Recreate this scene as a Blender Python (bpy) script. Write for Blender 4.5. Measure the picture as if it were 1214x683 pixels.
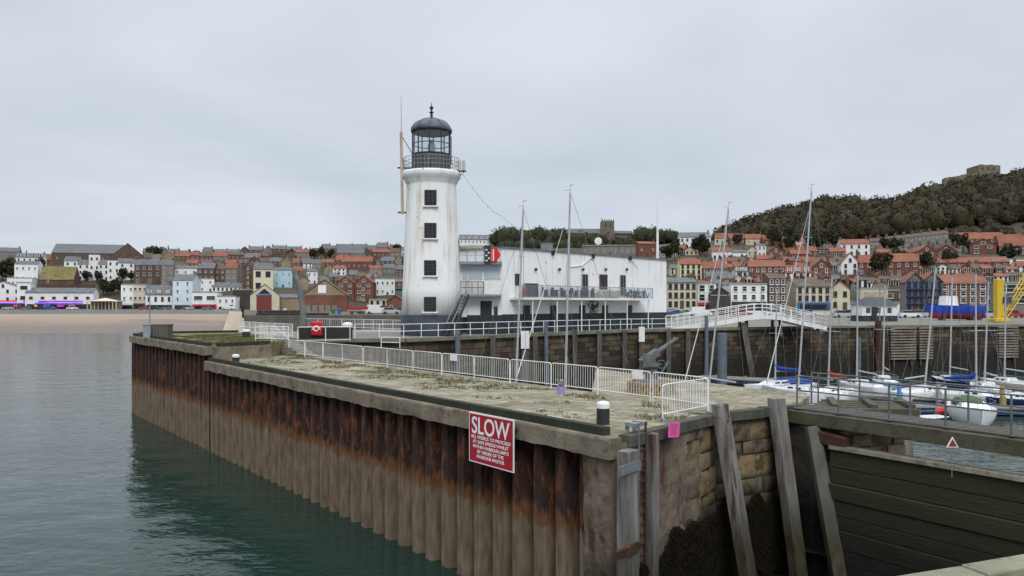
import bpy, bmesh, math, random
import numpy as np
from mathutils import Vector, Matrix, noise as mn
random.seed(7); rng = np.random.default_rng(7)
PI = math.pi; R = math.radians
S = bpy.context.scene
for o in list(bpy.data.objects): bpy.data.objects.remove(o)
COL = S.collection
# ------------------------------------------------------------------ camera, sky, sun, exposure
F = 900.0; HX = 607.0; HY = 361.0; CZ = 9.1     # focal length in photo pixels, principal column, eye-level row, eye height
cd = bpy.data.cameras.new('camera'); cam = bpy.data.objects.new('camera', cd); COL.objects.link(cam)
cam.location = (0, 0, CZ); cam.rotation_euler = (R(90), 0, 0)
cd.sensor_width = 36; cd.lens = 36*F/1214; cd.shift_y = (HY-341.5)/1214
cd.clip_start = .2; cd.clip_end = 6000
S.camera = cam
w = bpy.data.worlds.new('World'); S.world = w; w.use_nodes = True
nt = w.node_tree; nt.nodes.clear()
def N(nt, t, **k):
    n = nt.nodes.new(t)
    for a, b in k.items(): setattr(n, a, b)
    return n
SUN_EL, SUN_AZ = 44, 172     # azimuth measured clockwise from +Y
sky = N(nt, 'ShaderNodeTexSky', sky_type='NISHITA', sun_disc=False); sky.sun_elevation = R(SUN_EL); sky.sun_rotation = R(SUN_AZ)
tc = N(nt, 'ShaderNodeTexCoord'); sx = N(nt, 'ShaderNodeSeparateXYZ'); nt.links.new(tc.outputs['Generated'], sx.inputs[0])
# cloud layer on a plane overhead : direction / (z+0.12)
ad = N(nt, 'ShaderNodeMath', operation='ADD'); ad.inputs[1].default_value = .16; nt.links.new(sx.outputs['Z'], ad.inputs[0])
mx = N(nt, 'ShaderNodeMath', operation='MAXIMUM'); mx.inputs[1].default_value = .05; nt.links.new(ad.outputs[0], mx.inputs[0])
dv = N(nt, 'ShaderNodeVectorMath', operation='DIVIDE'); cb = N(nt, 'ShaderNodeCombineXYZ')
for i in range(3): nt.links.new(mx.outputs[0], cb.inputs[i])
nt.links.new(tc.outputs['Generated'], dv.inputs[0]); nt.links.new(cb.outputs[0], dv.inputs[1])
nz = N(nt, 'ShaderNodeTexNoise'); nz.inputs['Scale'].default_value = .75; nz.inputs['Detail'].default_value = 5; nz.inputs['Roughness'].default_value = .5; nz.inputs['Distortion'].default_value = .35
nt.links.new(dv.outputs[0], nz.inputs['Vector'])
cr = N(nt, 'ShaderNodeValToRGB'); cr.color_ramp.elements[0].position = .3; cr.color_ramp.elements[0].color = (.53, .59, .665, 1)
cr.color_ramp.elements[1].position = .7; cr.color_ramp.elements[1].color = (.70, .755, .82, 1)
nt.links.new(nz.outputs['Fac'], cr.inputs[0])
el = N(nt, 'ShaderNodeMapRange'); el.inputs['From Min'].default_value = .42; el.inputs['From Max'].default_value = .95; el.inputs['To Min'].default_value = 1; el.inputs['To Max'].default_value = 2.9
nt.links.new(sx.outputs['Z'], el.inputs['Value'])
vm = N(nt, 'ShaderNodeVectorMath', operation='SCALE'); nt.links.new(cr.outputs[0], vm.inputs[0]); nt.links.new(el.outputs[0], vm.inputs['Scale'])
b1 = N(nt, 'ShaderNodeBackground'); b1.inputs[1].default_value = .06; nt.links.new(sky.outputs[0], b1.inputs[0])
b2 = N(nt, 'ShaderNodeBackground'); b2.inputs[1].default_value = 1.0; nt.links.new(vm.outputs[0], b2.inputs[0])
ms = N(nt, 'ShaderNodeMixShader'); ms.inputs[0].default_value = .93; nt.links.new(b1.outputs[0], ms.inputs[1]); nt.links.new(b2.outputs[0], ms.inputs[2])
wo = N(nt, 'ShaderNodeOutputWorld'); nt.links.new(ms.outputs[0], wo.inputs[0])
sl = bpy.data.lights.new('sun', 'SUN'); sl.energy = 1.5; sl.angle = R(25); sl.color = (1, .97, .92)
so = bpy.data.objects.new('sun', sl); COL.objects.link(so)
dirv = Vector((math.sin(R(SUN_AZ))*math.cos(R(SUN_EL)), math.cos(R(SUN_AZ))*math.cos(R(SUN_EL)), math.sin(R(SUN_EL))))
so.rotation_euler = dirv.to_track_quat('Z', 'Y').to_euler(); so.location = (0, 0, 60)
vs = S.view_settings; vs.view_transform = 'Standard'; vs.look = 'None'; vs.exposure = 0.1; vs.gamma = 1; vs.use_curve_mapping = False
# ------------------------------------------------------------------ materials
MT = {}
def mat(name, c1, c2=None, sc=1.0, rough=.8, bump=0.0, bsc=None, metal=0, c3=None, c3lo=.6, c3hi=.7, stretch=None, detail=6, emis=0, c3sc=None, spec=.3, trans=0):
    if name in MT: return MT[name]
    m = bpy.data.materials.new(name); m.use_nodes = True; t = m.node_tree; b = t.nodes['Principled BSDF']
    b.inputs['Roughness'].default_value = rough; b.inputs['Metallic'].default_value = metal; b.inputs['Specular IOR Level'].default_value = spec
    g = N(t, 'ShaderNodeNewGeometry'); mp = N(t, 'ShaderNodeMapping'); t.links.new(g.outputs['Position'], mp.inputs[0])
    if stretch: mp.inputs['Scale'].default_value = stretch
    if c2 is None: c2 = tuple(x*.8 for x in c1)
    n = N(t, 'ShaderNodeTexNoise'); n.inputs['Scale'].default_value = sc; n.inputs['Detail'].default_value = detail; n.inputs['Roughness'].default_value = .62
    t.links.new(mp.outputs[0], n.inputs['Vector'])
    r = N(t, 'ShaderNodeValToRGB'); r.color_ramp.elements[0].position = .32; r.color_ramp.elements[1].position = .68
    r.color_ramp.elements[0].color = (*c1, 1); r.color_ramp.elements[1].color = (*c2, 1); t.links.new(n.outputs['Fac'], r.inputs[0])
    out = r.outputs[0]
    if c3:
        n3 = N(t, 'ShaderNodeTexNoise'); n3.inputs['Scale'].default_value = c3sc or sc*2.3; n3.inputs['Detail'].default_value = 8; n3.inputs['Roughness'].default_value = .7
        t.links.new(mp.outputs[0], n3.inputs['Vector'])
        mr = N(t, 'ShaderNodeMapRange'); mr.inputs['From Min'].default_value = c3lo; mr.inputs['From Max'].default_value = c3hi; t.links.new(n3.outputs['Fac'], mr.inputs['Value'])
        mm = N(t, 'ShaderNodeMix', data_type='RGBA'); t.links.new(mr.outputs[0], mm.inputs['Factor']); t.links.new(out, mm.inputs['A']); mm.inputs['B'].default_value = (*c3, 1)
        out = mm.outputs['Result']
    t.links.new(out, b.inputs['Base Color'])
    if emis: t.links.new(out, b.inputs['Emission Color']); b.inputs['Emission Strength'].default_value = emis
    if trans: b.inputs['Transmission Weight'].default_value = trans; b.inputs['IOR'].default_value = 1.1
    if bump:
        nb = N(t, 'ShaderNodeTexNoise'); nb.inputs['Scale'].default_value = bsc or sc*6; nb.inputs['Detail'].default_value = 6
        t.links.new(mp.outputs[0], nb.inputs['Vector'])
        bp = N(t, 'ShaderNodeBump'); bp.inputs['Strength'].default_value = 1; bp.inputs['Distance'].default_value = bump
        t.links.new(nb.outputs['Fac'], bp.inputs['Height']); t.links.new(bp.outputs[0], b.inputs['Normal'])
    MT[name] = m; return m
def zramp(m, z0, z1, low, nsc=1.2, namp=.6, rough=None, stretch=(1, 1, .35)):
    """tide marks (on the pier end wall also painted shade): below a wavering height the surface is coated with mud / weed"""
    t = m.node_tree; b = t.nodes['Principled BSDF']; src = b.inputs['Base Color'].links[0].from_socket
    g = N(t, 'ShaderNodeNewGeometry'); s = N(t, 'ShaderNodeSeparateXYZ'); t.links.new(g.outputs['Position'], s.inputs[0])
    mp = N(t, 'ShaderNodeMapping'); mp.inputs['Scale'].default_value = stretch; t.links.new(g.outputs['Position'], mp.inputs[0])
    n = N(t, 'ShaderNodeTexNoise'); n.inputs['Scale'].default_value = nsc*3; n.inputs['Detail'].default_value = 8; n.inputs['Roughness'].default_value = .7; t.links.new(mp.outputs[0], n.inputs['Vector'])
    ma = N(t, 'ShaderNodeMath', operation='MULTIPLY_ADD'); ma.inputs[1].default_value = namp*2; t.links.new(n.outputs['Fac'], ma.inputs[0]); t.links.new(s.outputs['Z'], ma.inputs[2])
    mr = N(t, 'ShaderNodeMapRange'); mr.inputs['From Min'].default_value = z0+namp; mr.inputs['From Max'].default_value = z1+namp; t.links.new(ma.outputs[0], mr.inputs['Value'])
    mm = N(t, 'ShaderNodeMix', data_type='RGBA'); t.links.new(mr.outputs[0], mm.inputs['Factor'])
    n2 = N(t, 'ShaderNodeTexNoise'); n2.inputs['Scale'].default_value = 5; n2.inputs['Detail'].default_value = 8; t.links.new(mp.outputs[0], n2.inputs['Vector'])
    r2 = N(t, 'ShaderNodeValToRGB'); r2.color_ramp.elements[0].position = .3; r2.color_ramp.elements[1].position = .7
    r2.color_ramp.elements[0].color = (*[x*.6 for x in low], 1); r2.color_ramp.elements[1].color = (*[x*1.3 for x in low], 1); t.links.new(n2.outputs['Fac'], r2.inputs[0])
    t.links.new(r2.outputs[0], mm.inputs['A']); t.links.new(src, mm.inputs['B']); t.links.new(mm.outputs['Result'], b.inputs['Base Color'])
def stonemat(name, cols, bw, bh, mortar, bump=.03, msize=.03):
    m = mat(name, cols[0], cols[1], .8, .9)
    t = m.node_tree; b = t.nodes['Principled BSDF']; src = b.inputs['Base Color'].links[0].from_socket
    uv = N(t, 'ShaderNodeUVMap'); br = N(t, 'ShaderNodeTexBrick'); t.links.new(uv.outputs[0], br.inputs['Vector'])
    br.inputs['Scale'].default_value = 1; br.inputs['Brick Width'].default_value = bw; br.inputs['Row Height'].default_value = bh; br.inputs['Mortar Size'].default_value = msize; br.inputs['Mortar Smooth'].default_value = .3
    br.inputs['Bias'].default_value = 0; br.offset_frequency = 2; br.squash = .8; br.squash_frequency = 3
    br.inputs['Color1'].default_value = (.35, .35, .35, 1); br.inputs['Color2'].default_value = (1.25, 1.25, 1.25, 1); br.inputs['Mortar'].default_value = (mortar,)*3+(1,)
    mu = N(t, 'ShaderNodeMix', data_type='RGBA', blend_type='MULTIPLY'); mu.inputs['Factor'].default_value = 1
    t.links.new(src, mu.inputs['A']); t.links.new(br.outputs['Color'], mu.inputs['B']); t.links.new(mu.outputs['Result'], b.inputs['Base Color'])
    nb = N(t, 'ShaderNodeTexNoise'); nb.inputs['Scale'].default_value = 3; nb.inputs['Detail'].default_value = 8; g = N(t, 'ShaderNodeNewGeometry'); t.links.new(g.outputs['Position'], nb.inputs['Vector'])
    h = N(t, 'ShaderNodeMath', operation='MULTIPLY_ADD'); h.inputs[1].default_value = -1.2; t.links.new(br.outputs['Fac'], h.inputs[0]); t.links.new(nb.outputs['Fac'], h.inputs[2])
    bp = N(t, 'ShaderNodeBump'); bp.inputs['Distance'].default_value = bump; t.links.new(h.outputs[0], bp.inputs['Height']); t.links.new(bp.outputs[0], b.inputs['Normal'])
    return m
# ------------------------------------------------------------------ mesh builder
class MB:
    def __init__(s): s.v = []; s.f = []; s.uv = None; s.mi = []; s.cur = 0
    def add(s, vs, fs):
        k = len(s.v); s.v += [tuple(v) for v in vs]; s.f += [tuple(i+k for i in f) for f in fs]; s.mi += [s.cur]*len(fs); return s
    def box(s, c, d, rz=0, M=None):
        x, y, z = d[0]/2, d[1]/2, d[2]/2
        p = [Vector((a*x, b*y, e*z)) for e in (-1, 1) for b in (-1, 1) for a in (-1, 1)]
        T = Matrix.Translation(c) @ Matrix.Rotation(rz, 4, 'Z') if M is None else M
        return s.add([T @ q for q in p], [(0, 2, 3, 1), (4, 5, 7, 6), (0, 1, 5, 4), (2, 6, 7, 3), (0, 4, 6, 2), (1, 3, 7, 5)])
    def beam(s, p0, p1, wd, ht, up=(0, 0, 1)):
        p0 = Vector(p0); p1 = Vector(p1); d = (p1-p0); L = d.length; d.normalize(); u = Vector(up)
        if abs(d.dot(u)) > .98: u = Vector((0, 1, 0))
        sd = d.cross(u).normalized(); u = sd.cross(d).normalized()
        M = Matrix.Translation((p0+p1)/2) @ Matrix((( sd.x, d.x, u.x, 0), (sd.y, d.y, u.y, 0), (sd.z, d.z, u.z, 0), (0, 0, 0, 1)))
        return s.box((0, 0, 0), (wd, L, ht), M=M)
    def tube(s, p0, p1, r, r1=None, n=8, cap=True):
        return s.path([p0, p1], [r, r if r1 is None else r1], n, cap)
    def path(s, pts, rs, n=8, cap=True):
        pts = [Vector(p) for p in pts]
        if not hasattr(rs, '__len__'): rs = [rs]*len(pts)
        vs = []; fs = []; ref = None
        for i, p in enumerate(pts):
            d = (pts[min(i+1, len(pts)-1)]-pts[max(i-1, 0)]).normalized()
            a = Vector((0, 0, 1)) if abs(d.z) < .9 else Vector((1, 0, 0))
            u = d.cross(a).normalized()
            if ref is not None and u.dot(ref) < 0 and abs(d.z) >= .9: pass
            v = d.cross(u).normalized(); ref = u
            for k in range(n):
                t = 2*PI*k/n; vs.append(p+(u*math.cos(t)+v*math.sin(t))*rs[i])
        for i in range(len(pts)-1):
            for k in range(n):
                a = i*n+k; b = i*n+(k+1) % n; fs.append((a, b, b+n, a+n))
        if cap: fs.append(tuple(range(n-1, -1, -1))); fs.append(tuple(range((len(pts)-1)*n, len(pts)*n)))
        return s.add(vs, fs)
    def lathe(s, prof, c=(0, 0, 0), n=24, a0=0):
        vs = []; fs = []
        for (r, z) in prof:
            for k in range(n): t = 2*PI*k/n+a0; vs.append((c[0]+r*math.cos(t), c[1]+r*math.sin(t), c[2]+z))
        for i in range(len(prof)-1):
            for k in range(n): a = i*n+k; b = i*n+(k+1) % n; fs.append((a, b, b+n, a+n))
        fs.append(tuple(range(n-1, -1, -1))); fs.append(tuple(range((len(prof)-1)*n, len(prof)*n)))
        return s.add(vs, fs)
    def prism(s, poly, z0, z1):
        n = len(poly); vs = [(x, y, z0) for x, y in poly]+[(x, y, z1) for x, y in poly]
        return s.add(vs, [tuple(range(n-1, -1, -1)), tuple(range(n, 2*n))]+[(i, (i+1) % n, (i+1) % n+n, i+n) for i in range(n)])
    def mesh(s, name, mats, off=(0, 0, 0), smooth=False):
        me = bpy.data.meshes.new(name); o = off
        me.from_pydata([(x-o[0], y-o[1], z-o[2]) for x, y, z in s.v], [], s.f)
        if not isinstance(mats, (list, tuple)): mats = [mats]
        for m in mats: me.materials.append(m)
        if len(mats) > 1: me.polygons.foreach_set('material_index', s.mi)
        if s.uv:
            ul = me.uv_layers.new(name='UVMap'); k = 0
            for f, u in zip(s.f, s.uv):
                for q in u: ul.data[k].uv = q; k += 1
        if smooth: me.polygons.foreach_set('use_smooth', [True]*len(me.polygons))
        me.update(); return me
    def build(s, name, mats, parent=None, smooth=False, bevel=0, loc=None, local=False):
        if parent is not None: off = (0, 0, 0) if local else worg(parent)
        elif loc is not None: off = loc
        else:
            a = np.array(s.v); lo = a.min(0); hi = a.max(0); off = ((lo[0]+hi[0])/2, (lo[1]+hi[1])/2, lo[2])
        o = bpy.data.objects.new(name, s.mesh(name, mats, off, smooth)); COL.objects.link(o)
        if parent is not None: o.parent = parent
        else: o.location = off
        if bevel:
            b = o.modifiers.new('bevel', 'BEVEL'); b.width = bevel; b.segments = 2; b.limit_method = 'ANGLE'
        return o
def worg(o):
    v = Vector((0, 0, 0))
    while o is not None: v += o.location; o = o.parent
    return v
def tag(o, label=None, cat=None, group=None, kind=None):
    if label: o['label'] = label
    if cat: o['category'] = cat
    if group: o['group'] = group
    if kind: o['kind'] = kind
    return o
def empty(name, loc, label, cat, group=None, rz=0):
    o = bpy.data.objects.new(name, None); COL.objects.link(o); o.location = loc; o.rotation_euler = (0, 0, rz); o.empty_display_size = .3
    return tag(o, label, cat, group)
def kids(o): return CH.get(o.name, [])
def copy_tree(o, parent=None):
    c = o.copy(); COL.objects.link(c); c.parent = parent
    for ch in [x for x in bpy.data.objects if x.parent == o]: copy_tree(ch, c)
    return c
def inst(name, me, parent, loc, rz=0):
    o = bpy.data.objects.new(name, me); COL.objects.link(o); o.parent = parent; o.location = loc; o.rotation_euler = (0, 0, rz); return o
def PZ(px, py, z): Y = (CZ-z)*F/(py-HY); return Vector(((px-HX)/F*Y, Y, z))
def PY(px, py, Y): return Vector(((px-HX)/F*Y, Y, CZ-(py-HY)/F*Y))
# ------------------------------------------------------------------ colours
conc = mat('concrete', (.25, .205, .15), (.115, .095, .068), 1.1, .9, .02, 9, c3=(.07, .06, .045), c3lo=.55, c3hi=.7, c3sc=2.2)
timber = mat('weathered_timber', (.13, .12, .105), (.055, .05, .044), 2.2, .85, .02, 12, stretch=(1, 1, .18), c3=(.10, .055, .035), c3lo=.6, c3hi=.72)
zramp(timber, 1.6, 3.2, (.05, .045, .028), namp=.5)
greytimber = mat('silvered_timber', (.25, .24, .225), (.09, .08, .07), 3.5, .85, .03, 16, stretch=(1, 1, .12), c3=(.06, .032, .022), c3lo=.55, c3hi=.64, c3sc=2.2)
zramp(greytimber, 1.5, 3.4, (.05, .042, .025), namp=.5)
darktimber = mat('dark_timber', (.045, .045, .038), (.02, .022, .016), 1.5, .85, .01, 12)
mosstimber = mat('mossy_timber', (.06, .06, .03), (.10, .09, .065), 1.2, .9, .015, 10, c3=(.05, .045, .035), c3lo=.5, c3hi=.65)
whitep = mat('white_paint', (.78, .78, .76), (.62, .62, .6), 2, .5, c3=(.3, .2, .12), c3lo=.72, c3hi=.76, c3sc=9)
galv = mat('galvanised_steel', (.32, .34, .36), (.2, .21, .22), 5, .5, metal=.5, c3=(.16, .09, .05), c3lo=.66, c3hi=.74)
steelblue = mat('grey_blue_steel', (.13, .16, .20), (.09, .11, .13), 1, .55, c3=(.2, .12, .07), c3lo=.7, c3hi=.75)
blackp = mat('black_paint', (.018, .02, .024), (.035, .036, .04), 2, .5)
redp = mat('red_paint', (.5, .015, .02), (.4, .012, .018), 2, .4)
rustm = mat('rusty_iron', (.09, .035, .02), (.03, .016, .013), 4, .85, .01)
glassd = mat('window_glass', (.008, .01, .012), (.02, .024, .028), .3, .08, spec=.35)
# ------------------------------------------------------------------ sea
def watermat(name, c, amp, sc):
    m = bpy.data.materials.new(name); m.use_nodes = True; t = m.node_tree; b = t.nodes['Principled BSDF']
    b.inputs['Base Color'].default_value = (*c, 1); b.inputs['Roughness'].default_value = .06; b.inputs['IOR'].default_value = 1.33
    g = N(t, 'ShaderNodeNewGeometry'); mp = N(t, 'ShaderNodeMapping'); mp.inputs['Scale'].default_value = (1, 1.5, 1); t.links.new(g.outputs['Position'], mp.inputs[0])
    n1 = N(t, 'ShaderNodeTexNoise'); n1.inputs['Scale'].default_value = sc; n1.inputs['Detail'].default_value = 3; n1.inputs['Roughness'].default_value = .5; n1.inputs['Distortion'].default_value = .6
    n2 = N(t, 'ShaderNodeTexNoise'); n2.inputs['Scale'].default_value = sc*.16; n2.inputs['Detail'].default_value = 2
    n3 = N(t, 'ShaderNodeTexNoise'); n3.inputs['Scale'].default_value = .035; n3.inputs['Detail'].default_value = 3
    for n in (n1, n2, n3): t.links.new(mp.outputs[0], n.inputs['Vector'])
    mr = N(t, 'ShaderNodeMapRange'); mr.inputs['From Min'].default_value = .35; mr.inputs['From Max'].default_value = .65; mr.inputs['To Min'].default_value = .35; mr.inputs['To Max'].default_value = 1; t.links.new(n3.outputs['Fac'], mr.inputs['Value'])
    mu = N(t, 'ShaderNodeMath', operation='MULTIPLY'); t.links.new(n1.outputs['Fac'], mu.inputs[0]); t.links.new(mr.outputs[0], mu.inputs[1])
    ma = N(t, 'ShaderNodeMath', operation='MULTIPLY_ADD'); ma.inputs[1].default_value = 2.5; t.links.new(n2.outputs['Fac'], ma.inputs[0]); t.links.new(mu.outputs[0], ma.inputs[2])
    bp = N(t, 'ShaderNodeBump'); bp.inputs['Distance'].default_value = amp; t.links.new(ma.outputs[0], bp.inputs['Height']); t.links.new(bp.outputs[0], b.inputs['Normal'])
    return m
m = MB(); m.add([(-3000, -500, 0), (3000, -500, 0), (3000, 3000, 0), (-3000, 3000, 0)], [(0, 1, 2, 3)])
tag(m.build('sea', watermat('sea_water', (.009, .028, .022), .05, 1.6)), kind='structure')
m = MB(); m.add([(x, y, 1.0) for x, y in [(8.5, 25.8), (10.2, 24.35), (16.3, 16.25), (18, 15), (60, 28), (160, 60), (160, 116), (59, 97), (34, 90.5), (10, 77.5), (-8.5, 57.6), (-15.4, 58), (-16.2, 52), (2, 30), (7, 26.5)]], [tuple(range(15))])
tag(m.build('harbour_water', watermat('basin_water', (.016, .03, .024), 02.0e-2, 1.7)), kind='structure')
# ------------------------------------------------------------------ terrain
def interp(ks, x): return float(np.interp(x, [k[0] for k in ks], [k[1] for k in ks]))
KL = [(225, -1), (241, 0), (300, 5.4), (304, 6.9), (335, 7.2), (392, 8.2), (402, 14.5), (430, 23), (520, 34), (620, 45.6), (720, 57), (1000, 62)]
KW = [(150, -3), (156, 6.6), (330, 6.9), (360, 9), (430, 20), (520, 33), (620, 46), (720, 56), (1000, 60)]
KM = [(95, 6.3), (250, 7), (400, 33), (500, 48), (560, 52), (1000, 58)]
SK = [(780, 290), (850, 282), (880, 274), (930, 263), (1000, 252), (1030, 258), (1060, 253), (1100, 241), (1150, 225), (1214, 214), (1500, 200)]
def KR(px): return [(100, 6.3), (215, 7.2), (240, 11), (270, 18.4), (330, 27), (400, 38.4), (450, 45.5), (600, CZ+(HY-interp(SK, px))*600/F), (1000, CZ+(HY-interp(SK, px))*600/F-10)]
def terr(px, Y):
    if px <= 286: return interp(KL, Y)
    if px < 290: t = (px-286)/4; return interp(KL, Y)*(1-t)+interp(KW, Y)*t
    if px <= 480: return interp(KW, Y)
    if px < 500: t = (px-480)/20; return interp(KW, Y)*(1-t)+interp(KM, Y)*t
    if px <= 740: return interp(KM, Y)
    if px < 800: t = (px-740)/60; return interp(KM, Y)*(1-t)+interp(KR(px), Y)*t
    return interp(KR(px), Y)
def groundY(px, yb, lo=None):
    """distance at which the ground of this column is seen at row yb"""
    lo = lo or (300 if px < 290 else 160)
    best = None
    for Y in np.arange(lo, 760, 2.0):
        y = HY-(terr(px, Y)-CZ)*F/Y
        if y <= yb: return float(Y)
    return 755.0
pxs = sorted(set(list(np.arange(-700, 0, 50))+list(np.arange(0, 1300, 12))+[286, 290, 480, 500, 740, 800]+list(np.arange(1300, 2300, 60))))
def grid(name, pxs, Ys, mt, kind='structure', jit=.5):
    m = MB()
    for Y in Ys:
        for p in pxs:
            z = terr(p, Y)
            if Y > 345: z += jit*mn.noise(Vector((p*.02, Y*.03, 0)))*2
            m.v.append(((p-HX)/F*Y, Y, z))
    n = len(pxs)
    for j in range(len(Ys)-1):
        for i in range(n-1): a = j*n+i; m.f.append((a, a+1, a+n+1, a+n)); m.mi.append(0)
    return tag(m.build(name, mt, smooth=False), kind=kind)
hillm = mat('hillside_ground', (.04, .04, .02), (.07, .055, .035), .05, .95, .3, .3, c3=(.1, .095, .08), c3lo=.5, c3hi=.7, c3sc=.03)
sand = mat('beach_sand', (.33, .26, .195), (.27, .205, .15), .03, .95, .05, 1.5, stretch=(.25, 1, 1), c3=(.17, .13, .11), c3lo=.52, c3hi=.68, c3sc=.05)
zramp(sand, 1.5, 3.6, (.19, .155, .135), nsc=.05, namp=.8, stretch=(.3, 1, 1))
grid('beach', [p for p in pxs if p <= 286], [225, 233, 241, 248, 256, 265, 275, 285, 293, 299.5], sand)
prom = mat('promenade_road', (.16, .15, .145), (.11, .105, .1), .2, .9)
grid('promenade', [p for p in pxs if p <= 286], [299.5, 300, 304, 318, 335, 360, 392], prom)
grid('hillside', [p for p in pxs if p <= 286], [392, 397, 402, 415, 430]+list(range(450, 1001, 25)), hillm)
grid('west_hillside', [p for p in pxs if 286 <= p <= 480], list(range(330, 1001, 20)), hillm)
grid('town_hillside', [p for p in pxs if 480 <= p <= 800], [130, 170, 230, 280]+list(range(330, 1001, 20)), hillm)
grid('castle_hill', [p for p in pxs if p >= 800], [215, 225, 240, 255, 270]+list(range(290, 600, 15))+[600, 700, 1000], hillm)
# sea wall strip below the promenade, west quay
stone = stonemat('quay_masonry', ((.13, .094, .06), (.055, .042, .03)), 1.25, .5, .25, .06)
zramp(stone, 2.6, 4.8, (.024, .02, .015), namp=.8)
def wallstrip(mb, pts, z0, z1, closed=False):
    u = 0
    if mb.uv is None: mb.uv = []
    for (a, b) in zip(pts[:-1], pts[1:]):
        L = math.hypot(b[0]-a[0], b[1]-a[1])
        mb.add([(a[0], a[1], z0), (b[0], b[1], z0), (b[0], b[1], z1), (a[0], a[1], z1)], [(0, 1, 2, 3)])
        mb.uv.append([(u, z0), (u+L, z0), (u+L, z1), (u, z1)]); u += L
m = MB(); m.prism([((p-HX)/F*156, 156) for p in (289, 480)]+[((480-HX)/F*332, 332), ((289-HX)/F*332, 332)], -2, 6.9)
quaytop = mat('quay_paving', (.22, .20, .175), (.15, .14, .12), .4, .9, c3=(.09, .085, .07), c3lo=.55, c3hi=.7)
tag(m.build('west_quay', mat('quay_stone', (.14, .12, .1), (.08, .07, .06), .6, .9, .05, 2)), kind='structure')
m = MB(); m.prism([((p-HX)/F*Y, Y) for p, Y in ((262, 225), (287, 170), (287, 296), (272, 300))], -2, 1); m.v[4:8] = [(x, y, z+dz) for (x, y, z), dz in zip(m.v[4:8], (-1, -1, 5.3, 5.5))]
tag(m.build('slipway', mat('slipway_concrete', (.42, .34, .25), (.33, .26, .19), .3, .9)), kind='structure')
# ------------------------------------------------------------------ lighthouse quay
QF = [(-16, 57), (-8, 57), (11.3, 76.7), (35.3, 90), (58, 96), (150, 112)]
m = MB(); m.prism(QF+[(190, 232), (60, 232), (30, 215), (20, 120), (3, 100), (-14, 82), (-25.4, 71)], -2, 6.45)
tag(m.build('quay', quaytop), kind='structure')
m = MB(); wallstrip(m, [(x+.02*(i == 0), y-.05) for i, (x, y) in enumerate(QF)], -1, 6.35)
qw = m.build('quay_wall', stone); tag(qw, 'long stained stone harbour wall below the lighthouse and far quay', 'harbour wall')
m = MB()
for a, b in zip(QF[:-1], QF[1:]):
    m.beam((a[0], a[1]-.08, 6.42), (b[0], b[1]-.08, 6.42), .5, .28)
m.build('coping', mat('coping_stone', (.2, .19, .15), (.1, .11, .06), .7, .9), qw)
def qpt(px):
    """point on the quay front in this column"""
    t = (px-HX)/F
    for a, b in zip(QF[:-1], QF[1:]):
        fa = a[0]-t*a[1]; fb = b[0]-t*b[1]
        if fa <= 0 <= fb: k = -fa/(fb-fa); return Vector((a[0]+(b[0]-a[0])*k, a[1]+(b[1]-a[1])*k, 6.45))
def qn(px): a = qpt(px-2); b = qpt(px+2); d = (b-a).normalized(); return Vector((d.y, -d.x, 0))
# ------------------------------------------------------------------ near pier
A = (2.8, 20.0); B = (6.45, 24.4); Cc = (9.95, 26.5)
d1 = Vector((-.621, .784, 0)); n1 = Vector((-.784, -.621, 0))
Av = Vector((A[0], A[1], 0)); SR = (47.1-20)/.784; SE = 54.7
lower = [A, B, Cc, (11.45, 29.2), (8.8, 33.9), (4.6, 41.4), (3.2, 30.4), (-15.8, 54.5), (-16.1, 50.4), (-18.7, 47.1)]
raised = [(-18.7, 47.1), (-16.1, 50.4), (-15.8, 54.5), (-16, 57), (-25.4, 71), (-32.5, 67), (Av+d1*SE)[:2]]
pier = empty('pier', (A[0], A[1], 0), 'low concrete pier with rusty sheet piling in front of the lighthouse', 'pier')
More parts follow.
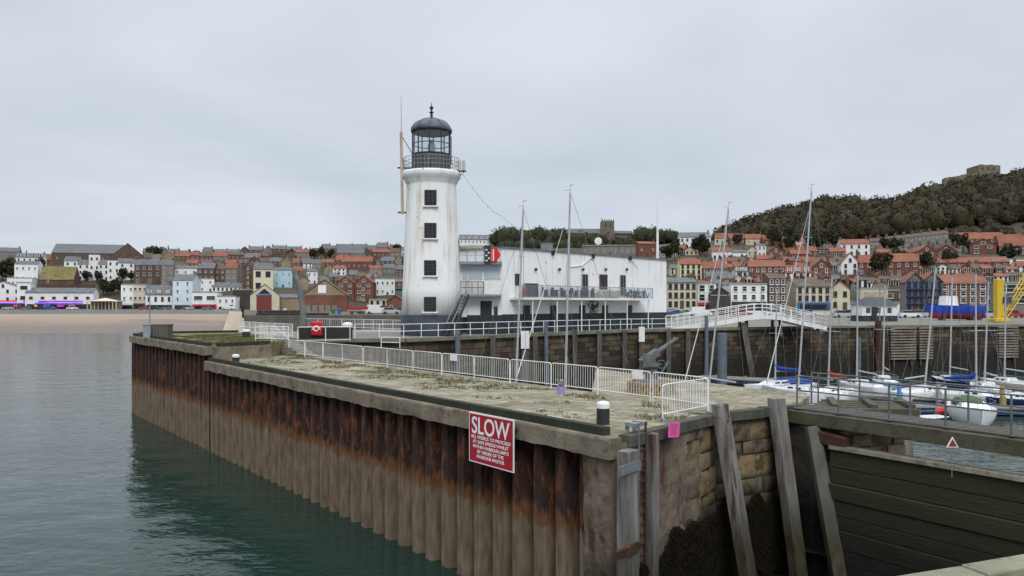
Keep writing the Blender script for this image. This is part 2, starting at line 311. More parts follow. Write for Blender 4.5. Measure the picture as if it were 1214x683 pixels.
# deck: flags + moss
def deckmat():
    m = mat('pier_deck', (.32, .285, .22), (.22, .195, .145), .9, .92)
    t = m.node_tree; b = t.nodes['Principled BSDF']; src = b.inputs['Base Color'].links[0].from_socket
    g = N(t, 'ShaderNodeNewGeometry'); mp = N(t, 'ShaderNodeMapping'); mp.inputs['Rotation'].default_value = (0, 0, R(38)); t.links.new(g.outputs['Position'], mp.inputs[0])
    br = N(t, 'ShaderNodeTexBrick'); t.links.new(mp.outputs[0], br.inputs['Vector']); br.inputs['Scale'].default_value = 1; br.inputs['Brick Width'].default_value = 1.15; br.inputs['Row Height'].default_value = .62
    br.inputs['Mortar Size'].default_value = .025; br.inputs['Color1'].default_value = (.78, .77, .74, 1); br.inputs['Color2'].default_value = (1.18, 1.16, 1.1, 1); br.inputs['Mortar'].default_value = (.32, .33, .24, 1)
    nd = N(t, 'ShaderNodeTexNoise'); nd.inputs['Scale'].default_value = .8; t.links.new(mp.outputs[0], nd.inputs['Vector'])
    mxv = N(t, 'ShaderNodeVectorMath', operation='MULTIPLY_ADD'); mxv.inputs[1].default_value = (.25, .25, 0); t.links.new(nd.outputs['Color'], mxv.inputs[0]); t.links.new(mp.outputs[0], mxv.inputs[2]); t.links.new(mxv.outputs[0], br.inputs['Vector'])
    mu = N(t, 'ShaderNodeMix', data_type='RGBA', blend_type='MULTIPLY'); mu.inputs['Factor'].default_value = 1; t.links.new(src, mu.inputs['A']); t.links.new(br.outputs['Color'], mu.inputs['B'])
    n2 = N(t, 'ShaderNodeTexNoise'); n2.inputs['Scale'].default_value = .55; n2.inputs['Detail'].default_value = 9; n2.inputs['Roughness'].default_value = .72; t.links.new(g.outputs['Position'], n2.inputs['Vector'])
    mr = N(t, 'ShaderNodeMapRange'); mr.inputs['From Min'].default_value = .5; mr.inputs['From Max'].default_value = .62; mr.inputs['To Max'].default_value = .9; t.links.new(n2.outputs['Fac'], mr.inputs['Value'])
    m2 = N(t, 'ShaderNodeMix', data_type='RGBA'); m2.inputs['B'].default_value = (.125, .11, .055, 1); t.links.new(mr.outputs[0], m2.inputs['Factor']); t.links.new(mu.outputs['Result'], m2.inputs['A'])
    n4 = N(t, 'ShaderNodeTexNoise'); n4.inputs['Scale'].default_value = 1.7; n4.inputs['Detail'].default_value = 7; t.links.new(g.outputs['Position'], n4.inputs['Vector'])
    mr4 = N(t, 'ShaderNodeMapRange'); mr4.inputs['From Min'].default_value = .6; mr4.inputs['From Max'].default_value = .7; mr4.inputs['To Max'].default_value = .6; t.links.new(n4.outputs['Fac'], mr4.inputs['Value'])
    m3 = N(t, 'ShaderNodeMix', data_type='RGBA'); m3.inputs['B'].default_value = (.36, .33, .28, 1); t.links.new(mr4.outputs[0], m3.inputs['Factor']); t.links.new(m2.outputs['Result'], m3.inputs['A'])
    t.links.new(m3.outputs['Result'], b.inputs['Base Color'])
    nb = N(t, 'ShaderNodeTexNoise'); nb.inputs['Scale'].default_value = 7; nb.inputs['Detail'].default_value = 8; t.links.new(g.outputs['Position'], nb.inputs['Vector'])
    h = N(t, 'ShaderNodeMath', operation='MULTIPLY_ADD'); h.inputs[1].default_value = -1; t.links.new(br.outputs['Fac'], h.inputs[0]); t.links.new(nb.outputs['Fac'], h.inputs[2])
    bp = N(t, 'ShaderNodeBump'); bp.inputs['Distance'].default_value = .03; t.links.new(h.outputs[0], bp.inputs['Height']); t.links.new(bp.outputs[0], b.inputs['Normal'])
    return m
def sq(poly, k):
    cx = sum(p[0] for p in poly)/len(poly); return [p for p in poly]
m = MB(); m.prism(lower, 5.05, 5.6); m.build('deck', deckmat(), pier)
ins = lambda q: (q[0]+.784*.7, q[1]+.621*.7)
m = MB(); m.prism([(A[0]+.75, A[1]+.75), (B[0]+.02, B[1]+.03), Cc, (11.45, 29.2), (8.8, 33.9), (4.6, 41.4), (3.2, 30.4), (-15.8, 54.5), (-16.1, 50.4), ins((-18.7, 47.1))], -2, 5.04); m.build('core', conc, pier)
grassd = mat('grassy_deck', (.13, .13, .045), (.2, .17, .09), .9, .95, .03, 8, c3=(.07, .09, .03), c3lo=.5, c3hi=.62)
m = MB(); m.prism(raised, 5.95, 6.5); m.build('raised_deck', grassd, pier)
m = MB(); m.prism([ins((-18.7, 47.1)), (-16.1, 50.4), (-15.8, 54.5), (-16, 57), (-25.4, 71), (-31.7, 66.8), ins((Av+d1*(SE-.5))[:2])], -2, 5.94); m.build('raised_core', conc, pier)
# seaward coping (beams proud of the body by .25)
def sp(s, off, z): q = Av+d1*s+n1*off; return Vector((q.x, q.y, z))
def ragged(mb, s0, s1, zt, h, o0, o1, step=.35):
    n = int((s1-s0)/step); vs = []; fs = []
    for i in range(n+1):
        s = s0+(s1-s0)*i/n; j = .05*mn.noise(Vector((s*1.3, zt, 0)))+.03*mn.noise(Vector((s*5, 2, zt))); jb = .05*mn.noise(Vector((s*1.7, 9, zt)))+.03*mn.noise(Vector((s*6, 12, zt)))
        vs += [sp(s, o0, zt), sp(s, o1+j*.5, zt+.01), sp(s, o1+.02+j, zt-.05), sp(s, o1+j, zt-h+jb), sp(s, o0, zt-h+jb)]
    for i in range(n):
        for k in range(4): a = i*5+k; fs.append((a, a+1, a+6, a+5))
    fs += [(0, 1, 2, 3, 4), tuple(range(n*5+4, n*5-1, -1))]
    mb.add(vs, fs)
m = MB(); ragged(m, -.1, SR, 5.604, .54, -.2, .42); ragged(m, SR, SE+.3, 6.504, .54, -.2, .42)
m.beam(sp(SR, -.1, 5.86), (-16.05, 50.35, 5.86), .3, 1.2)
m.build('coping', conc, pier)
m = MB()
for (s0, s1, z) in ((.35, SR-.1, 5.604), (SR+.1, SE, 6.504)):
    s = s0
    while s < s1-.2:
        e = min(s+random.uniform(3.5, 5), s1); m.beam(sp(s, .08+random.uniform(-.01, .01), z+.115+random.uniform(-.01, .01)), sp(e-.02, .08, z+.115), .26, .22); s = e
for a, b in (((-16.1, 50.3), (-18.4, 47.4)),): m.beam((a[0], a[1], 6.6), (b[0], b[1], 6.6), .25, .2)
m.beam((-32.3, 67, 6.6), (-25.4, 70.8, 6.6), .25, .2); m.beam(sp(SE, 0, 6.6), (-32.4, 67, 6.6), .25, .2)
m.build('timber_kerb', mat('mossy_kerb', (.036, .038, .025), (.018, .02, .014), 2, .9, .01, 10), pier)
# sheet piling
pil = mat('sheet_pile_rust', (.038, .02, .016), (.018, .012, .011), 1.6, .9, .02, 7, stretch=(1, 1, .35), c3=(.15, .05, .02), c3lo=.50, c3hi=.62, c3sc=3.2)
zramp(pil, 2.85, 3.15, (.13, .06, .026), namp=.95, nsc=1.6, stretch=(1, 1, .22))
zramp(pil, 2.5, 2.75, (.155, .115, .08), namp=.9, nsc=1.3, stretch=(1, 1, .25))
def piles(mb, s0, s1, zt):
    s = s0; P = []
    while s < s1:
        p = 1.0; dj = random.uniform(-.02, .02)
        P += [(s, .12+dj), (s+.38, .12+dj), (s+.50, -.38), (s+.86, -.38)]; s += p
    P.append((s, .12)); zs = [-1.5, 0, .7, 1.4, 2.1, 2.8, 3.5, 4.2, zt]
    vs = [sp(s, o+.012*mn.noise(Vector((s*3, z*2, 0))), z) for (s, o) in P for z in zs]; k = len(zs)
    mb.add(vs, [(i*k+j, (i+1)*k+j, (i+1)*k+j+1, i*k+j+1) for i in range(len(P)-1) for j in range(k-1)])
m = MB(); piles(m, .95, SR, 5.1); piles(m, SR, SE-.1, 6.0)
m.add([sp(SE, .12, -1.5), (-32.8, 67, -1.5), (-32.8, 67, 6.0), sp(SE, .12, 6.0)], [(0, 1, 2, 3)])
m.build('sheet_piling', pil, pier)
# concrete corner with broken edges, rendered end face
cconc = mat('corner_concrete', (.19, .15, .11), (.10, .078, .06), 1.4, .92, .03, 7, c3=(.07, .035, .02), c3lo=.52, c3hi=.62, c3sc=1.2, stretch=(1, 1, .35))
zramp(cconc, 1.2, 2.8, (.014, .013, .009), namp=.8, stretch=(1, 1, .6))  # weed-dark tide zone, painted blacker still for the shade low down
def face(mb, p0, p1, z0, z1, out, nx, nz, amp, fx=None):
    p0 = Vector((*p0, 0)); p1 = Vector((*p1, 0)); d = p1-p0; nn = Vector((d.y, -d.x, 0)).normalized(); vs = []; fs = []
    for j in range(nz+1):
        for i in range(nx+1):
            q = p0+d*(i/nx); z = z0+(z1-z0)*j/nz
            o = out+amp*(mn.noise(Vector((q.x*1.1, q.y*1.1, z*.9)))+.5*mn.noise(Vector((q.x*3, q.y*3, z*3)))+.25*mn.noise(q*7+Vector((0, 0, z*7))))
            if fx: o += fx(i/nx, z, q)
            v = q+nn*o; vs.append((v.x, v.y, z))
    for j in range(nz):
        for i in range(nx): a = j*(nx+1)+i; fs.append((a, a+1, a+nx+2, a+nx+1))
    mb.add(vs, fs)
m = MB(); q0 = sp(1.05, 0, 0)
face(m, (q0.x, q0.y), A, -1, 5.58, .24, 14, 70, .07)
def niche(u, z, q):
    e = 0
    if u > .80: e -= .22*min(1, (u-.80)/.06)
    if u > .58+.12*mn.noise(Vector((z*2, 3, 0))) and z < 5.0: e -= .10
    return e
face(m, A, B, -1, 5.35, .26, 60, 80, .06, niche)
m.add([(*(Av+n1*.26+Vector((.0, 0, 0))).xy, -1), (A[0]+.24, A[1]-.16, -1), (A[0]+.24, A[1]-.16, 5.5), (*(Av+n1*.26).xy, 5.5)], [(0, 1, 2, 3)])
m.build('concrete_corner', cconc, pier)
# large stones of the end wall, each with its own face
m = MB(); stcol = [((.25, .18, .095), (.16, .115, .065)), ((.17, .125, .085), (.11, .085, .06)), ((.14, .13, .085), (.21, .165, .09)), ((.12, .095, .075), (.075, .06, .05))]
smats = []
for i, (a, b) in enumerate(stcol):
    q = mat('sandstone_block_%d' % i, a, b, 1.5, .92, .04, 5, c3=(.045, .035, .024), c3lo=.50, c3hi=.62, c3sc=1.8); zramp(q, 2.3, 3.6, (.010, .009, .006), namp=.7, stretch=(1, 1, .8)); smats.append(q)  # low zone is weed, its colour also blackened to paint the gloom at depth
smats.append(mat('wall_core', (.05, .04, .03), (.07, .06, .045), 2, .95))
def stones(mb, p0, p1, out, ztop=5.3):
    p0 = Vector((*p0, 0)); p1 = Vector((*p1, 0)); d = p1-p0; L = d.length; d.normalize(); nn = Vector((d.y, -d.x, 0)); z = ztop
    mb.cur = 4; co_ = nn*(out-.09); mb.add([p0+co_+Vector((0, 0, -1)), p1+co_+Vector((0, 0, -1)), p1+co_+Vector((0, 0, ztop)), p0+co_+Vector((0, 0, ztop))], [(0, 1, 2, 3)])
    while z > .2:
        h = random.choice((.45, .55, .7, .8)); u = -random.uniform(0, .5)
        while u < L:
            wd = random.uniform(.7, 1.9); a = max(u, 0); e = min(u+wd, L)
            if e-a > .12:
                mb.cur = random.choice((0, 0, 1, 1, 2, 3)); g = .022; oo = out+random.uniform(-.05, .04)
                nx = max(3, int((e-a)/.12)); nz = max(3, int(h/.12)); vs = []; fs = []
                for j in range(nz+1):
                    for i in range(nx+1):
                        uu = a+g+(e-a-2*g)*i/nx; zz = z-h+g+(h-2*g)*j/nz; ed = 1 if i in (0, nx) or j in (0, nz) else 0
                        q = p0+d*uu; o = oo-.05 if ed else oo+.035*mn.noise(Vector((q.x*2.5, q.y*2.5, zz*2.5)))+.02*mn.noise(Vector((q.x*8, q.y*8, zz*8)))
                        if ed: uu = uu
                        v = q+nn*o; vs.append((v.x, v.y, zz))
                for j in range(nz):
                    for i in range(nx): k = j*(nx+1)+i; fs.append((k, k+1, k+nx+2, k+nx+1))
                mb.add(vs, fs)
            u += wd
        z -= h
AB = Vector((B[0]-A[0], B[1]-A[1]))
stones(m, (A[0]+AB.x*.6, A[1]+AB.y*.6), B, .18); stones(m, B, Cc, .15); stones(m, Cc, (12.0, 27.0), .1); stones(m, (12.0, 27.0), (14.4, 27.9), .1, 5.0)
m.build('stone_face', smats, pier, smooth=True)
# timber waling along the end wall top
m = MB()
for (pa, pb) in ((A, (4.6, 22.17)), ((4.6, 22.17), B), (B, (8.2, 25.45)), ((8.2, 25.45), Cc)):
    pa = Vector(pa); pb = Vector(pb); nn = Vector(((pb-pa).y, -(pb-pa).x)).normalized()*.18; k = random.uniform(-.03, .03)
    m.beam((pa.x+nn.x, pa.y+nn.y, 5.5+k), (pb.x+nn.x, pb.y+nn.y, 5.5-k), .36, .32)
m.build('edge_waling', mat('edge_timber', (.10, .095, .075), (.045, .043, .035), 1.8, .9, .02, 9), pier, bevel=.02)
m = MB(); m.prism([(9.3, 26.0), (9.95, 25.0), (10.7, 24.9), (11.3, 25.6), (10.3, 26.7)], -1, 4.9); m.build('gate_recess', smats[3], pier)
m = MB(); m.prism([(10.0, 26.55), (11, 25.7), (14.2, 26.5), (14.7, 28), (11.4, 29.1)], 4.9, 5.2)
for k in range(5): m.beam((10.3+.35*k, 26.3+.6*k, 5.36), (14.0+.14*k, 26.2+.42*k, 5.36), .34, .3)
for k in range(3): m.beam((11.2+1.3*k, 26.2, 5.58), (11.9+1.2*k, 28.4-.1*k, 5.58), .25, .14)
tag(m.build('timber_staging', mosstimber, bevel=.02), 'timber landing stage at the pier end behind the walkway rails', 'staging')
# steps up to the raised deck
m = MB()
for k in range(5): m.box((-14.2-.45*k, 51.2+.55*k, 5.6+.09*(k+1)), (2.4, .75, .18*(k+1)), R(-39))
tag(m.build('stone_steps', conc), 'low concrete steps climbing to the grassy raised deck', 'steps')
# ------------------------------------------------------------------ fenders, piles, ladder
def onface(u, seg, out): 
    a, b = seg; a = Vector((*a, 0)); b = Vector((*b, 0)); d = (b-a).normalized(); nn = Vector((d.y, -d.x, 0)); return a+(b-a)*u+nn*out
def ray(px, seg, out):
    for i in range(401):
        q = onface(i/400*1.3-.15, seg, out)
        if (HX+F*q.x/q.y) >= px: return q
    return q
def plank(label, px, seg, ztop, zbot, w_, th, rake, mt, lean=0, name='fender_pile', cat='fender pile', group='timber fender piles on the pier end'):
    t = ray(px, seg, .26+th/2); b = t+Vector((onface(0, seg, rake)-onface(0, seg, 0)))+Vector((onface(1, seg, 0)-onface(0, seg, 0))).normalized()*lean
    m = MB(); dd = Vector((t.y, -t.x, 0)).normalized(); nrm = (onface(0, seg, 1)-onface(0, seg, 0))
    n = 14; vs = []; fs = []; sd = (onface(1, seg, 0)-onface(0, seg, 0)).normalized()
    for i in range(n+1):
        k = i/n; c = Vector((t.x, t.y, ztop)).lerp(Vector((b.x, b.y, zbot)), k); ww = w_/2*(1+.06*mn.noise(Vector((px, k*5, 0)))); tt = th/2
        for (a, e) in ((-1, -1), (1, -1), (1, 1), (-1, 1)):
            vs.append(c+sd*a*ww+nrm*e*tt+Vector((mn.noise(Vector((px+a, k*9, e)))*.018, mn.noise(Vector((px+a, k*8, e+7)))*.018, (.05*mn.noise(Vector((px, a*2, e))) if i == 0 else 0))))
    for i in range(n):
        for q in range(4): fs.append((i*4+q, i*4+(q+1) % 4, (i+1)*4+(q+1) % 4, (i+1)*4+q))
    fs += [(3, 2, 1, 0), tuple(range(n*4, n*4+4))]
    m.add(vs, fs); o = m.build(name, mt, bevel=.015); tag(o, label, cat, group); return o, t, b
f1, t1, _ = plank('upright grey fender timber at the pier corner left of the ladder', 744, (A, B), 5.35, -1, .52, .36, 0, greytimber)
f2, t2, _ = plank('narrow upright fender timber right of the ladder, paint-stained at its head', 772, (A, B), 5.62, -1, .32, .3, 0, greytimber)
f3, t3, _ = plank('broad pale raking fender pile right of the pink notice', 853, (A, B), 5.98, -.8, .56, .34, 1.15, greytimber, .1)
f4, t4, _ = plank('raking fender pile with a bitten rusty head left of the walkway', 920, (B, Cc), 5.98, -.8, .5, .34, .95, greytimber, .15)
m = MB(); m.beam((10.3, 23.45, -.5), (9.78, 24.75, 5.12), .42, .36, up=(0, 1, 0)); tag(m.build('fender_pile', timber, bevel=.03), 'dark raking fender pile beside the end of the dock gate', 'fender pile', 'timber fender piles on the pier end')
m = MB(); m.beam((10.62, 24.3, -.5), (10.35, 25.3, 5.1), .34, .3, up=(0, 1, 0)); tag(m.build('fender_pile', greytimber, bevel=.03), 'slim grey timber just behind the dark pile at the gate end', 'fender pile', 'timber fender piles on the pier end')
m = MB()
q = Vector((t1.x, t1.y, 4.95)); dirf = (onface(1, (A, B), 0)-onface(0, (A, B), 0)).normalized(); nf = onface(0, (A, B), 1)-onface(0, (A, B), 0)
m.beam(q-dirf*.75+nf*.2, q+dirf*.28+nf*.2, .03, .24); m.build('steel_strap', galv, f1)
m = MB(); q = Vector((t1.x, t1.y, 2.9)); m.beam(q-dirf*.9+nf*.22, q+dirf*.15+nf*.22, .1, .22); m.build('iron_bracket', rustm, f1)
for (f, t_, z) in ((f3, t3, 5.45), (f4, t4, 4.9)):
    for k in range(2): m = MB(); m.tube(Vector((t_.x, t_.y, z-.5*k))+nf*.1, Vector((t_.x, t_.y, z-.5*k))+nf*.27, .05, n=8); m.build('bolt', rustm, f)
lad = empty('ladder', (t1.x, t1.y, 0), 'steel ladder down the pier corner between two upright timbers', 'ladder')
l0 = ray(757, (A, B), .34); l1 = ray(765, (A, B), .34)
for q in (l0, l1):
    m = MB(); m.beam((q.x, q.y, -.8), (q.x, q.y, 5.95), .05, .08); m.build('rail', steelblue if q is l0 else rustm, lad)
for k in range(22):
    m = MB(); z = 5.5-.28*k; m.tube((l0.x, l0.y, z), (l1.x, l1.y, z), .018, n=6); m.build('rung', rustm, lad)
m = MB()
for q in (l0, l1):
    m.beam((q.x, q.y, 5.9), (q.x-.35*nf.x, q.y-.35*nf.y, 5.9), .22, .1); m.beam((q.x-.35*nf.x, q.y-.35*nf.y, 5.6), (q.x-.35*nf.x, q.y-.35*nf.y, 5.92), .1, .1)
m.build('grab_handle', galv, lad)
# pink notice
def textmesh(s, size, align='CENTER'):
    c = bpy.data.curves.new('txt', 'FONT'); c.body = s; c.size = size; c.align_x = align; c.align_y = 'CENTER'; c.extrude = .004; c.offset = size*.012
    o = bpy.data.objects.new('txt', c); COL.objects.link(o); dg = bpy.context.evaluated_depsgraph_get(); me = bpy.data.meshes.new_from_object(o.evaluated_get(dg))
    bpy.data.objects.remove(o); bpy.data.curves.remove(c); return me
def put_text(name, s, width, height, parent, origin, xdir, nrm, u, v, mt):
    """letters lying on a board: u along xdir, v up"""
    me = textmesh(s, 1.0); co = np.array([q.co[:] for q in me.vertices]); lo = co.min(0); hi = co.max(0)
    X = Vector(xdir).normalized(); Nn = Vector(nrm).normalized()
    o = Vector(origin)-worg(parent)
    for q in me.vertices:
        a = ((q.co.x-lo[0])/(hi[0]-lo[0])-.5)*width+u; b = ((q.co.y-lo[1])/(hi[1]-lo[1])-.5)*height+v
        q.co = o+X*a+Vector((0, 0, b))+Nn*(q.co.z*.6+.006)
    me.materials.append(mt); ob = bpy.data.objects.new(name, me); COL.objects.link(ob); ob.parent = parent; return ob
signwhite = mat('sign_white', (.8, .8, .8), (.74, .74, .74), 3, .5)
pk = mat('pink_sheet', (.75, .12, .38), (.68, .11, .34), 4, .5)
c = ray(799, (A, B), .62); c.z = 9.1-(509.5-361)*c.y/900
sg = MB(); xd = dirf; Mx = Matrix.Translation(c) @ Matrix(((xd.x, -nf.x, 0, 0), (xd.y, -nf.y, 0, 0), (0, 0, 1, 0), (0, 0, 0, 1))) @ Matrix.Rotation(R(6), 4, 'Y')
sg.box((0, 0, 0), (.62, .02, .42), M=Mx); pn = sg.build('pink_notice', pk); tag(pn, 'bright pink notice fixed to the pier edge by the ladder', 'notice')
m = MB(); q = c-nf*.1; m.beam((q.x, q.y, c.z+.1), (q.x-.3*nf.x, q.y-.3*nf.y, c.z+.3), .04, .04); m.build('bracket', galv, pn)
m = MB()
for k in range(6): m.box((0, 0, 0), (.5*random.uniform(.6, 1), .004, .014), M=Mx @ Matrix.Translation((0, -.0125, .14-.052*k)))
m.build('print_line', mat('dark_pink_ink', (.32, .05, .17), (.3, .05, .16), 5, .6), pn)
# SLOW sign
sA = sp(6.32-.0, .55, 0); sB = sp(4.0, .55, 0)
sA = Vector((-1.353, 24.35, 0)); sB = Vector((.05, 22.57, 0)); xd = (sB-sA).normalized(); nn = Vector((xd.y, -xd.x, 0)); mid = (sA+sB)/2; zc = 4.88
sgn = empty('slow_sign', (mid.x, mid.y, 4.0), 'red and white SLOW speed sign bolted to the sheet piling', 'sign')
Mx = Matrix.Translation((mid.x, mid.y, zc)) @ Matrix(((xd.x, -nn.x, 0, 0), (xd.y, -nn.y, 0, 0), (0, 0, 1, 0), (0, 0, 0, 1)))
m = MB(); m.box((0, 0, 0), (2.31, .03, 1.58), M=Mx); m.build('panel', signwhite, sgn)
m = MB(); m.box((0, 0, 0), (2.22, .01, 1.49), M=Mx @ Matrix.Translation((0, -.02, 0))); m.build('red_face', mat('sign_red', (.38, .015, .03), (.33, .013, .025), 1.5, .45), sgn)
m = MB()
for zz in (-.5, .5): m.box((0, 0, 0), (2.3, .12, .07), M=Mx @ Matrix.Translation((0, .08, zz)))
for xx in (-.8, .8): m.box((0, 0, 0), (.06, .5, .06), M=Mx @ Matrix.Translation((xx, .3, .5)))
m.build('bracket', rustm, sgn)
org = Vector((mid.x, mid.y, zc))+nn*.025
put_text('lettering', 'SLOW', 1.95, .54, sgn, org, xd, nn, 0, .40, signwhite)
for k, (s, wd) in enumerate((('ALL VESSELS TO PROCEED', 2.05), ('AT SAFE SPEEDS WHILST', 1.85), ('WITHIN HARBOUR LIMITS', 1.85), ('BY ORDER OF THE', 1.35), ('HARBOUR MASTER', 1.42))):
    put_text('lettering', s, wd, .105, sgn, org, xd, nn, 0, .035-.152*k, signwhite)
# ------------------------------------------------------------------ crowd barriers
def barrier_proto(L, name='crowd_barrier'):
    root = empty(name, (0, 0, 0), 'x', 'barrier')
    m = MB(); r = .021; h = 1.08; lo = .2; k = .12
    pts = [(0, 0, 0), (0, 0, h-k)]+[(k-k*math.cos(t), 0, h-k+k*math.sin(t)) for t in (R(30), R(60), R(90))]+[(L-k, 0, h)]+[(L-k+k*math.sin(t), 0, h-k+k*math.cos(t)) for t in (R(30), R(60), R(90))]+[(L, 0, 0)]
    m.path(pts, r, 6); m.tube((0, 0, lo), (L, 0, lo), .019, n=6); m.build('frame', whitep, root, local=True)
    n = int(L/.125)
    for i in range(1, n):
        b = MB(); b.tube((L*i/n, 0, lo), (L*i/n, 0, h), .0085, n=5); b.build('bar', whitep, root, local=True)
    for x in (.12, L-.12):
        f = MB(); f.box((x, 0, .012), (.05, .6, .02)); f.build('foot', galv, root, local=True)
    return root
proto = barrier_proto(2.6)
fd = Vector((-.632, .773, 0)); f0 = Vector((5.0, 27.3, 5.6)); ordn = ['first', 'second', 'third', 'fourth', 'fifth', 'sixth', 'seventh', 'eighth', 'ninth', 'tenth', 'eleventh', 'twelfth', 'thirteenth', 'fourteenth', 'fifteenth', 'sixteenth']
def bar(p, q, label, proto=proto, used=[False]):
    o = proto if not used[0] else copy_tree(proto); used[0] = True
    d = Vector(q)-Vector(p); o.location = p; o.scale = (d.length/2.6*.985, 1, 1); o.rotation_euler = (random.uniform(-.025, .025), -math.asin(d.z/d.length), math.atan2(d.y, d.x))
    tag(o, label, 'barrier', 'white crowd barriers along the pier'); return o
zt = [5.6]*13+[6.5]*3
for k in range(14):
    p = f0+fd*2.69*k; q = f0+fd*2.69*(k+1); p.z = zt[k]; q.z = zt[k+1]
    p += Vector((.77, .63, 0))*random.uniform(-.06, .06)
    bar(p, q, '%s white crowd barrier counting left from the gun in the pier row' % ordn[k])
E1 = Vector((6.5, 25.0, 5.6))
bar(Vector((5.05, 27.2, 5.6)), E1, 'white crowd barrier between the gun and the angled end barrier')
bar(Vector((4.53, 22.8, 5.6)), E1+Vector((-.06, -.12, 0)), 'nearest white crowd barrier set at an angle above the pink notice')
for (px, ww) in ((540, .55), (759, .5)):
    k = (HX+0); Y = None
    for i in range(400):
        q = f0+fd*(-.6+i*.1)
        if HX+F*q.x/q.y <= px: break
    m = MB(); m.box((q.x-.05, q.y-.1, 6.55), (ww, .03, .34), R(-51)); o = m.build('notice_board', whitep); tag(o, 'small white notice tied to the %s' % ('barrier in the middle of the row' if px < 600 else 'barrier in front of the gun'), 'notice')
# small white tags on barriers: skipped; lilac bucket
b0 = PZ(665, 467, 5.6); m = MB(); m.lathe([(.13, 0), (.17, .3), (.16, .3), (.14, .05)], b0, 14); bk = m.build('bucket', mat('lilac_plastic', (.38, .25, .6), (.35, .22, .55), 3, .5)); tag(bk, 'small lilac bucket of dried flowers at the barrier foot', 'bucket')
m = MB()
for i in range(60):
    a = random.uniform(0, 6.28); r = random.uniform(0, .2); p = b0+Vector((0, 0, .28)); e = p+Vector((math.cos(a)*r, math.sin(a)*r, random.uniform(.1, .3))); m.tube(p, e, .01, .02, n=3)
m.build('flowers', mat('dry_flowers', (.5, .48, .4), (.2, .25, .12), 9, .9), bk)
# ------------------------------------------------------------------ bollards
def bollard(p, r, h, label, name='bollard'):
    root = empty(name, p, label, 'bollard', 'black bollards with white tops')
    m = MB(); m.lathe([(r*1.02, 0), (r, .04), (r, h*.72)], p, 20); m.build('post', blackp, root, smooth=False)
    m = MB(); m.lathe([(r*1.02, h*.72), (r*1.03, h*.9), (r*.9, h*.98), (r*.4, h*1.02), (.01, h*1.03)], p, 20); m.build('white_cap', whitep, root, smooth=False)
bollard(PZ(715, 503, 5.6), .19, .66, 'black bollard with white cap on the near pier corner')
bollard(PZ(279.5, 432, 5.6), .2, .58, 'small bollard in the corner under the raised grassy deck')
bollard(PZ(292, 400, 6.5), .3, .62, 'squat bollard on the grassy raised deck by the white rails')
bollard(PZ(412, 402, 6.45), .38, 1.25, 'tall fat bollard beside the red lifebuoy box')
# ------------------------------------------------------------------ gun on brick plinth
gp = PZ(772, 466, 5.6); gun = empty('deck_gun', gp, 'old grey twin-barrelled ship gun on a round brick plinth', 'gun')
gm = mat('gun_grey', (.13, .14, .145), (.07, .075, .075), 4, .6, c3=(.14, .08, .05), c3lo=.6, c3hi=.7)
m = MB()
for j in range(3):
    n = 18
    for i in range(n):
        t = 2*PI*(i+.5*(j % 2))/n; m.box((gp.x+.85*math.cos(t), gp.y+.85*math.sin(t), gp.z+.09+.15*j), (.16, .27, .14), t)
m.lathe([(.82, 0), (.82, .43)], gp, 18); m.build('brick_plinth', mat('yellow_brick', (.3, .21, .1), (.18, .13, .08), 6, .9), gun)
m = MB(); m.lathe([(.45, .43), (.4, .5), (.26, .6), (.24, 1.0), (.36, 1.05), (.36, 1.15), (.2, 1.2)], gp, 18); m.build('pedestal', gm, gun)
tz = gp+Vector((0, 0, 1.45)); bd = Vector((.80, .25, .52)).normalized(); sdv = bd.cross(Vector((0, 0, 1))).normalized()
m = MB(); m.beam(tz-bd*.5, tz+bd*.35, .34, .3); m.box(gp+Vector((-.12, 0, 1.22)), (.5, .5, .4)); m.box(gp+Vector((-.2, -.3, 1.3)), (.35, .06, .55)); m.build('receiver', gm, gun, bevel=.02)
for s in (-1, 1):
    m = MB(); a = tz+sdv*.09*s; m.path([a+bd*.2, a+bd*.9, a+bd*1.22, a+bd*1.23, a+bd*1.32], [.065, .055, .055, .07, .07], 10); m.build('barrel', gm, gun)
m = MB(); m.path([tz-bd*.4, tz-bd*.85+Vector((0, 0, -.25)), tz-bd*.9+Vector((0, 0, -.7))], [.05, .045, .04], 8); m.tube(tz-bd*.85+Vector((-.15, -.2, -.3)), tz-bd*.85+Vector((.15, .25, -.3)), .04); m.build('shoulder_rest', gm, gun)
m = MB(); q = gp+Vector((.35, -.25, 1.15)); m.path([q+Vector((.16*math.cos(t), 0, .16*math.sin(t))) for t in np.linspace(0, 2*PI, 13)], .018, 5); m.tube(q, q+Vector((0, .25, 0)), .03); m.tube(q+Vector((.02, 0, -.3)), q+Vector((.3, .1, .1)), .04); m.build('handwheel', mat('gun_teal', (.1, .16, .16), (.07, .1, .1), 4, .5), gun)
# ------------------------------------------------------------------ boxes and light at left end
p = PZ(176, 401, 6.5); cab = empty('light_cabinet', p, 'grey steel cabinet with a thin lamp mast at the pier head', 'cabinet')
m = MB(); m.box(p+Vector((0, 0, .5)), (.6, .5, 1.0)); m.box(p+Vector((0, 0, 1.03)), (.68, .58, .06)); m.build('case', mat('cabinet_grey', (.25, .28, .31), (.2, .22, .25), 2, .6), cab)
m = MB(); m.box(p+Vector((0, -.26, .5)), (.5, .02, .85)); m.build('door', mat('cabinet_door', (.28, .31, .34), (.22, .25, .28), 2, .6), cab)
m = MB(); m.tube(p+Vector((.1, 0, 1)), p+Vector((.1, 0, 4.1)), .05, .04); m.build('mast', galv, cab)
m = MB(); m.box(p+Vector((.0, 0, 4.12)), (.45, .16, .1)); m.build('lamp_head', galv, cab)
p = PZ(193, 401, 6.5); m = MB(); m.box(p+Vector((0, 0, .5)), (1.15, .9, 1.0)); 
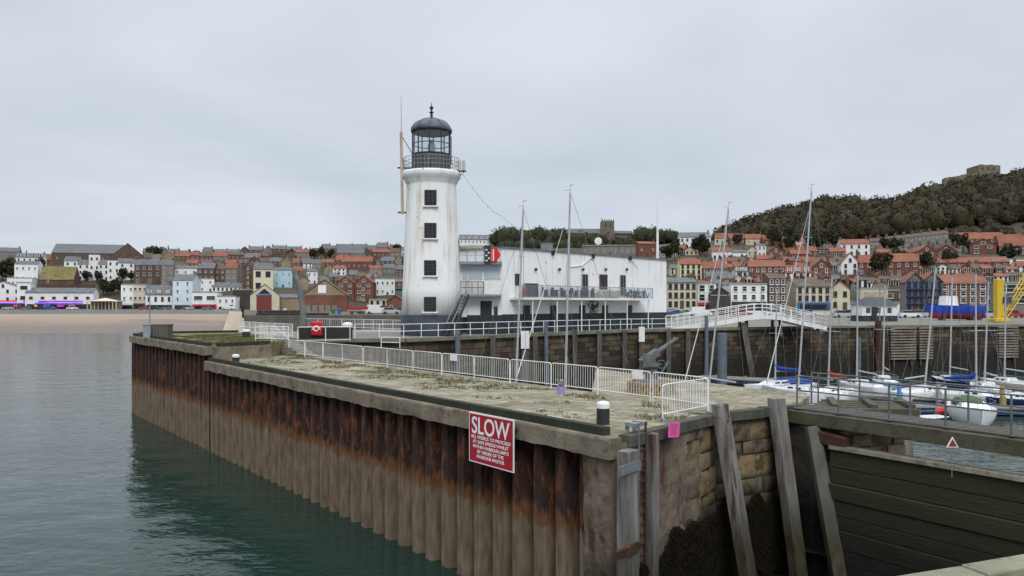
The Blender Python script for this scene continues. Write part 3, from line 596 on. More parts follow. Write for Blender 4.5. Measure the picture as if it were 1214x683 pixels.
for k in range(5): m.box(p+Vector((-.46+.23*k, -.46, .5)), (.2, .04, .98))
m.box(p+Vector((0, 0, 1.04)), (1.25, 1.0, .08)); tag(m.build('storage_box', mat('old_board', (.12, .11, .09), (.08, .075, .06), 3, .9)), 'weathered wooden locker beside the grey cabinet', 'locker')
# crooked steel davit post
p = PZ(360, 404, 6.45); m = MB(); m.path([p, p+Vector((-.05, 0, 2.2)), p+Vector((-.3, 0, 4.0)), p+Vector((-.62, 0, 4.75)), p+Vector((-.7, 0, 5.2))], [.24, .24, .22, .2, .2], 12)
tag(m.build('mooring_post', mat('post_grey', (.17, .17, .165), (.11, .11, .105), 1.5, .7)), 'thick grey mooring post bent at its top by the white rails', 'post')
# ------------------------------------------------------------------ railings on the far quay
def railing(pts, label, h=1.05, rails=(1, .5), step=1.6, mt=None, bars=0, r=.028, name='railing', group=None, parts=True):
    mt = mt or whitep; pts = [Vector(p) for p in pts]; root = empty(name, pts[0], label, 'railing', group)
    for a, b in zip(pts[:-1], pts[1:]):
        L = (b-a).length; n = max(1, round(L/step))
        for i in range(n+1):
            if i == 0 and a is not pts[0]: continue
            q = a.lerp(b, i/n); m = MB(); m.tube(q, q+Vector((0, 0, h)), r*1.1, n=6); m.build('post', mt, root)
        for e in rails: m = MB(); m.tube(a+Vector((0, 0, h*e)), b+Vector((0, 0, h*e)), r, n=6); m.build('rail', mt, root)
        if bars:
            m = MB(); nb = int(L/bars)
            for i in range(1, nb): q = a.lerp(b, i/nb); m.tube(q+Vector((0, 0, h*rails[-1])), q+Vector((0, 0, h)), r*.4, n=4)
            m.build('bars', mt, root)
    return root
def qe(px, off=.25, z=6.56): q = qpt(px)-qn(px)*off; q.z = z; return q
railing([qe(p) for p in (420, 478, 560, 660, 738, 775, 792)], 'white two-rail railing along the quay edge before the lighthouse', r=.032)
railing([(-25, 69.5, 6.5), (-20.5, 63.5, 6.5), (-17.2, 59.5, 6.5)], 'white barred railing across the back of the grassy raised deck', rails=(1, .55, .12), bars=.16)
railing([PZ(363, 389, 6.45), PZ(420, 390, 6.45), PZ(478, 392, 6.45)], 'white barred railing behind the tall fat bollard', rails=(1, .15), bars=.25)
railing([PZ(303, 404.5, 6.5), PZ(342, 405.5, 6.5)], 'short white railing at the head of the steps', rails=(1, .6, .2), bars=.16)
railing([PZ(353, 405.5, 6.45), PZ(386, 405, 6.45), PZ(415, 404.5, 6.45)], 'white framed railing with dark infill behind the red lifebuoy box', rails=(1, .1), bars=0)
a = PZ(354, 405, 6.45); b = PZ(414, 404, 6.45); m = MB(); m.beam(a+Vector((0, .1, .58)), b+Vector((0, .1, .58)), .04, .8); tag(m.build('ribbed_panel', mat('dark_board', (.02, .02, .02), (.04, .035, .03), 3, .8)), 'dark ribbed panel fixed behind the white framed railing', 'panel')
railing([PZ(452, 412, 6.2), PZ(474, 412.5, 6.2)], 'short white railing at the quay corner below the lighthouse', h=.7)
# lifebuoy box
p = PZ(378, 403.5, 6.5)+Vector((0, -.6, .25)); lb = empty('lifebuoy_cabinet', p, 'red lifebuoy cabinet with white emblem on the quay railing', 'lifebuoy box')
m = MB(); m.box(p+Vector((0, 0, .62)), (.82, .24, 1.05)); m.build('case', redp, lb, bevel=.12)
m = MB(); q = p+Vector((0, -.14, .62)); m.path([q+Vector((.17*math.cos(t), 0, .17*math.sin(t))) for t in np.linspace(0, 2*PI, 17)], .05, 6)
for s in (-1, 1): m.beam(q+Vector((.3*s, 0, -.1)), q+Vector((.2*s, 0, .12)), .03, .05); 
m.build('emblem', signwhite, lb)
m = MB(); m.tube(p+Vector((0, .1, -.25)), p+Vector((0, .1, .2)), .06); m.build('stand', blackp, lb)
# ------------------------------------------------------------------ timber and steel posts along the quay wall
def qpost(px, ytop, ybot, wd, mt, label, round_=False, cap=None, out=.45, lean=0, name='fender_post', cat='post', grp='posts against the far quay wall'):
    q = qpt(px)+qn(px)*out; zt_ = CZ-(ytop-HY)*q.y/F; zb = -.5; m = MB()
    if round_: m.tube((q.x+lean, q.y, zb), (q.x, q.y, zt_), wd/2, n=12)
    else: m.beam((q.x+lean, q.y-abs(lean), zb), (q.x, q.y, zt_), wd, wd*.8, up=(0, 1, 0))
    o = m.build(name, mt); tag(o, label, cat, grp)
    if cap: m = MB(); m.box((q.x, q.y-.06, zt_-cap/2+.03), (wd*1.15, wd*1.1, cap)); m.build('white_sleeve', whitep, o)
plist = [(538, 392, .42, 1, 'slim blue steel tube pile below the lighthouse steps'), (580, 398, .42, 0, 'grey timber post below the black doorway'), (618, 393, .62, 2, 'thick post with white sleeve left of the leaning mast'), (643, 381, .36, 1, 'tall blue steel tube pile in front of the balcony'), (630, 399, .4, 0, 'dark timber post right of the white sleeved post'), (677, 391, .4, 0, 'timber post left of the tall middle mast'), (706, 393, .42, 0, 'timber post right of the tall middle mast'), (736, 392, .42, 0, 'timber post left of the second sleeved post'), (757, 388, .5, 2, 'post with long white sleeve below the balcony end'), (789, 391, .48, 0, 'timber post below the end of the white building'), (812, 390, .48, 0, 'timber post with broad head below the footbridge end'), (834, 374, .42, 1, 'tall blue steel pile standing by the footbridge'), (877, 383, .6, 3, 'leaning timber prop below the white footbridge'), (1038, 380, .75, 4, 'thick rust-brown pile beside the black and white hut'), (1015, 400, .5, 1, 'pale steel ladder pile left of the rust-brown pile')]
for (px, yt, wd, ty, lb_) in plist:
    qpost(px, yt, 470, wd, (timber, steelblue, timber, timber, rustm)[ty], lb_, round_=ty in (1, 4), cap=1.5 if ty == 2 else None, lean=1.0 if ty == 3 else 0)
q = PY(856, 395, 74); m = MB(); m.tube((q.x, q.y, -.5), (q.x, q.y, q.z), .46, n=16); tag(m.build('pontoon_pile', steelblue), 'fat grey blue tubular pile holding the pontoon', 'pile')
# slatted timber fenders
for i, (pa, pb, lb_) in enumerate(((1053, 1083, 'slatted timber fender left on the far quay wall'), (1087, 1103, 'narrow slatted timber fender in the middle of the far quay wall'), (1181, 1204, 'slatted timber fender below the yellow crane'))):
    a = qpt(pa)+qn(pa)*.35; b = qpt(pb)+qn(pb)*.35; root = empty('slatted_fender', (a.x, a.y, 2.5), lb_, 'fender', 'slatted fenders on the far quay')
    m = MB()
    for k in range(12): z = 6.2-.34*k; m.beam((a.x, a.y, z), (b.x, b.y, z), .2, .2)
    m.build('slats', mat('pale_slat', (.26, .22, .17), (.13, .11, .085), 1, .9), root)
    m = MB(); 
    for q in (a.lerp(b, .15), a.lerp(b, .85)): m.beam((q.x, q.y+.15, 1.5), (q.x, q.y+.15, 6.4), .25, .2, up=(0, 1, 0))
    m.build('backing_post', timber, root)
#PART2
# ------------------------------------------------------------------ lighthouse
LX, LY, LZ = -7.0, 66.0, 6.45
lh = empty('lighthouse', (LX, LY, LZ), 'tall white lighthouse tower with dark glazed lantern and domed roof', 'lighthouse')
def stained(name, base, streak, amt=.62):
    m = mat(name, base, tuple(x*.93 for x in base), .35, .65, .008, 3)
    t = m.node_tree; b = t.nodes['Principled BSDF']; src = b.inputs['Base Color'].links[0].from_socket
    g = N(t, 'ShaderNodeNewGeometry'); mp = N(t, 'ShaderNodeMapping'); mp.inputs['Scale'].default_value = (1, 1, .10); t.links.new(g.outputs['Position'], mp.inputs[0])
    n = N(t, 'ShaderNodeTexNoise'); n.inputs['Scale'].default_value = 1.6; n.inputs['Detail'].default_value = 6; n.inputs['Roughness'].default_value = .7; t.links.new(mp.outputs[0], n.inputs['Vector'])
    mr = N(t, 'ShaderNodeMapRange'); mr.inputs['From Min'].default_value = amt-.07; mr.inputs['From Max'].default_value = amt+.16; mr.inputs['To Max'].default_value = .8; t.links.new(n.outputs['Fac'], mr.inputs['Value'])
    mm = N(t, 'ShaderNodeMix', data_type='RGBA'); mm.inputs['B'].default_value = (*streak, 1); t.links.new(mr.outputs[0], mm.inputs['Factor']); t.links.new(src, mm.inputs['A'])
    # flaked patches
    n2 = N(t, 'ShaderNodeTexNoise'); n2.inputs['Scale'].default_value = 1.1; n2.inputs['Detail'].default_value = 9; n2.inputs['Roughness'].default_value = .75; t.links.new(g.outputs['Position'], n2.inputs['Vector'])
    m2 = N(t, 'ShaderNodeMapRange'); m2.inputs['From Min'].default_value = .635; m2.inputs['From Max'].default_value = .65; t.links.new(n2.outputs['Fac'], m2.inputs['Value'])
    m3 = N(t, 'ShaderNodeMix', data_type='RGBA'); m3.inputs['B'].default_value = (.22, .17, .15, 1); t.links.new(m2.outputs[0], m3.inputs['Factor']); t.links.new(mm.outputs['Result'], m3.inputs['A'])
    t.links.new(m3.outputs['Result'], b.inputs['Base Color']); return m
lwhite = stained('lighthouse_render', (.80, .80, .79), (.42, .33, .2), .58)
bandm = mat('black_band', (.035, .045, .06), (.02, .026, .035), .8, .6, c3=(.09, .09, .09), c3lo=.62, c3hi=.7)
m = MB(); m.lathe([(2.66, 0), (2.66, .05), (2.63, 1.75)], (LX, LY, LZ), 64); m.build('black_base', bandm, lh, smooth=True)
m = MB(); m.lathe([(2.6, 1.751), (2.5, 4), (2.38, 7), (2.25, 10), (2.14, 13.2), (2.15, 13.4), (2.3, 13.55), (2.32, 13.75), (2.5, 13.9), (2.55, 14.3), (2.5, 14.42), (.5, 14.44)], (LX, LY, LZ), 64); m.build('tower', lwhite, lh, smooth=True)
leadm = mat('lead_roof', (.055, .06, .07), (.13, .14, .155), 1.2, .45, metal=.3, stretch=(1, 1, .4))
panm = mat('lantern_panel', (.05, .05, .055), (.10, .10, .105), 3, .5, stretch=(1, 1, .2))
nl = 10; rl = 1.66; a0 = R(18)
m = MB(); m.lathe([(rl+.03, 14.44), (rl+.03, 15.88)], (LX, LY, LZ), nl, a0); 
for k in range(60):
    t = 2*PI*k/60; rr = rl*math.cos(PI/nl)/math.cos(((t-a0) % (2*PI/nl))-PI/nl)+.04; m.box((LX+rr*math.cos(t), LY+rr*math.sin(t), LZ+15.15), (.05, .05, 1.4), t)
m.build('lantern_wall', panm, lh)
m = MB(); m.lathe([(rl+.08, 15.88), (rl+.08, 15.98), (rl, 15.98)], (LX, LY, LZ), nl, a0)
for k in range(nl):
    t = a0+2*PI*k/nl; t2 = a0+2*PI*(k+1)/nl; p = Vector((LX+rl*math.cos(t), LY+rl*math.sin(t), LZ)); q = Vector((LX+rl*math.cos(t2), LY+rl*math.sin(t2), LZ))
    m.beam(p+Vector((0, 0, 15.95)), p+Vector((0, 0, 17.95)), .10, .10); m.beam(p+Vector((0, 0, 16.85)), q+Vector((0, 0, 16.85)), .06, .06); m.beam(p+Vector((0, 0, 17.9)), q+Vector((0, 0, 17.9)), .1, .12)
m.build('glazing_bars', blackp, lh)
cg = bpy.data.materials.new('clear_glass'); cg.use_nodes = True; t = cg.node_tree; t.nodes.clear(); tr = N(t, 'ShaderNodeBsdfTransparent'); tr.inputs[0].default_value = (.86, .9, .92, 1); gl = N(t, 'ShaderNodeBsdfGlossy'); gl.inputs['Roughness'].default_value = .03; mxs = N(t, 'ShaderNodeMixShader'); fr = N(t, 'ShaderNodeFresnel'); fr.inputs[0].default_value = 1.5; ot = N(t, 'ShaderNodeOutputMaterial')
mxs.inputs[0].default_value = .1; t.links.new(tr.outputs[0], mxs.inputs[1]); t.links.new(gl.outputs[0], mxs.inputs[2]); t.links.new(mxs.outputs[0], ot.inputs[0])
for k in range(nl):
    t = a0+2*PI*k/nl; t2 = a0+2*PI*(k+1)/nl; p = Vector((LX+rl*math.cos(t), LY+rl*math.sin(t), LZ)); q = Vector((LX+rl*math.cos(t2), LY+rl*math.sin(t2), LZ)); m = MB()
    m.add([p+Vector((0, 0, 15.98)), q+Vector((0, 0, 15.98)), q+Vector((0, 0, 17.85)), p+Vector((0, 0, 17.85))], [(0, 1, 2, 3)]); m.build('lantern_pane', cg, lh)
m = MB(); m.lathe([(.12, 14.5), (.12, 16.2), (.3, 16.25), (.34, 16.6), (.3, 16.9), (.15, 17.1), (.05, 17.3)], (LX, LY, LZ), 20); m.build('lens', mat('lens_glass', (.5, .55, .55), (.3, .34, .36), 5, .1), lh)
m = MB(); m.lathe([(rl+.10, 17.9), (rl+.14, 18.05), (rl+.12, 18.2), (1.62, 18.42), (1.4, 18.68), (1.1, 18.88), (.7, 19.02), (.35, 19.1), (.3, 19.16), (.2, 19.22)], (LX, LY, LZ), 40)
dome = m.build('dome', leadm, lh, smooth=True)
m = MB()
for k in range(nl):
    t = a0+2*PI*k/nl; m.path([(LX+r*math.cos(t), LY+r*math.sin(t), LZ+z) for r, z in ((1.79, 18.2), (1.63, 18.44), (1.41, 18.7), (1.1, 18.9), (.7, 19.04), (.3, 19.14))], .03, 5)
m.build('dome_rib', leadm, dome)
m = MB(); m.lathe([(.22, 19.15), (.12, 19.3), (.1, 19.6), (.22, 19.68), (.1, 19.76), (.06, 19.9), (.17, 20.02), (.17, 20.12), (.06, 20.24), (.03, 20.3), (.02, 20.55)], (LX, LY, LZ), 16); m.build('finial', blackp, dome)
# gallery railing
m = MB()
for h in (.45, .8, 1.15): m.path([(LX+2.45*math.cos(t), LY+2.45*math.sin(t), LZ+14.42+h) for t in np.linspace(0, 2*PI, 49)], .022, 5, False)
for k in range(48): t = 2*PI*k/48; m.tube((LX+2.45*math.cos(t), LY+2.45*math.sin(t), LZ+14.4), (LX+2.45*math.cos(t), LY+2.45*math.sin(t), LZ+15.57), .014 if k % 4 else .025, n=5)
m.build('gallery_rail', galv, lh)
def lwin(py0, py1, px=510):
    zt_ = CZ-(py0-HY)*63.4/F; zb = CZ-(py1-HY)*63.4/F; rz = (zb+zt_)/2-LZ; rad = float(np.interp(rz, [1.7, 4, 7, 10, 13.2], [2.6, 2.5, 2.38, 2.25, 2.14]))
    x = (px-HX)/F*63.5; y = LY-math.sqrt(max(.1, rad**2-(x-LX)**2)); h = zt_-zb; w_ = 1.0
    m = MB(); m.box((x, y, (zt_+zb)/2), (w_, .3, h)); fr_ = m.build('window', blackp, lh)
    for i in (-1, 0, 1):
        pass
    m = MB(); m.box((x, y-.152, (zt_+zb)/2), (w_*.84, .01, h*.88)); m.build('pane', glassd, fr_)
    m = MB()
    for i in (-.17, .17): m.box((x+i*w_, y-.165, (zt_+zb)/2), (.035, .02, h*.88))
    for i in (-.22, 0, .22): m.box((x, y-.168, (zt_+zb)/2+i*h), (w_*.84, .02, .035))
    m.build('glazing_bars', mat('bar_dark', (.05, .05, .055), (.08, .08, .08), 3, .5), fr_)
    m = MB(); m.box((x, y-.06, zb-.07), (w_*1.3, .35, .1)); m.build('sill', lwhite, fr_)
for a, b in ((224.5, 243), (264, 282), (308.5, 326.5), (352, 369.5)): lwin(a, b)
for ob in list(bpy.data.objects):
    r0 = ob
    if ob.type == 'MESH' and ob.parent is not None and (ob.parent == lh or ob.parent.parent == lh) and not ob.name.startswith(('window', 'pane', 'sill', 'black_base')):
        for v in ob.data.vertices:
            if v.co.z > 12.6: v.co.z -= .33*min(1, (v.co.z-12.6)/.6)
# mast fixed to the gallery
vm_ = stained('vent_pipe_paint', (.5, .44, .36), (.25, .09, .035), .44)
x0 = (475.5-HX)/F*65.2; mast = empty('vent_pipe', (x0, 65.2, 14), 'rusty cream pipe and whip aerial bolted to the side of the lighthouse gallery', 'pipe')
m = MB(); m.tube((x0+.12, 65.2, CZ-(254-HY)*65.2/F), (x0, 65.2, CZ-(157-HY)*65.2/F), .13, .12, n=12); m.build('pipe', vm_, mast)
m = MB(); m.tube((x0+.02, 65.2, CZ-(157-HY)*65.2/F), (x0+.0, 65.2, CZ-(114-HY)*65.2/F), .035, .015, n=6); m.build('aerial', galv, mast)
m = MB()
for py in (252, 199): z = CZ-(py-HY)*65.2/F; m.beam((x0-.3, 65.2, z), (x0+1.0, 65.4, z), .14, .12)
m.tube((x0, 65.2, CZ-(160-HY)*65.2/F), (x0+1.6, 65.1, CZ-(197-HY)*65.2/F), .03); m.build('bracket', rustm, mast)
q = Vector(((548-HX)/F*65.5, 65.5, CZ-(203-HY)*65.5/F)); root = empty('fog_detector', q, 'small white lamp unit on a bracket at the right of the gallery', 'lamp unit')
m = MB(); m.beam((LX+2.3, 65.5, q.z), (q.x+.35, 65.5, q.z), .3, .08); m.beam((LX+2.3, 65.5, q.z-.6), (q.x+.2, 65.5, q.z), .05, .05); m.build('bracket', rustm, root)
for dx in (-.25, .12): m = MB(); m.lathe([(.14, .05), (.14, .9), (.05, 1.0)], (q.x+dx, q.y, q.z), 10); m.build('lamp', mat('lamp_plastic', (.5, .5, .5), (.4, .4, .4), 4, .4), root)
m = MB(); m.tube((LX+1.85, 64.4, LZ+14.5), (LX+1.85, 64.4, LZ+16.9), .03); tag(m.build('gallery_rod', blackp), 'thin black rod standing up from the gallery beside the lantern', 'rod')
# festoon wire
pts = [Vector(((px-HX)/F*Y, Y, CZ-(py-HY)*Y/F)) for px, py, Y in ((549, 207, 65.5), (560, 222, 66), (572, 238, 66.5), (584, 250, 67), (593, 255, 67.5), (602, 263, 70), (610, 268, 72), (622, 292, 75))]
m = MB(); m.path(pts, .010, 4); 
for a, b in zip(pts[:-1], pts[1:]):
    for k in (0, .5): q = a.lerp(b, k); m.box(q-Vector((0, 0, .08)), (.045, .045, .07))
tag(m.build('festoon_cable', blackp), 'sagging cable of small bulbs from the gallery to the clubhouse roof', 'cable')
# ------------------------------------------------------------------ clubhouse
cw = stained('clubhouse_render', (.80, .80, .80), (.42, .36, .29), .6)
P0 = Vector((-.92, 69, 0)); P1 = Vector((18.0, 88.5, 0)); cdv = (P1-P0).normalized(); cn = Vector((cdv.y, -cdv.x, 0)); CL = (P1-P0).length
cr_ = math.atan2(cdv.y, cdv.x); club = empty('clubhouse', (P0.x, P0.y, 6.45), 'long white flat-roofed clubhouse with a balcony beside the lighthouse', 'building')
def cpt(u, o, z): q = P0+cdv*u+cn*o; return Vector((q.x, q.y, z))
def cbox(mb, u, o, z, du, do_, dz): mb.box(cpt(u, o, z), (du, do_, dz), cr_)
def cu(px, o=0):
    t = (px-HX)/F; q = P0+cn*o; return (t*q.y-q.x)/(cdv.x-t*cdv.y)
def cz_(px, py, o=0): u = cu(px, o); return CZ-(py-HY)*cpt(u, o, 0).y/F
ZT = 14.25
m = MB(); cbox(m, CL/2, -3.5, (8.2+ZT)/2, CL, 7, ZT-8.2); m.build('wall', cw, club)
m = MB(); cbox(m, CL/2, -3.5, 7.3, CL+.06, 7.06, 1.8); m.build('black_base', bandm, club)
m = MB(); cbox(m, CL/2, -3.5, ZT+.06, CL+.3, 7.3, .12); m.build('roof', mat('roof_felt', (.12, .12, .125), (.2, .2, .2), 1, .9), club)
def cwindow(px, py0, py1, w_, framem, name='window', par=None):
    u = cu(px); zt_ = cz_(px, py0); zb = cz_(px, py1); m = MB(); cbox(m, u, .03, (zt_+zb)/2, w_, .14, zt_-zb); fr_ = m.build(name, framem, par or club)
    m = MB(); cbox(m, u, .105, (zt_+zb)/2, w_-.16, .01, zt_-zb-.16); m.build('pane', glassd, fr_)
    m = MB(); cbox(m, u, .115, (zt_+zb)/2, .05, .03, zt_-zb-.1); m.build('mullion', framem, fr_)
fg = mat('frame_grey', (.25, .26, .27), (.2, .2, .21), 3, .5)
cwindow(613, 324.5, 338, .55, blackp); cwindow(693, 325, 352, .95, fg); cwindow(715, 325.5, 352, 1.3, mat('frame_maroon', (.12, .04, .04), (.09, .03, .03), 3, .5)); cwindow(738, 326, 351, 1.0, fg)
for px in (624, 656, 690, 717, 746): cwindow(px, 362, 384, .9, blackp, 'lower_window')
for px in (634, 662, 690, 717, 742):
    u = cu(px); z = cz_(px, 319.5); m = MB(); m.tube(cpt(u, .1, z), cpt(u, .24, z), .14, n=12); m.build('wall_lamp', blackp, club)
for px, py in ((655, 300), (702, 304), (746, 306)):
    u = cu(px); z = cz_(px, py); m = MB(); cbox(m, u, .12, z, .35, .25, .45); m.build('rain_hopper', blackp, club)
    m = MB(); m.path([cpt(u, .1, z), cpt(u+(-.0 if px < 700 else (-1.8 if px == 702 else 1.5)), .1, z-1.0), cpt(u+(0 if px < 700 else (-3.6 if px == 702 else 1.5)), .1, z-(4.3 if px != 702 else 1.2))], .05, 6); m.build('downpipe', cw, club)
# balcony
bu0 = cu(619, 1.6); bu1 = cu(773, 1.6); zb = cz_(690, 354.5, 1.6)
bal = bpy.data.objects.new('balcony', None); COL.objects.link(bal); bal.parent = club
m = MB(); cbox(m, (bu0+bu1)/2, .85, zb, bu1-bu0, 1.7, .22); m.build('floor', whitep, bal)
m = MB()
for k in range(9):
    u = bu0+(bu1-bu0)*k/8; cbox(m, u, 1.66, zb+.62, .06, .06, 1.2)
cbox(m, (bu0+bu1)/2, 1.66, zb+1.22, bu1-bu0, .07, .06); cbox(m, (bu0+bu1)/2, 1.66, zb+.2, bu1-bu0, .05, .05); m.build('handrail', fg, bal)
m = MB(); cbox(m, (bu0+bu1)/2, 1.66, zb+.7, bu1-bu0-.1, .012, .95); m.build('glass_screen', cg, bal)
for px in (632, 661, 690, 718, 744, 769):
    u = cu(px, 1.6); m = MB(); m.tube(cpt(u, 1.55, 6.45), cpt(u, 1.55, zb-.1), .06); m.build('support_post', whitep, bal)
dk = mat('furniture_dark', (.03, .035, .04), (.05, .05, .05), 3, .6)
def chair(u, label, mt=dk):
    rt = empty('balcony_chair', cpt(u, .7, zb+.11), label, 'chair', 'chairs on the clubhouse balcony'); m = MB(); cbox(m, u, .7, zb+.56, .45, .45, .06); m.build('seat', mt, rt)
    m = MB(); cbox(m, u, .48, zb+.85, .45, .05, .5); m.build('backrest', mt, rt)
    for a in (-.19, .19):
        for b in (-.19, .19): m = MB(); cbox(m, u+a, .7+b, zb+.33, .04, .04, .44); m.build('leg', mt, rt)
def table(u, label, L=1.1):
    rt = empty('balcony_table', cpt(u, .8, zb+.11), label, 'table', 'tables on the clubhouse balcony'); m = MB(); cbox(m, u, .8, zb+.84, L, .7, .05); m.build('tabletop', dk, rt)
    for a in (-L/2+.08, L/2-.08):
        m = MB(); cbox(m, u+a, .8, zb+.46, .06, .5, .7); m.build('leg', dk, rt)
for k, px in enumerate((651, 663, 672, 687, 699)): table(cu(px, .8), ['leftmost', 'second', 'middle', 'fourth', 'rightmost'][k]+' dark table of five on the clubhouse balcony')
for k, px in enumerate((646, 657, 668, 680, 693, 705)): chair(cu(px, .7), 'dark balcony chair, %s from the left behind the glass screen' % ordn[k])
for k, px in enumerate((715, 729)):
    rt = empty('cream_parasol_base', cpt(cu(px, .8), .8, zb+.11), ['left cream cushioned tub seat below the maroon framed window', 'right cream cushioned tub seat on the balcony'][k], 'tub seat'); m = MB(); m.lathe([(.45, 0), (.55, .3), (.6, .75), (.5, .85), (.05, .8)], cpt(cu(px, .8), .8, zb+.12), 14); m.build('cushion', mat('cream_cushion', (.55, .5, .38), (.5, .45, .33), 3, .8), rt)
rt = cpt(cu(630, .8), .8, zb+.12); m = MB(); m.box(rt+Vector((0, 0, .6)), (1.3, .6, 1.2), cr_); m.box(rt+Vector((0, 0, 1.25)), (1.4, .7, .08), cr_); tag(m.build('bar_counter', dk, bevel=.03), 'dark covered bar counter at the left end of the balcony', 'counter')
q = cpt(cu(622, .9), .9, zb+.12); m = MB(); m.lathe([(.25, 0), (.28, .5), (.2, .9), (.05, .95)], q, 10); tag(m.build('red_cylinder', mat('dull_red', (.25, .03, .03), (.2, .03, .03), 3, .5)), 'dull red gas cylinder at the left balcony end', 'cylinder')
m = MB()
for i in range(26):
    u = cu(742, 1.4)+random.uniform(0, 4.2); q = cpt(u, 1.45, zb+.4); a = random.uniform(0, PI); m.path([q+cdv*.3*math.cos(t)*random.uniform(.6, 1)+Vector((0, 0, .3*math.sin(t)+random.uniform(-.1, .4))) for t in np.linspace(a, a+4, 7)], .05, 5)
tag(m.build('rope_heap', mat('green_net', (.02, .04, .04), (.05, .06, .06), 6, .9), smooth=True), 'dark tangled fishing net stored at the right balcony end', 'net')
m = MB(); u = cu(725, 1.6); 
for i in range(70): a = random.uniform(0, 2*PI); r = random.uniform(0, 1.0); q = cpt(cu(702, .3)+r*math.cos(a), .3, zb-.9+.9*r*math.sin(a)); m.add([q, q+Vector((.2, -.05, .1)), q+Vector((.1, -.08, .25))], [(0, 1, 2)])
tag(m.build('wall_weeds', mat('wall_weed', (.07, .07, .03), (.12, .07, .04), 5, .9)), 'brown weeds growing from the wall under the balcony', 'weeds')
# glazed link block between tower and clubhouse
lk = empty('link_block', (-3.0, 68, 6.45), 'white glazed lookout block with balcony between lighthouse and clubhouse', 'building')
Yl = 68.0
def lp(px, Y=Yl): return (px-HX)/F*Y
def lzz(py, Y=Yl): return CZ-(py-HY)*Y/F
def lbox(mb, px0, px1, py0, py1, Y, dep): x0, x1, z0, z1 = lp(px0, Y), lp(px1, Y), lzz(py1, Y), lzz(py0, Y); mb.box(((x0+x1)/2, Y+dep/2, (z0+z1)/2), (x1-x0, dep, z1-z0))
m = MB(); lbox(m, 540, 594.5, 312, 376, Yl, 4.5); m.build('wall', cw, lk)
m = MB(); m.box(((lp(554)+lp(594.5))/2, Yl+2.25, 7.25), (lp(594.5)-lp(554)+.06, 4.56, 1.8)); m.build('black_base', bandm, lk)
m = MB(); lbox(m, 542, 595, 310, 313.5, 67.2, 5.5); m.build('roof_slab', galv, lk)
for a, b in ((548.5, 553.5), (555.5, 571.5), (574, 593)):
    m = MB(); lbox(m, a-.8, b+.8, 314.5, 331.5, Yl-.06, .1); f_ = m.build('window', whitep, lk)
    m = MB(); lbox(m, a, b, 315.5, 330.5, Yl-.09, .05); m.build('pane', mat('pale_blind', (.42, .5, .55), (.36, .44, .5), .8, .12, spec=.6), f_)
m = MB(); lbox(m, 569.5, 583, 357, 397, Yl-.07, .1); dr = m.build('door', blackp, lk)
m = MB(); lbox(m, 585.5, 590, 363.5, 376, Yl-.07, .1); m.build('side_window', blackp, lk)
m = MB(); lbox(m, 572.5, 594.5, 333, 349, 66.9, .15); m.build('balcony_panel', whitep, lk)
m = MB(); lbox(m, 538, 594.5, 349, 351.5, 66.8, 1.25); m.build('balcony_floor', galv, lk)
m = MB()
for k in range(6): x = lp(538.5+k*7, 66.85); m.tube((x, 66.85, lzz(349.5, 66.85)), (x, 66.85, lzz(334, 66.85)), .03, n=6)
for py in (334, 341): m.tube((lp(538.5, 66.85), 66.85, lzz(py, 66.85)), (lp(573, 66.85), 66.85, lzz(py, 66.85)), .03, n=6)
for k in range(40): x = lp(538.5+k*.87, 66.85); m.tube((x, 66.85, lzz(349.5, 66.85)), (x, 66.85, lzz(334, 66.85)), .008, n=4)
m.build('balcony_rail', rustm, lk)
m = MB()
for k in range(6): x = lp(544.5+k*9.6, 67.4); m.tube((x, 67.4, lzz(311)), (x, 67.4, lzz(295)), .025, n=6)
for py in (295.5, 303): m.tube((lp(544.5, 67.4), 67.4, lzz(py)), (lp(593, 67.4), 67.4, lzz(py)), .025, n=6)
m.build('roof_rail', galv, lk)
st = empty('outside_stair', (lp(535), 65.6, 6.45), 'steep dark steel stair climbing to the lookout balcony', 'stair')
b0_ = Vector((lp(529, 62.8), 62.8, 6.5)); t0_ = Vector((lp(549, 65.6), 65.6, lzz(350, 65.6)))
sd_ = Vector((.5, -.45, 0))
for s in (0, 1):
    m = MB(); m.beam(b0_+sd_*s, t0_+sd_*s, .08, .25); m.build('stringer', dk, st)
    m = MB(); m.tube(b0_+sd_*s+Vector((0, 0, 1.0)), t0_+sd_*s+Vector((0, 0, 1.0)), .03); m.build('handrail', galv, st)
for k in range(12): m = MB(); m.beam(b0_.lerp(t0_, (k+.5)/12), b0_.lerp(t0_, (k+.5)/12)+sd_, .26, .05); m.build('tread', dk, st)
# black board and red arrow on the roof rail
sb_ = empty('arrow_sign', (lp(578, 67.1), 67.1, lzz(312)), 'black tide board with a red arrow above the lookout windows', 'sign')
m = MB(); lbox(m, 574.2, 582, 291, 312.5, 67.1, .12); m.build('board', blackp, sb_)
m = MB(); zz0 = lzz(310.5, 67.05); zz1 = lzz(294, 67.05); xa, xb, xc = lp(582.3, 67.05), lp(588.8, 67.05), lp(593.6, 67.05); zc_ = (zz0+zz1)/2
pl_ = [(xa, zz0), (xb, zz0), (xc, zc_), (xb, zz1), (xa, zz1)]
m.add([(x, 67.05, z) for x, z in pl_]+[(x, 67.15, z) for x, z in pl_], [(0, 1, 2, 3, 4), (9, 8, 7, 6, 5)]+[(i, i+5, (i+1) % 5+5, (i+1) % 5) for i in range(5)]); m.build('arrow', mat('arrow_red', (.65, .02, .02), (.58, .02, .02), 3, .45), sb_)
m = MB(); m.box(((xa*.6+xb*.4), 67.04, zc_), (.1, .02, 1.0)); m.build('stripe', signwhite, sb_)
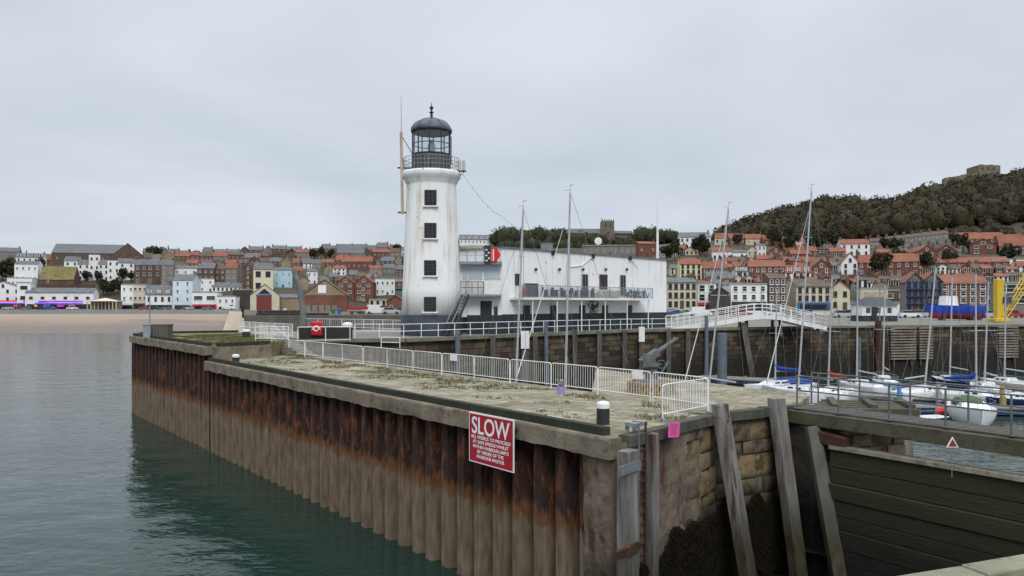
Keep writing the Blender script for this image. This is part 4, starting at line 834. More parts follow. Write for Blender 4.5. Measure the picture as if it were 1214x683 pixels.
for k, s in enumerate(((-.1, .45), (.1, .2), (-.1, -.05), (.12, -.3), (-.08, -.5))): m = MB(); m.box((lp(578, 67.08)+s[0], 67.08, zc_+s[1]), (.16, .03, .12), 0); m.build('light', signwhite, sb_)
m = MB(); q = cpt(cu(787, -.3)-.5, -.6, ZT); 
q = cpt(cu(779.5, -1), -1, 14.3); m.path([q, q+Vector((0, 0, 2.6)), q+Vector((0, 0, 7.5))], [.17, .14, .02], 8); tag(m.build('flagpole', whitep), 'white pole with thin tip standing on the clubhouse roof end', 'flagpole')
q = cpt(cu(709, -1.5), -1.5, 14.3); dsh = empty('satellite_dish', q, 'small white dish on a pole on the clubhouse roof', 'dish'); m = MB(); m.tube(q, q+Vector((0, 0, 1.5)), .04); m.build('pole', galv, dsh); m = MB(); m.path([q+Vector((0, -.05, 1.6)), q+Vector((0, -.15, 1.6)), q+Vector((0, -.2, 1.6))], [.1, .33, .4], 16); m.build('reflector', whitep, dsh)
q = cpt(cu(651, -.5), -.8, 14.36); m = MB(); m.box(q+Vector((0, 0, .35)), (.9, .8, .7), cr_); m.box(q+Vector((0, 0, .74)), (1.0, .9, .08), cr_); tag(m.build('roof_vent', galv), 'square grey vent box on the clubhouse roof edge', 'vent')
# ------------------------------------------------------------------ footbridge
fb = empty('footbridge', (16.5, 78, 6.45), 'white railed humped footbridge over the harbour channel', 'footbridge')
kn = [(796, 390, 82), (825, 386, 82.3), (860, 381, 83), (885, 376.5, 83.6), (904, 374.5, 84), (925, 376, 84.5), (950, 382, 85), (980, 388.5, 85.5)]
for off, nm in ((0, 'near'), (3.0, 'far')):
    base = [Vector(((px-HX)/F*Y, Y+off, CZ-(py-HY)*Y/F)) for px, py, Y in kn]
    m = MB()
    for a, b in zip(base[:-1], base[1:]): m.beam(a-Vector((0, 0, .1)), b-Vector((0, 0, .1)), .16, .45)
    m.build('girder', whitep, fb)
    for h in (1.35, .95, .5):
        m = MB(); m.path([p+Vector((0, 0, h)) for p in base], .045 if h == 1.35 else .03, 6); m.build('rail', whitep, fb)
    for a, b in zip(base[:-1], base[1:]):
        n = max(2, int((b-a).length/1.1))
        for i in range(n): q = a.lerp(b, i/n); m = MB(); m.beam(q, q+Vector((0, 0, 1.35)), .08, .08, up=(0, 1, 0)); m.build('post', whitep, fb)
base = [Vector(((px-HX)/F*Y, Y+1.5, CZ-(py-HY)*Y/F)) for px, py, Y in kn]; m = MB()
for a, b in zip(base[:-1], base[1:]): m.beam(a, b, 2.9, .12)
m.build('deck', mat('bridge_deck', (.3, .3, .3), (.2, .2, .2), 2, .8), fb)
m = MB()
for px, Y in ((885, 84.5), (925, 85.5)):
    for o in (0, 2.6): x = (px-HX)/F*Y; m.beam((x, Y+o, 5.5), (x, Y+o, CZ-(377-HY)*Y/F), .3, .3, up=(0, 1, 0))
m.build('trestle_leg', timber, fb)
# dark channel mouth under the bridge
a = qpt(868)+qn(868)*.02; b = qpt(962)+qn(962)*.02
# ------------------------------------------------------------------ walkway and dock gate
wst = mat('walkway_steel', (.17, .175, .18), (.10, .10, .105), 4, .6, metal=.3, c3=(.12, .06, .035), c3lo=.6, c3hi=.72)
W0 = Vector((9.35, 25.6, 5.35)); W1 = Vector((15.6, 16.55, 5.35)); wd_ = (W1-W0).normalized(); wn = Vector((-wd_.y, wd_.x, 0))   # wn points away from camera? fixed below
if wn.y < 0: wn = -wn
wk = empty('walkway', W0, 'timber walkway with grey steel rails over the dock gate', 'walkway')
m = MB(); m.beam(W0+Vector((0, 0, .0)), W1, .3, .42); m.build('near_beam', mosstimber, wk, bevel=.02)
m = MB(); m.beam(W0+wn*1.55, W1+wn*1.55, .3, .4); m.build('far_beam', mosstimber, wk)
m = MB(); L = (W1-W0).length; n = int(L/.2)
pm = mat('walkway_planks', (.10, .09, .075), (.06, .055, .05), 3, .9, .01, 12)
for i in range(n): q = W0+wd_*(i+.5)*L/n; z = random.uniform(-.006, .006); m.beam(q+wn*.12+Vector((0, 0, .245+z)), q+wn*1.45+Vector((0, 0, .245+z)), L/n-.014, .05)
m.build('planks', pm, wk)
def wrail(off, pxs_, nm):
    pp = []
    for px in pxs_:
        t = (px-HX)/F; o = W0+wn*off; u = (t*o.y-o.x)/(wd_.x-t*wd_.y); pp.append(o+wd_*u+Vector((0, 0, .26)))
    pp.append(W1+wn*off+Vector((0, 0, .26)))
    for q in pp: m = MB(); m.tube(q, q+Vector((0, 0, 1.12)), .03, n=8); m.box(q+Vector((0, 0, .02)), (.14, .14, .03)); m.build('stanchion', wst, wk)
    for h in (1.1, .62):
        m = MB(); m.path([q+Vector((0, 0, h)) for q in pp], .024, 8); m.build('rail', wst, wk)
wrail(.06, (945, 994, 1054, 1121, 1199), 'near'); wrail(1.5, (962, 970, 1019, 1079, 1148), 'far')
gt = empty('dock_gate', (10.2, 24.4, -1), 'heavy planked timber dock gate green with weed below the walkway', 'gate')
gm1 = mat('gate_plank', (.024, .030, .013), (.042, .034, .018), 1.2, .9, .02, 8, stretch=(.3, .3, 3), c3=(.02, .03, .012), c3lo=.5, c3hi=.62); zramp(gm1, 1.5, 3.5, (.014, .011, .009), namp=.7, stretch=(.3, .3, 1))
g0 = Vector((10.3, 24.35, 0)); g1 = Vector((16.3, 15.6, 0)); gd = (g1-g0).normalized(); gn_ = Vector((-gd.y, gd.x, 0)); gn_ = gn_ if gn_.y > 0 else -gn_
z = 4.5; k = 0
m = MB()
while z > -1:
    h = random.choice((.42, .5, .58)); o = random.uniform(-.05, .05)+(.06 if k in (2,) else 0); lean = (4.5-z)*.05
    m.beam(g0-gn_*(o+lean)+Vector((0, 0, z-h/2)), g1-gn_*(o+lean)+Vector((0, 0, z-h/2)), .34, h-.015); z -= h; k += 1
m.build('planking', gm1, gt, bevel=.02)
m = MB(); m.beam(g0-gn_*.05+Vector((0, 0, 4.56)), g1-gn_*.05+Vector((0, 0, 4.56)), .42, .12); m.build('top_rail', mat('gate_top', (.30, .26, .21), (.17, .16, .12), 1.5, .9, .01, 9, c3=(.1, .11, .06), c3lo=.5, c3hi=.65), gt)
m = MB(); m.beam(g0-gd*.75+Vector((0, 0, 4.85)), g0+gd*.55+Vector((0, 0, 4.72)), .5, .4); m.build('heel_casting', rustm, gt, bevel=.05)
q = g0+gd*((g1-g0).length*.0)
t = (1165-HX)/F; u = (t*g0.y-g0.x)/(gd.x-t*gd.y); q = g0+gd*(u-.35)+Vector((0, 0, 4.45))-gn_*.95
ts = empty('triangle_sign', q, 'little red and white warning triangle on a rod above the gate', 'sign'); zq = CZ-(526-HY)*q.y/F
m = MB(); m.tube(q, Vector((q.x, q.y, zq-.1)), .012, n=6); m.build('rod', galv, ts)
def tri(mb, c, r, th):
    p = [(c[0]+r*math.cos(a), c[2]+r*math.sin(a)) for a in (PI/2, PI/2+2*PI/3, PI/2+4*PI/3)]
    mb.add([(x, c[1], z) for x, z in p]+[(x, c[1]+th, z) for x, z in p], [(0, 1, 2), (5, 4, 3), (0, 3, 4, 1), (1, 4, 5, 2), (2, 5, 3, 0)])
m = MB(); tri(m, (q.x, q.y-.03, zq), .19, .015); m.build('white_edge', signwhite, ts); m = MB(); tri(m, (q.x, q.y-.042, zq), .135, .01); m.build('red_face', mat('tri_red', (.3, .03, .03), (.25, .03, .03), 4, .5), ts)
# inner dock posts between pier and gate
for i, (px, Y, w2) in enumerate(((985, 27.3, .35), (1003, 27.6, .3), (1020, 28.0, .34), (1048, 28.2, .38), (1070, 28.6, .4))):
    x = (px-HX)/F*Y; m = MB(); m.beam((x+.25, Y-.35, -.5), (x, Y, 5.15), w2, w2*.8, up=(0, 1, 0)); tag(m.build('dock_post', greytimber), '%s weathered dock post counting from the gate end under the walkway' % ordn[i], 'post', 'posts under the walkway')
# near quay and its capping timber
m = MB(); m.prism([(2, 8.0), (16.2, 13.9), (17.2, 16.6), (60, 28), (90, -30), (-30, -30), (-30, 1), (-4, 4)], -1, 5.0)
tag(m.build('near_quay', conc), kind='structure')
nt_ = empty('capping_timber', (9, 11, 5), 'pale timber capping beam at the bottom right corner', 'beam')
for k, (a, b) in enumerate((((2.2, 8.75), (6.2, 10.2)), ((6.22, 10.21), (10.4, 11.8)), ((10.42, 11.81), (15.2, 13.5)))):
    m = MB(); m.beam((*a, 5.36+.015*k), (*b, 5.36+.015*k), .42, .34); m.build('timber', mat('pale_capping', (.25, .235, .17), (.13, .13, .08), 1.3, .9, .02, 9, c3=(.09, .085, .05), c3lo=.56, c3hi=.66), nt_, bevel=.03)
# ------------------------------------------------------------------ boats
gel = mat('white_gelcoat', (.78, .79, .8), (.68, .69, .7), .7, .25); deckc = mat('boat_deck', (.62, .62, .6), (.5, .5, .49), 2, .6); alu = mat('mast_alloy', (.5, .52, .54), (.42, .44, .46), 2, .4, metal=.4)
bluec = mat('blue_canvas', (.01, .05, .28), (.012, .035, .18), 2, .8); redc = mat('red_canvas', (.5, .02, .025), (.38, .015, .02), 2, .8); navy = mat('navy_paint', (.012, .03, .1), (.01, .02, .07), 1, .35); greenc = mat('green_canvas', (.07, .12, .05), (.05, .09, .04), 2, .8); rope = mat('rope_dark', (.12, .12, .12), (.2, .2, .2), 5, .8)
WL = 1.0
def hull(mb, L, Bm, H, stern=.7, keel=.35):
    ns = 14; nc = 7; vs = []; fs = []
    for i in range(ns+1):
        x = i/ns; w_ = Bm/2*(stern+(1-stern)*math.sin(min(1, x/.45)*PI/2) if x < .45 else math.cos(((x-.45)/.55)**1.35*PI/2)); w_ = max(w_, .015)
        sh = H*(1+.16*(x-.4)**2*4*.6)
        for k in range(nc):
            a = k/(nc-1); yy = w_*(math.sin(a*PI/2)**.7); zz = -keel*(1-x*.3)*(1-a)**1.2*1+sh*a**1.6*1 if True else 0
            vs.append((x*L-L/2+(.12*L*(a-.5) if x > .8 else 0)*(x-.8)/.2, yy, zz))
    n1_ = len(vs); vs += [(x, -y, z) for x, y, z in vs]
    for i in range(ns):
        for k in range(nc-1):
            a = i*nc+k; fs.append((a, a+nc, a+nc+1, a+1)); b = a+n1_; fs.append((b, b+1, b+nc+1, b+nc))
    fs.append(tuple(range(nc))+tuple(n1_+k for k in range(nc-1, 0, -1)))
    deck = []
    for i in range(ns): a = i*nc+nc-1; deck.append((a, a+nc, a+nc+n1_, a+n1_))
    mb.add(vs, fs); return vs, deck
def rotz(mb, c, rz, roll=0):
    M = Matrix.Translation(c) @ Matrix.Rotation(rz, 4, 'Z') @ Matrix.Rotation(roll, 4, 'X'); mb.v = [tuple(M @ Vector(v)) for v in mb.v]; return mb
def yacht(px, Y, rz, L, mh, label, hullm=None, cover=None, lean=0, lean_y=0, forestay=True, cabin=True, jib=None, boom=True, masts=True, Bm=None, canopy=None, hullH=.95, cat='yacht', name='yacht'):
    hullm = hullm or gel; Bm = Bm or L*.33; c = Vector(((px-HX)/F*Y, Y, WL)); root = empty(name, c, label, cat, 'boats moored in the harbour')
    Mx = Matrix.Translation(c) @ Matrix.Rotation(rz, 4, 'Z')
    W = lambda x, y, z: Mx @ Vector((x, y, z))
    m = MB(); vs, dk_ = hull(m, L, Bm, hullH); m.v = [tuple(W(*v)) for v in m.v]; m.build('hull', hullm, root, smooth=True)
    m = MB(); m.add([W(x, y*.985, z-.03) for x, y, z in vs], dk_); m.build('deck', deckc, root)
    H = hullH
    if cabin:
        m = MB(); pr = [(-.08*L, .0), (-.06*L, .42), (.16*L, .38), (.27*L, .02)]; w_ = Bm*.30
        vv = [W(x, s*w_*(1 if z < .1 else .8), H+z) for s in (-1, 1) for x, z in pr]; m.add(vv, [(0, 1, 2, 3), (7, 6, 5, 4), (0, 4, 5, 1), (1, 5, 6, 2), (2, 6, 7, 3)]); cb_ = m.build('cabin', gel, root)
        for s in (-1, 1):
            m = MB()
            for x in (-.02*L, .08*L): m.add([W(x+dx, s*(w_*.94+.012), H+.15+dz) for dx, dz in ((0, 0), (.07*L, 0), (.065*L, .14), (.005*L, .14))], [(0, 1, 2, 3)])
            m.build('window', glassd, cb_)
        m = MB(); m.add([W(x, y, H+z) for x, y, z in ((-.4*L, -Bm*.24, .0), (-.1*L, -Bm*.26, 0), (-.1*L, Bm*.26, 0), (-.4*L, Bm*.24, 0), (-.38*L, -Bm*.2, .22), (-.1*L, -Bm*.22, .26), (-.1*L, Bm*.22, .26), (-.38*L, Bm*.2, .22))], [(0, 1, 5, 4), (1, 2, 6, 5), (2, 3, 7, 6), (3, 0, 4, 7)]); m.build('cockpit_coaming', gel, root)
    if masts:
        base = W(.08*L, 0, H+.3); top = base+Vector((lean, lean_y, mh)); m = MB(); m.tube(base, top, .085, .06, n=8); ms_ = m.build('mast', alu, root)
        sp1 = base.lerp(top, .52); sv = Mx.to_3x3() @ Vector((0, 1, 0)); 
        m = MB(); m.tube(sp1-sv*.9, sp1+sv*.9, .025, n=5)
        m.build('spreader', alu, ms_); m = MB()
        if mh > 11: sp2 = base.lerp(top, .76); m.tube(sp2-sv*.6, sp2+sv*.6, .022, n=5)
        if mh > 11: m.build('spreader', alu, ms_)
        m = MB()
        for s in (-1, 1): m.path([W(.02*L, s*Bm*.45, H), sp1+sv*s*.9, top-Vector((0, 0, .2))], .012, 4)
        m.tube(W(-.48*L, 0, H), top, .012, n=4)
        m.build('shroud', rope, root)
        m = MB()
        if forestay: m.tube(W(.5*L, 0, H+.2), base.lerp(top, .93), .012 if jib is None else .05, .012, n=6)
        m.build('furled_jib' if jib else 'forestay', jib or rope, root) if forestay else None
        m = MB(); m.tube(top, top+Vector((0, 0, .5)), .012, n=4); m.box(top+Vector((-.15, 0, .15)), (.4, .03, .03)); m.box(top+Vector((.1, 0, .5)), (.25, .02, .05)); m.build('masthead_vane', galv, ms_)
        if boom:
            a = base+Vector((0, 0, .9)); b = W(-.34*L, 0, H+1.1); m = MB(); m.tube(a, b, .06, n=6); m.build('boom', alu, root)
            if cover:
                m = MB(); m.path([a+Vector((0, 0, .55)), a.lerp(b, .15)+Vector((0, 0, .22)), a.lerp(b, .6)+Vector((0, 0, .12)), b+Vector((0, 0, .05))], [.12, .2, .17, .09], 8); m.build('sail_cover', cover, root, smooth=True)
    if canopy:
        m = MB(); m.path([W(-.40*L, 0, H+.05), W(-.3*L, 0, H+.3), W(-.1*L, 0, H+.42), W(.1*L, 0, H+.3)], [Bm*.30, Bm*.33, Bm*.33, Bm*.25], 8); m.v = [(x, y, WL+H+max(-.05, z-WL-H)*.5) for x, y, z in m.v]; m.build('canopy', canopy, root)
    # pulpit and stanchions
    m = MB()
    for s in (-1, 1):
        pts = [W(x*L, s*Bm*wf, H+.5) for x, wf in ((-.46, .36), (-.2, .44), (.1, .45), (.32, .28), (.47, .05))]
        m.path(pts, .014, 4)
        for q in pts: m.tube(q-Vector((0, 0, .5)), q, .014, n=4)
    m.path([W(.47*L, .05*Bm, H+.5), W(.53*L, 0, H+.55), W(.47*L, -.05*Bm, H+.5)], .018, 4); m.path([W(-.46*L, .36*Bm, H+.5), W(-.49*L, 0, H+.55), W(-.46*L, -.36*Bm, H+.5)], .018, 4)
    m.build('guard_rail', galv, root)
    return root, W
yacht(622, 50, R(160), 8.5, 13.2, 'yacht showing only a thin mast above the pier, left of the lookout door', lean=.55)
yacht(683, 51, R(165), 9.5, 14.4, 'yacht showing only the tallest mast and furled jib before the clubhouse windows', lean=.35, jib=signwhite)
yacht(846, 61, R(120), 7.0, 14.6, 'yacht behind the pontoon pile with a mast leaning over the footbridge', lean=1.6, jib=signwhite)
yacht(925, 68, R(200), 7.0, 8.2, 'white yacht with long blue covered boom at the pontoon end', cover=bluec, canopy=bluec, lean=.15)
yacht(954, 63, R(125), 7.5, 16.4, 'white yacht with the tallest mast leaning in front of the cream seafront house', lean=1.1, jib=signwhite)
yacht(986, 62, R(215), 6.2, 9.0, 'white yacht with red sail cover behind the walkway rails', cover=redc, lean=.3)
cream_h = mat('cream_gelcoat', (.62, .56, .42), (.55, .5, .38), 1, .3); teal_h = mat('pale_blue_gelcoat', (.3, .42, .5), (.26, .38, .46), 1, .3)
yacht(1020, 68, R(100), 6.5, 9.5, 'small white yacht with light mast right of the red sail cover', lean=.1)
yacht(1048, 72, R(75), 6.0, 8.6, 'small pale blue yacht with plain thin mast between the red cover and coachroof yacht', lean=.2, hullm=teal_h)
yacht(1092, 63, R(30), 6.6, 9.9, 'white cruising yacht with rounded coachroof and tall mast behind the dark pontoon', lean=.9, Bm=2.5)
yacht(1130, 72, R(95), 6.0, 9.4, 'navy yacht with slim mast in front of the blue trawler bow', lean=.25, hullm=navy, canopy=bluec)
yacht(1150, 60, R(-60), 6.0, 9.2, 'yacht with blue wrapped boom near the green canopy boat', cover=bluec, lean=-.05)
yacht(1170, 66, R(80), 6.0, 8.8, 'small yacht with slim mast left of the crane foot', lean=.35, forestay=False)
yacht(1196, 70, R(100), 6.0, 8.0, 'small cream yacht with mast standing under the crane jib', lean=.1, hullm=cream_h, forestay=False)
yacht(1152, 51.5, R(250), 5.2, 1, 'white open cruiser under green canopy with its round stern towards the walkway', masts=False, cabin=True, canopy=greenc, Bm=2.9, hullH=1.15, cat='motor boat', name='motor_boat')
yacht(1088, 50.0, R(190), 4.0, 1, 'small navy hulled dinghy with white deck beside the red buoy', hullm=navy, masts=False, cabin=False, Bm=1.8, hullH=.7, cat='dinghy', name='dinghy')
yacht(1060, 53.5, R(215), 3.8, 1, 'small white dinghy moored left of the navy dinghy', masts=False, cabin=False, Bm=1.6, hullH=.6, cat='dinghy', name='dinghy')
yacht(1208, 58, R(180), 4.6, 1, 'dark blue workboat at the right edge beyond the walkway', hullm=navy, masts=False, cabin=True, Bm=2.2, cat='workboat', name='workboat')
yacht(903, 60, R(150), 4.4, 1, 'low white dayboat under blue sheeting beside the pier end', masts=False, cabin=True, canopy=bluec, Bm=2.0, hullH=.7, cat='dayboat', name='dayboat')
q = PZ(1115, 494, WL); by = empty('mooring_buoy', q, 'round red orange mooring buoy between the navy dinghy and green canopy boat', 'buoy')
m = MB(); m.lathe([(.02, -.1), (.2, 0), (.33, .2), (.36, .38), (.3, .58), (.15, .7), (.06, .76)], q, 18); m.build('float', mat('buoy_red', (.75, .06, .04), (.65, .05, .035), 3, .4), by, smooth=True); m = MB(); m.tube(q+Vector((0, 0, .75)), q+Vector((0, 0, .95)), .05); m.build('eye', galv, by)
# pontoons
pdm = mat('pontoon_deck', (.22, .20, .17), (.15, .14, .12), 2, .9)
def pontoon(a, b, wd, label, side=None):
    root = empty('pontoon', (a[0], a[1], WL), label, 'pontoon'); m = MB(); m.beam((*a, WL+.52), (*b, WL+.52), wd, .1); m.build('decking', pdm, root)
    m = MB(); m.beam((*a, WL+.27), (*b, WL+.27), wd-.1, .38); m.build('float', side or mat('blue_float', (.03, .07, .13), (.02, .04, .08), 1, .6), root)
    d = Vector((b[0]-a[0], b[1]-a[1], 0)); n = int(d.length/3); d.normalize(); s = Vector((-d.y, d.x, 0))
    for i in range(n): q = Vector((*a, WL+.57))+d*(3*i+1.5)+s*(wd/2-.15); m = MB(); m.box(q+Vector((0, 0, .06)), (.3, .1, .1)); m.build('cleat', galv, root)
def xy(px, Y): return ((px-HX)/F*Y, Y)
pontoon(xy(828, 80), xy(960, 74), 3.2, 'broad pontoon with blue side by the fat grey pile')
pontoon(xy(968, 66), xy(1130, 60), 1.8, 'long narrow pontoon behind the walkway rails')
pontoon(xy(1060, 57), xy(1230, 55.5), 1.6, 'dark pontoon behind the green canopy boat and the dinghies')
pontoon(xy(1150, 65), xy(1300, 63), 1.8, 'pale topped pontoon farthest right in the basin')
for i, (px, Y) in enumerate(((1066, 59), (1112, 59.5), (1188, 56.5))):
    m = MB(); q = xy(px, Y); m.tube((*q, 0), (*q, 3.0), .16, n=10); m.box((q[0], q[1]-.2, 1.9), (.3, .12, .8)); tag(m.build('pontoon_post', [mat('blue_post', (.1, .25, .5), (.08, .2, .4), 2, .5), mat('pale_post', (.35, .35, .33), (.25, .25, .24), 2, .6), mat('yellow_post', (.35, .28, .08), (.25, .2, .07), 2, .6)][i]), ['blue painted service post on the pontoon', 'pale service post on the dark pontoon', 'yellow post right of the green canopy boat'][i], 'post')
#PART3
# ------------------------------------------------------------------ town
def wm(name, c, v=.75, c3=None): return mat(name, c, tuple(x*v for x in c), .25, .85, c3=c3 or tuple(x*.55 for x in c), c3lo=.58, c3hi=.75, c3sc=.6)
WALL = dict(white=wm('white_render', (.76, .76, .75), .85), cream=wm('cream_render', (.62, .56, .42)), brown=wm('brown_brick', (.13, .085, .065), .65), red=wm('red_brick', (.19, .08, .058), .65), grey=wm('grey_stone', (.22, .2, .18), .7), buff=wm('buff_brick', (.3, .23, .15), .75),
            lightblue=wm('light_blue_render', (.42, .58, .68), .85), paleblue=wm('pale_blue_render', (.6, .68, .74), .85), yellow=wm('pale_yellow_render', (.68, .62, .42), .85), dark=wm('dark_boards', (.06, .05, .045)), green=wm('pale_green_render', (.5, .56, .45)))
ROOF = dict(slate=mat('slate_tiles', (.10, .105, .115), (.17, .17, .175), .5, .7, c3=(.07, .07, .07), c3lo=.5, c3hi=.6, c3sc=2), tile=mat('red_pantiles', (.29, .105, .062), (.17, .068, .048), .25, .85, c3=(.15, .07, .05), c3lo=.52, c3hi=.68, c3sc=1.3), brown=mat('brown_tiles', (.15, .10, .075), (.10, .075, .06), .4, .85, c3=(.08, .07, .05), c3lo=.5, c3hi=.65, c3sc=1), moss=mat('mossy_tiles', (.24, .19, .06), (.15, .12, .06), .3, .9, c3=(.09, .07, .05), c3lo=.5, c3hi=.65, c3sc=.8), felt=mat('grey_felt', (.3, .3, .3), (.22, .22, .22), .3, .9))
WALLN = dict(white='white rendered', cream='cream rendered', brown='brown brick', red='red brick', grey='grey stone', buff='buff brick', lightblue='light blue', paleblue='pale blue', yellow='pale yellow', dark='dark boarded', green='pale green')
ROOFN = dict(slate='slate', tile='red pantile', brown='brown tiled', moss='mossy tiled', felt='flat')
trimw = mat('window_frame_white', (.72, .72, .7), (.6, .6, .58), 1, .5); trimb = mat('window_frame_blue', (.05, .1, .3), (.04, .08, .25), 1, .5); trimd = mat('window_frame_dark', (.05, .05, .05), (.08, .07, .06), 1, .5)
chim = mat('chimney_brick', (.16, .09, .065), (.09, .06, .05), 1, .9); potm = mat('chimney_pot', (.36, .17, .09), (.3, .2, .13), 2, .9)
WM = {}
def winmesh(w_, h, tr, far):
    k = (round(w_, 1), round(h, 1), tr.name, far)
    if k not in WM:
        w2, h2 = k[0], k[1]; m = MB()
        if far:
            m.box((0, -.02, 0), (w2, .12, h2)); m.cur = 1; m.box((0, -.085, 0), (w2*.74, .02, h2*.8)); WM[k] = (m.mesh('window', [tr, glassd]), None)
        else:
            t = .11
            for x in (-1, 1): m.box((x*(w2/2-t/2), -.04, 0), (t, .16, h2))
            for z in (-1, 0, 1): m.box((0, -.04, z*(h2/2-t/2)), (w2-2*t, .14, t if z else .07))
            m.box((0, -.07, -h2/2-.06), (w2+.25, .25, .1)); p = MB(); p.box((0, -.01, 0), (w2-.1, .05, h2-.1)); WM[k] = (m.mesh('window', [tr]), p.mesh('pane', [glassd]))
    return WM[k]
LAND = []; FILL = []
def house(px0, px1, yb, ye, yr, wall='white', roof='slate', style='side', Y=None, rows=2, cols=2, label=None, name='house', cat='house', trim=None, far=None, D=None, yaw=None, chimneys=1, shop=None, door=True, ww=.9, wh=1.35, dormers=0, group=None, depthY=None, z_lift=0, bay=False):
    pc = (px0+px1)/2
    if Y is None: Y = groundY(pc, yb)
    W_ = (px1-px0)/F*Y; H = (yb-ye)/F*Y; RH = max(0.1, (ye-yr)/F*Y); x = (pc-HX)/F*Y; zb = CZ-(yb-HY)*Y/F
    D = D or min(9, max(6, W_*.8)); far = far if far is not None else Y > 480
    view = math.atan2(x, Y); yaw = (random.uniform(-.2, .2)-view*.5) if yaw is None else yaw-view*.5
    W_ = W_/math.cos(yaw)*.985
    r_ = empty(name, (x, Y, zb), label, cat, group, rz=yaw); hw = W_/2; trim = trim or (trimw if wall not in ('white', 'cream', 'yellow') or random.random() < .4 else trimd)
    wmat = WALL[wall]; m = MB(); bz = -4.0
    if style == 'flat': m.box((0, D/2, (H+bz)/2), (W_, D, H-bz))
    elif style == 'side':
        pr = [(0, bz), (D, bz), (D, H), (D/2, H+RH), (0, H)]; m.add([(-hw, y, z) for y, z in pr]+[(hw, y, z) for y, z in pr], [(0, 1, 2, 3, 4)[::-1], (5, 6, 7, 8, 9), (0, 4, 9, 5), (1, 6, 7, 2)][0:4])
    else:
        pr = [(-hw, bz), (hw, bz), (hw, H), (0, H+RH), (-hw, H)]; m.add([(a, 0, z) for a, z in pr]+[(a, D, z) for a, z in pr], [(0, 1, 2, 3, 4), (9, 8, 7, 6, 5), (0, 4, 9, 5), (1, 6, 7, 2)])
    m.build('wall', wmat, r_, local=True)
    m = MB(); ov = .3; t = .16
    if style == 'flat':
        m.box((0, D/2, H+.08), (W_+.2, D+.2, .16)); m.box((0, .12, H+.3), (W_, .2, .4))
    elif style == 'side':
        sl = RH/(D/2)
        for s in (0, 1):
            y0, z0 = (-ov, H-ov*sl) if not s else (D+ov, H-ov*sl); vv = []
            for xx in (-hw-.12, hw+.12): vv += [(xx, y0, z0+.02), (xx, D/2, H+RH+.02), (xx, D/2, H+RH+t+.02), (xx, y0, z0+t+.02)]
            m.add(vv, [(0, 1, 2, 3), (7, 6, 5, 4), (0, 4, 5, 1), (3, 2, 6, 7), (0, 3, 7, 4), (1, 5, 6, 2)])
    else:
        sl = RH/hw
        for s in (-1, 1):
            vv = []
            for yy in (-ov, D+ov): vv += [(s*(hw+ov), yy, H-ov*sl+.02), (0, yy, H+RH+.02), (0, yy, H+RH+t+.02), (s*(hw+ov), yy, H-ov*sl+t+.02)]
            m.add(vv, [(0, 1, 2, 3), (7, 6, 5, 4), (0, 4, 5, 1), (3, 2, 6, 7), (0, 3, 7, 4), (1, 5, 6, 2)])
    rf = m.build('roof', ROOF[roof if roof in ROOF else 'slate'], r_, local=True)
    if style != 'flat':
        for c_ in range(chimneys):
            m = MB(); cx = ((-hw+.5) if c_ % 2 else (hw-.5)) if c_ < 2 else 0; cy = D/2 if style == 'side' else D*.3; zt_ = H+RH+1.1
            m.box((cx, cy, zt_-1.3), (.7, 1.1, 2.6)); m.cur = 1
            for q in (-.3, .3): m.lathe([(.13, 0), (.11, .45)], (cx, cy+q, zt_), 6)
            m.build('chimney', [chim, potm], rf, local=True)
    if style != 'flat' and chimneys and random.random() < .45:
        m = MB(); ax = random.uniform(-hw*.6, hw*.6); az = H+RH; m.tube((ax, D/2, az-.1), (ax, D/2, az+2.2), .04, n=4); m.box((ax, D/2, az+2.1), (1.2, .05, .05))
        m.build('aerial', galv, rf, local=True)
    g0_ = 0
    if shop:
        sh_ = min(3.0, H*.34); m = MB(); m.box((0, -.06, sh_/2), (W_*.96, .14, sh_)); s_ = m.build('shopfront', shop, r_, local=True); m = MB(); m.box((0, -.15, sh_*.45), (W_*.8, .06, sh_*.6)); m.build('shop_window', glassd, s_, local=True); g0_ = sh_
    me, pn = winmesh(ww, wh, trim, far)
    if rows and cols:
        fh = (H-g0_)/rows
        for j in range(rows):
            for i in range(cols):
                wx = -hw+W_*(i+.5)/cols; wz = g0_+fh*(j+.55)
                if fh < wh*1.15 and far: pass
                if door and j == 0 and i == cols//2 and g0_ == 0 and not far:
                    d_ = MB(); d_.box((wx, -.03, 1.05), (1.0, .12, 2.1)); d_.build('door', trimd, r_, local=True); continue
                o = inst('window', me, r_, (wx, -.02, wz))
                if pn: inst('pane', pn, o, (0, 0, 0))
        if style == 'front' and RH > 2.5 and not far:
            o = inst('window', me, r_, (0, -.02, H+RH*.3)); inst('pane', pn, o, (0, 0, 0)) if pn else None
    for i in range(dormers):
        wx = -hw+W_*(i+.5)/dormers; m = MB(); zz = H+RH*.12; m.box((wx, D*.18, zz+.75), (1.5, D*.32, 1.5)); dm = m.build('dormer', wmat, rf, local=True)
        o = inst('dormer_window', me, r_, (wx, D*.18-D*.16-.03, zz+.8))
    if bay:
        m = MB(); m.prism([(-1.4, -.02), (-.9, -1.0), (.9, -1.0), (1.4, -.02)], 0, H*.8); m.build('bay', wmat, r_, local=True)
        for j in range(rows):
            o = inst('window', me, r_, (0, -1.01, (H*.8)*(j+.5)/rows)); 
    LAND.append((pc, (ye+yb)/2, label)) if label else FILL.append([pc, (ye+yb)/2, r_, wall, roof, style, rows])
    return r_
H_ = house
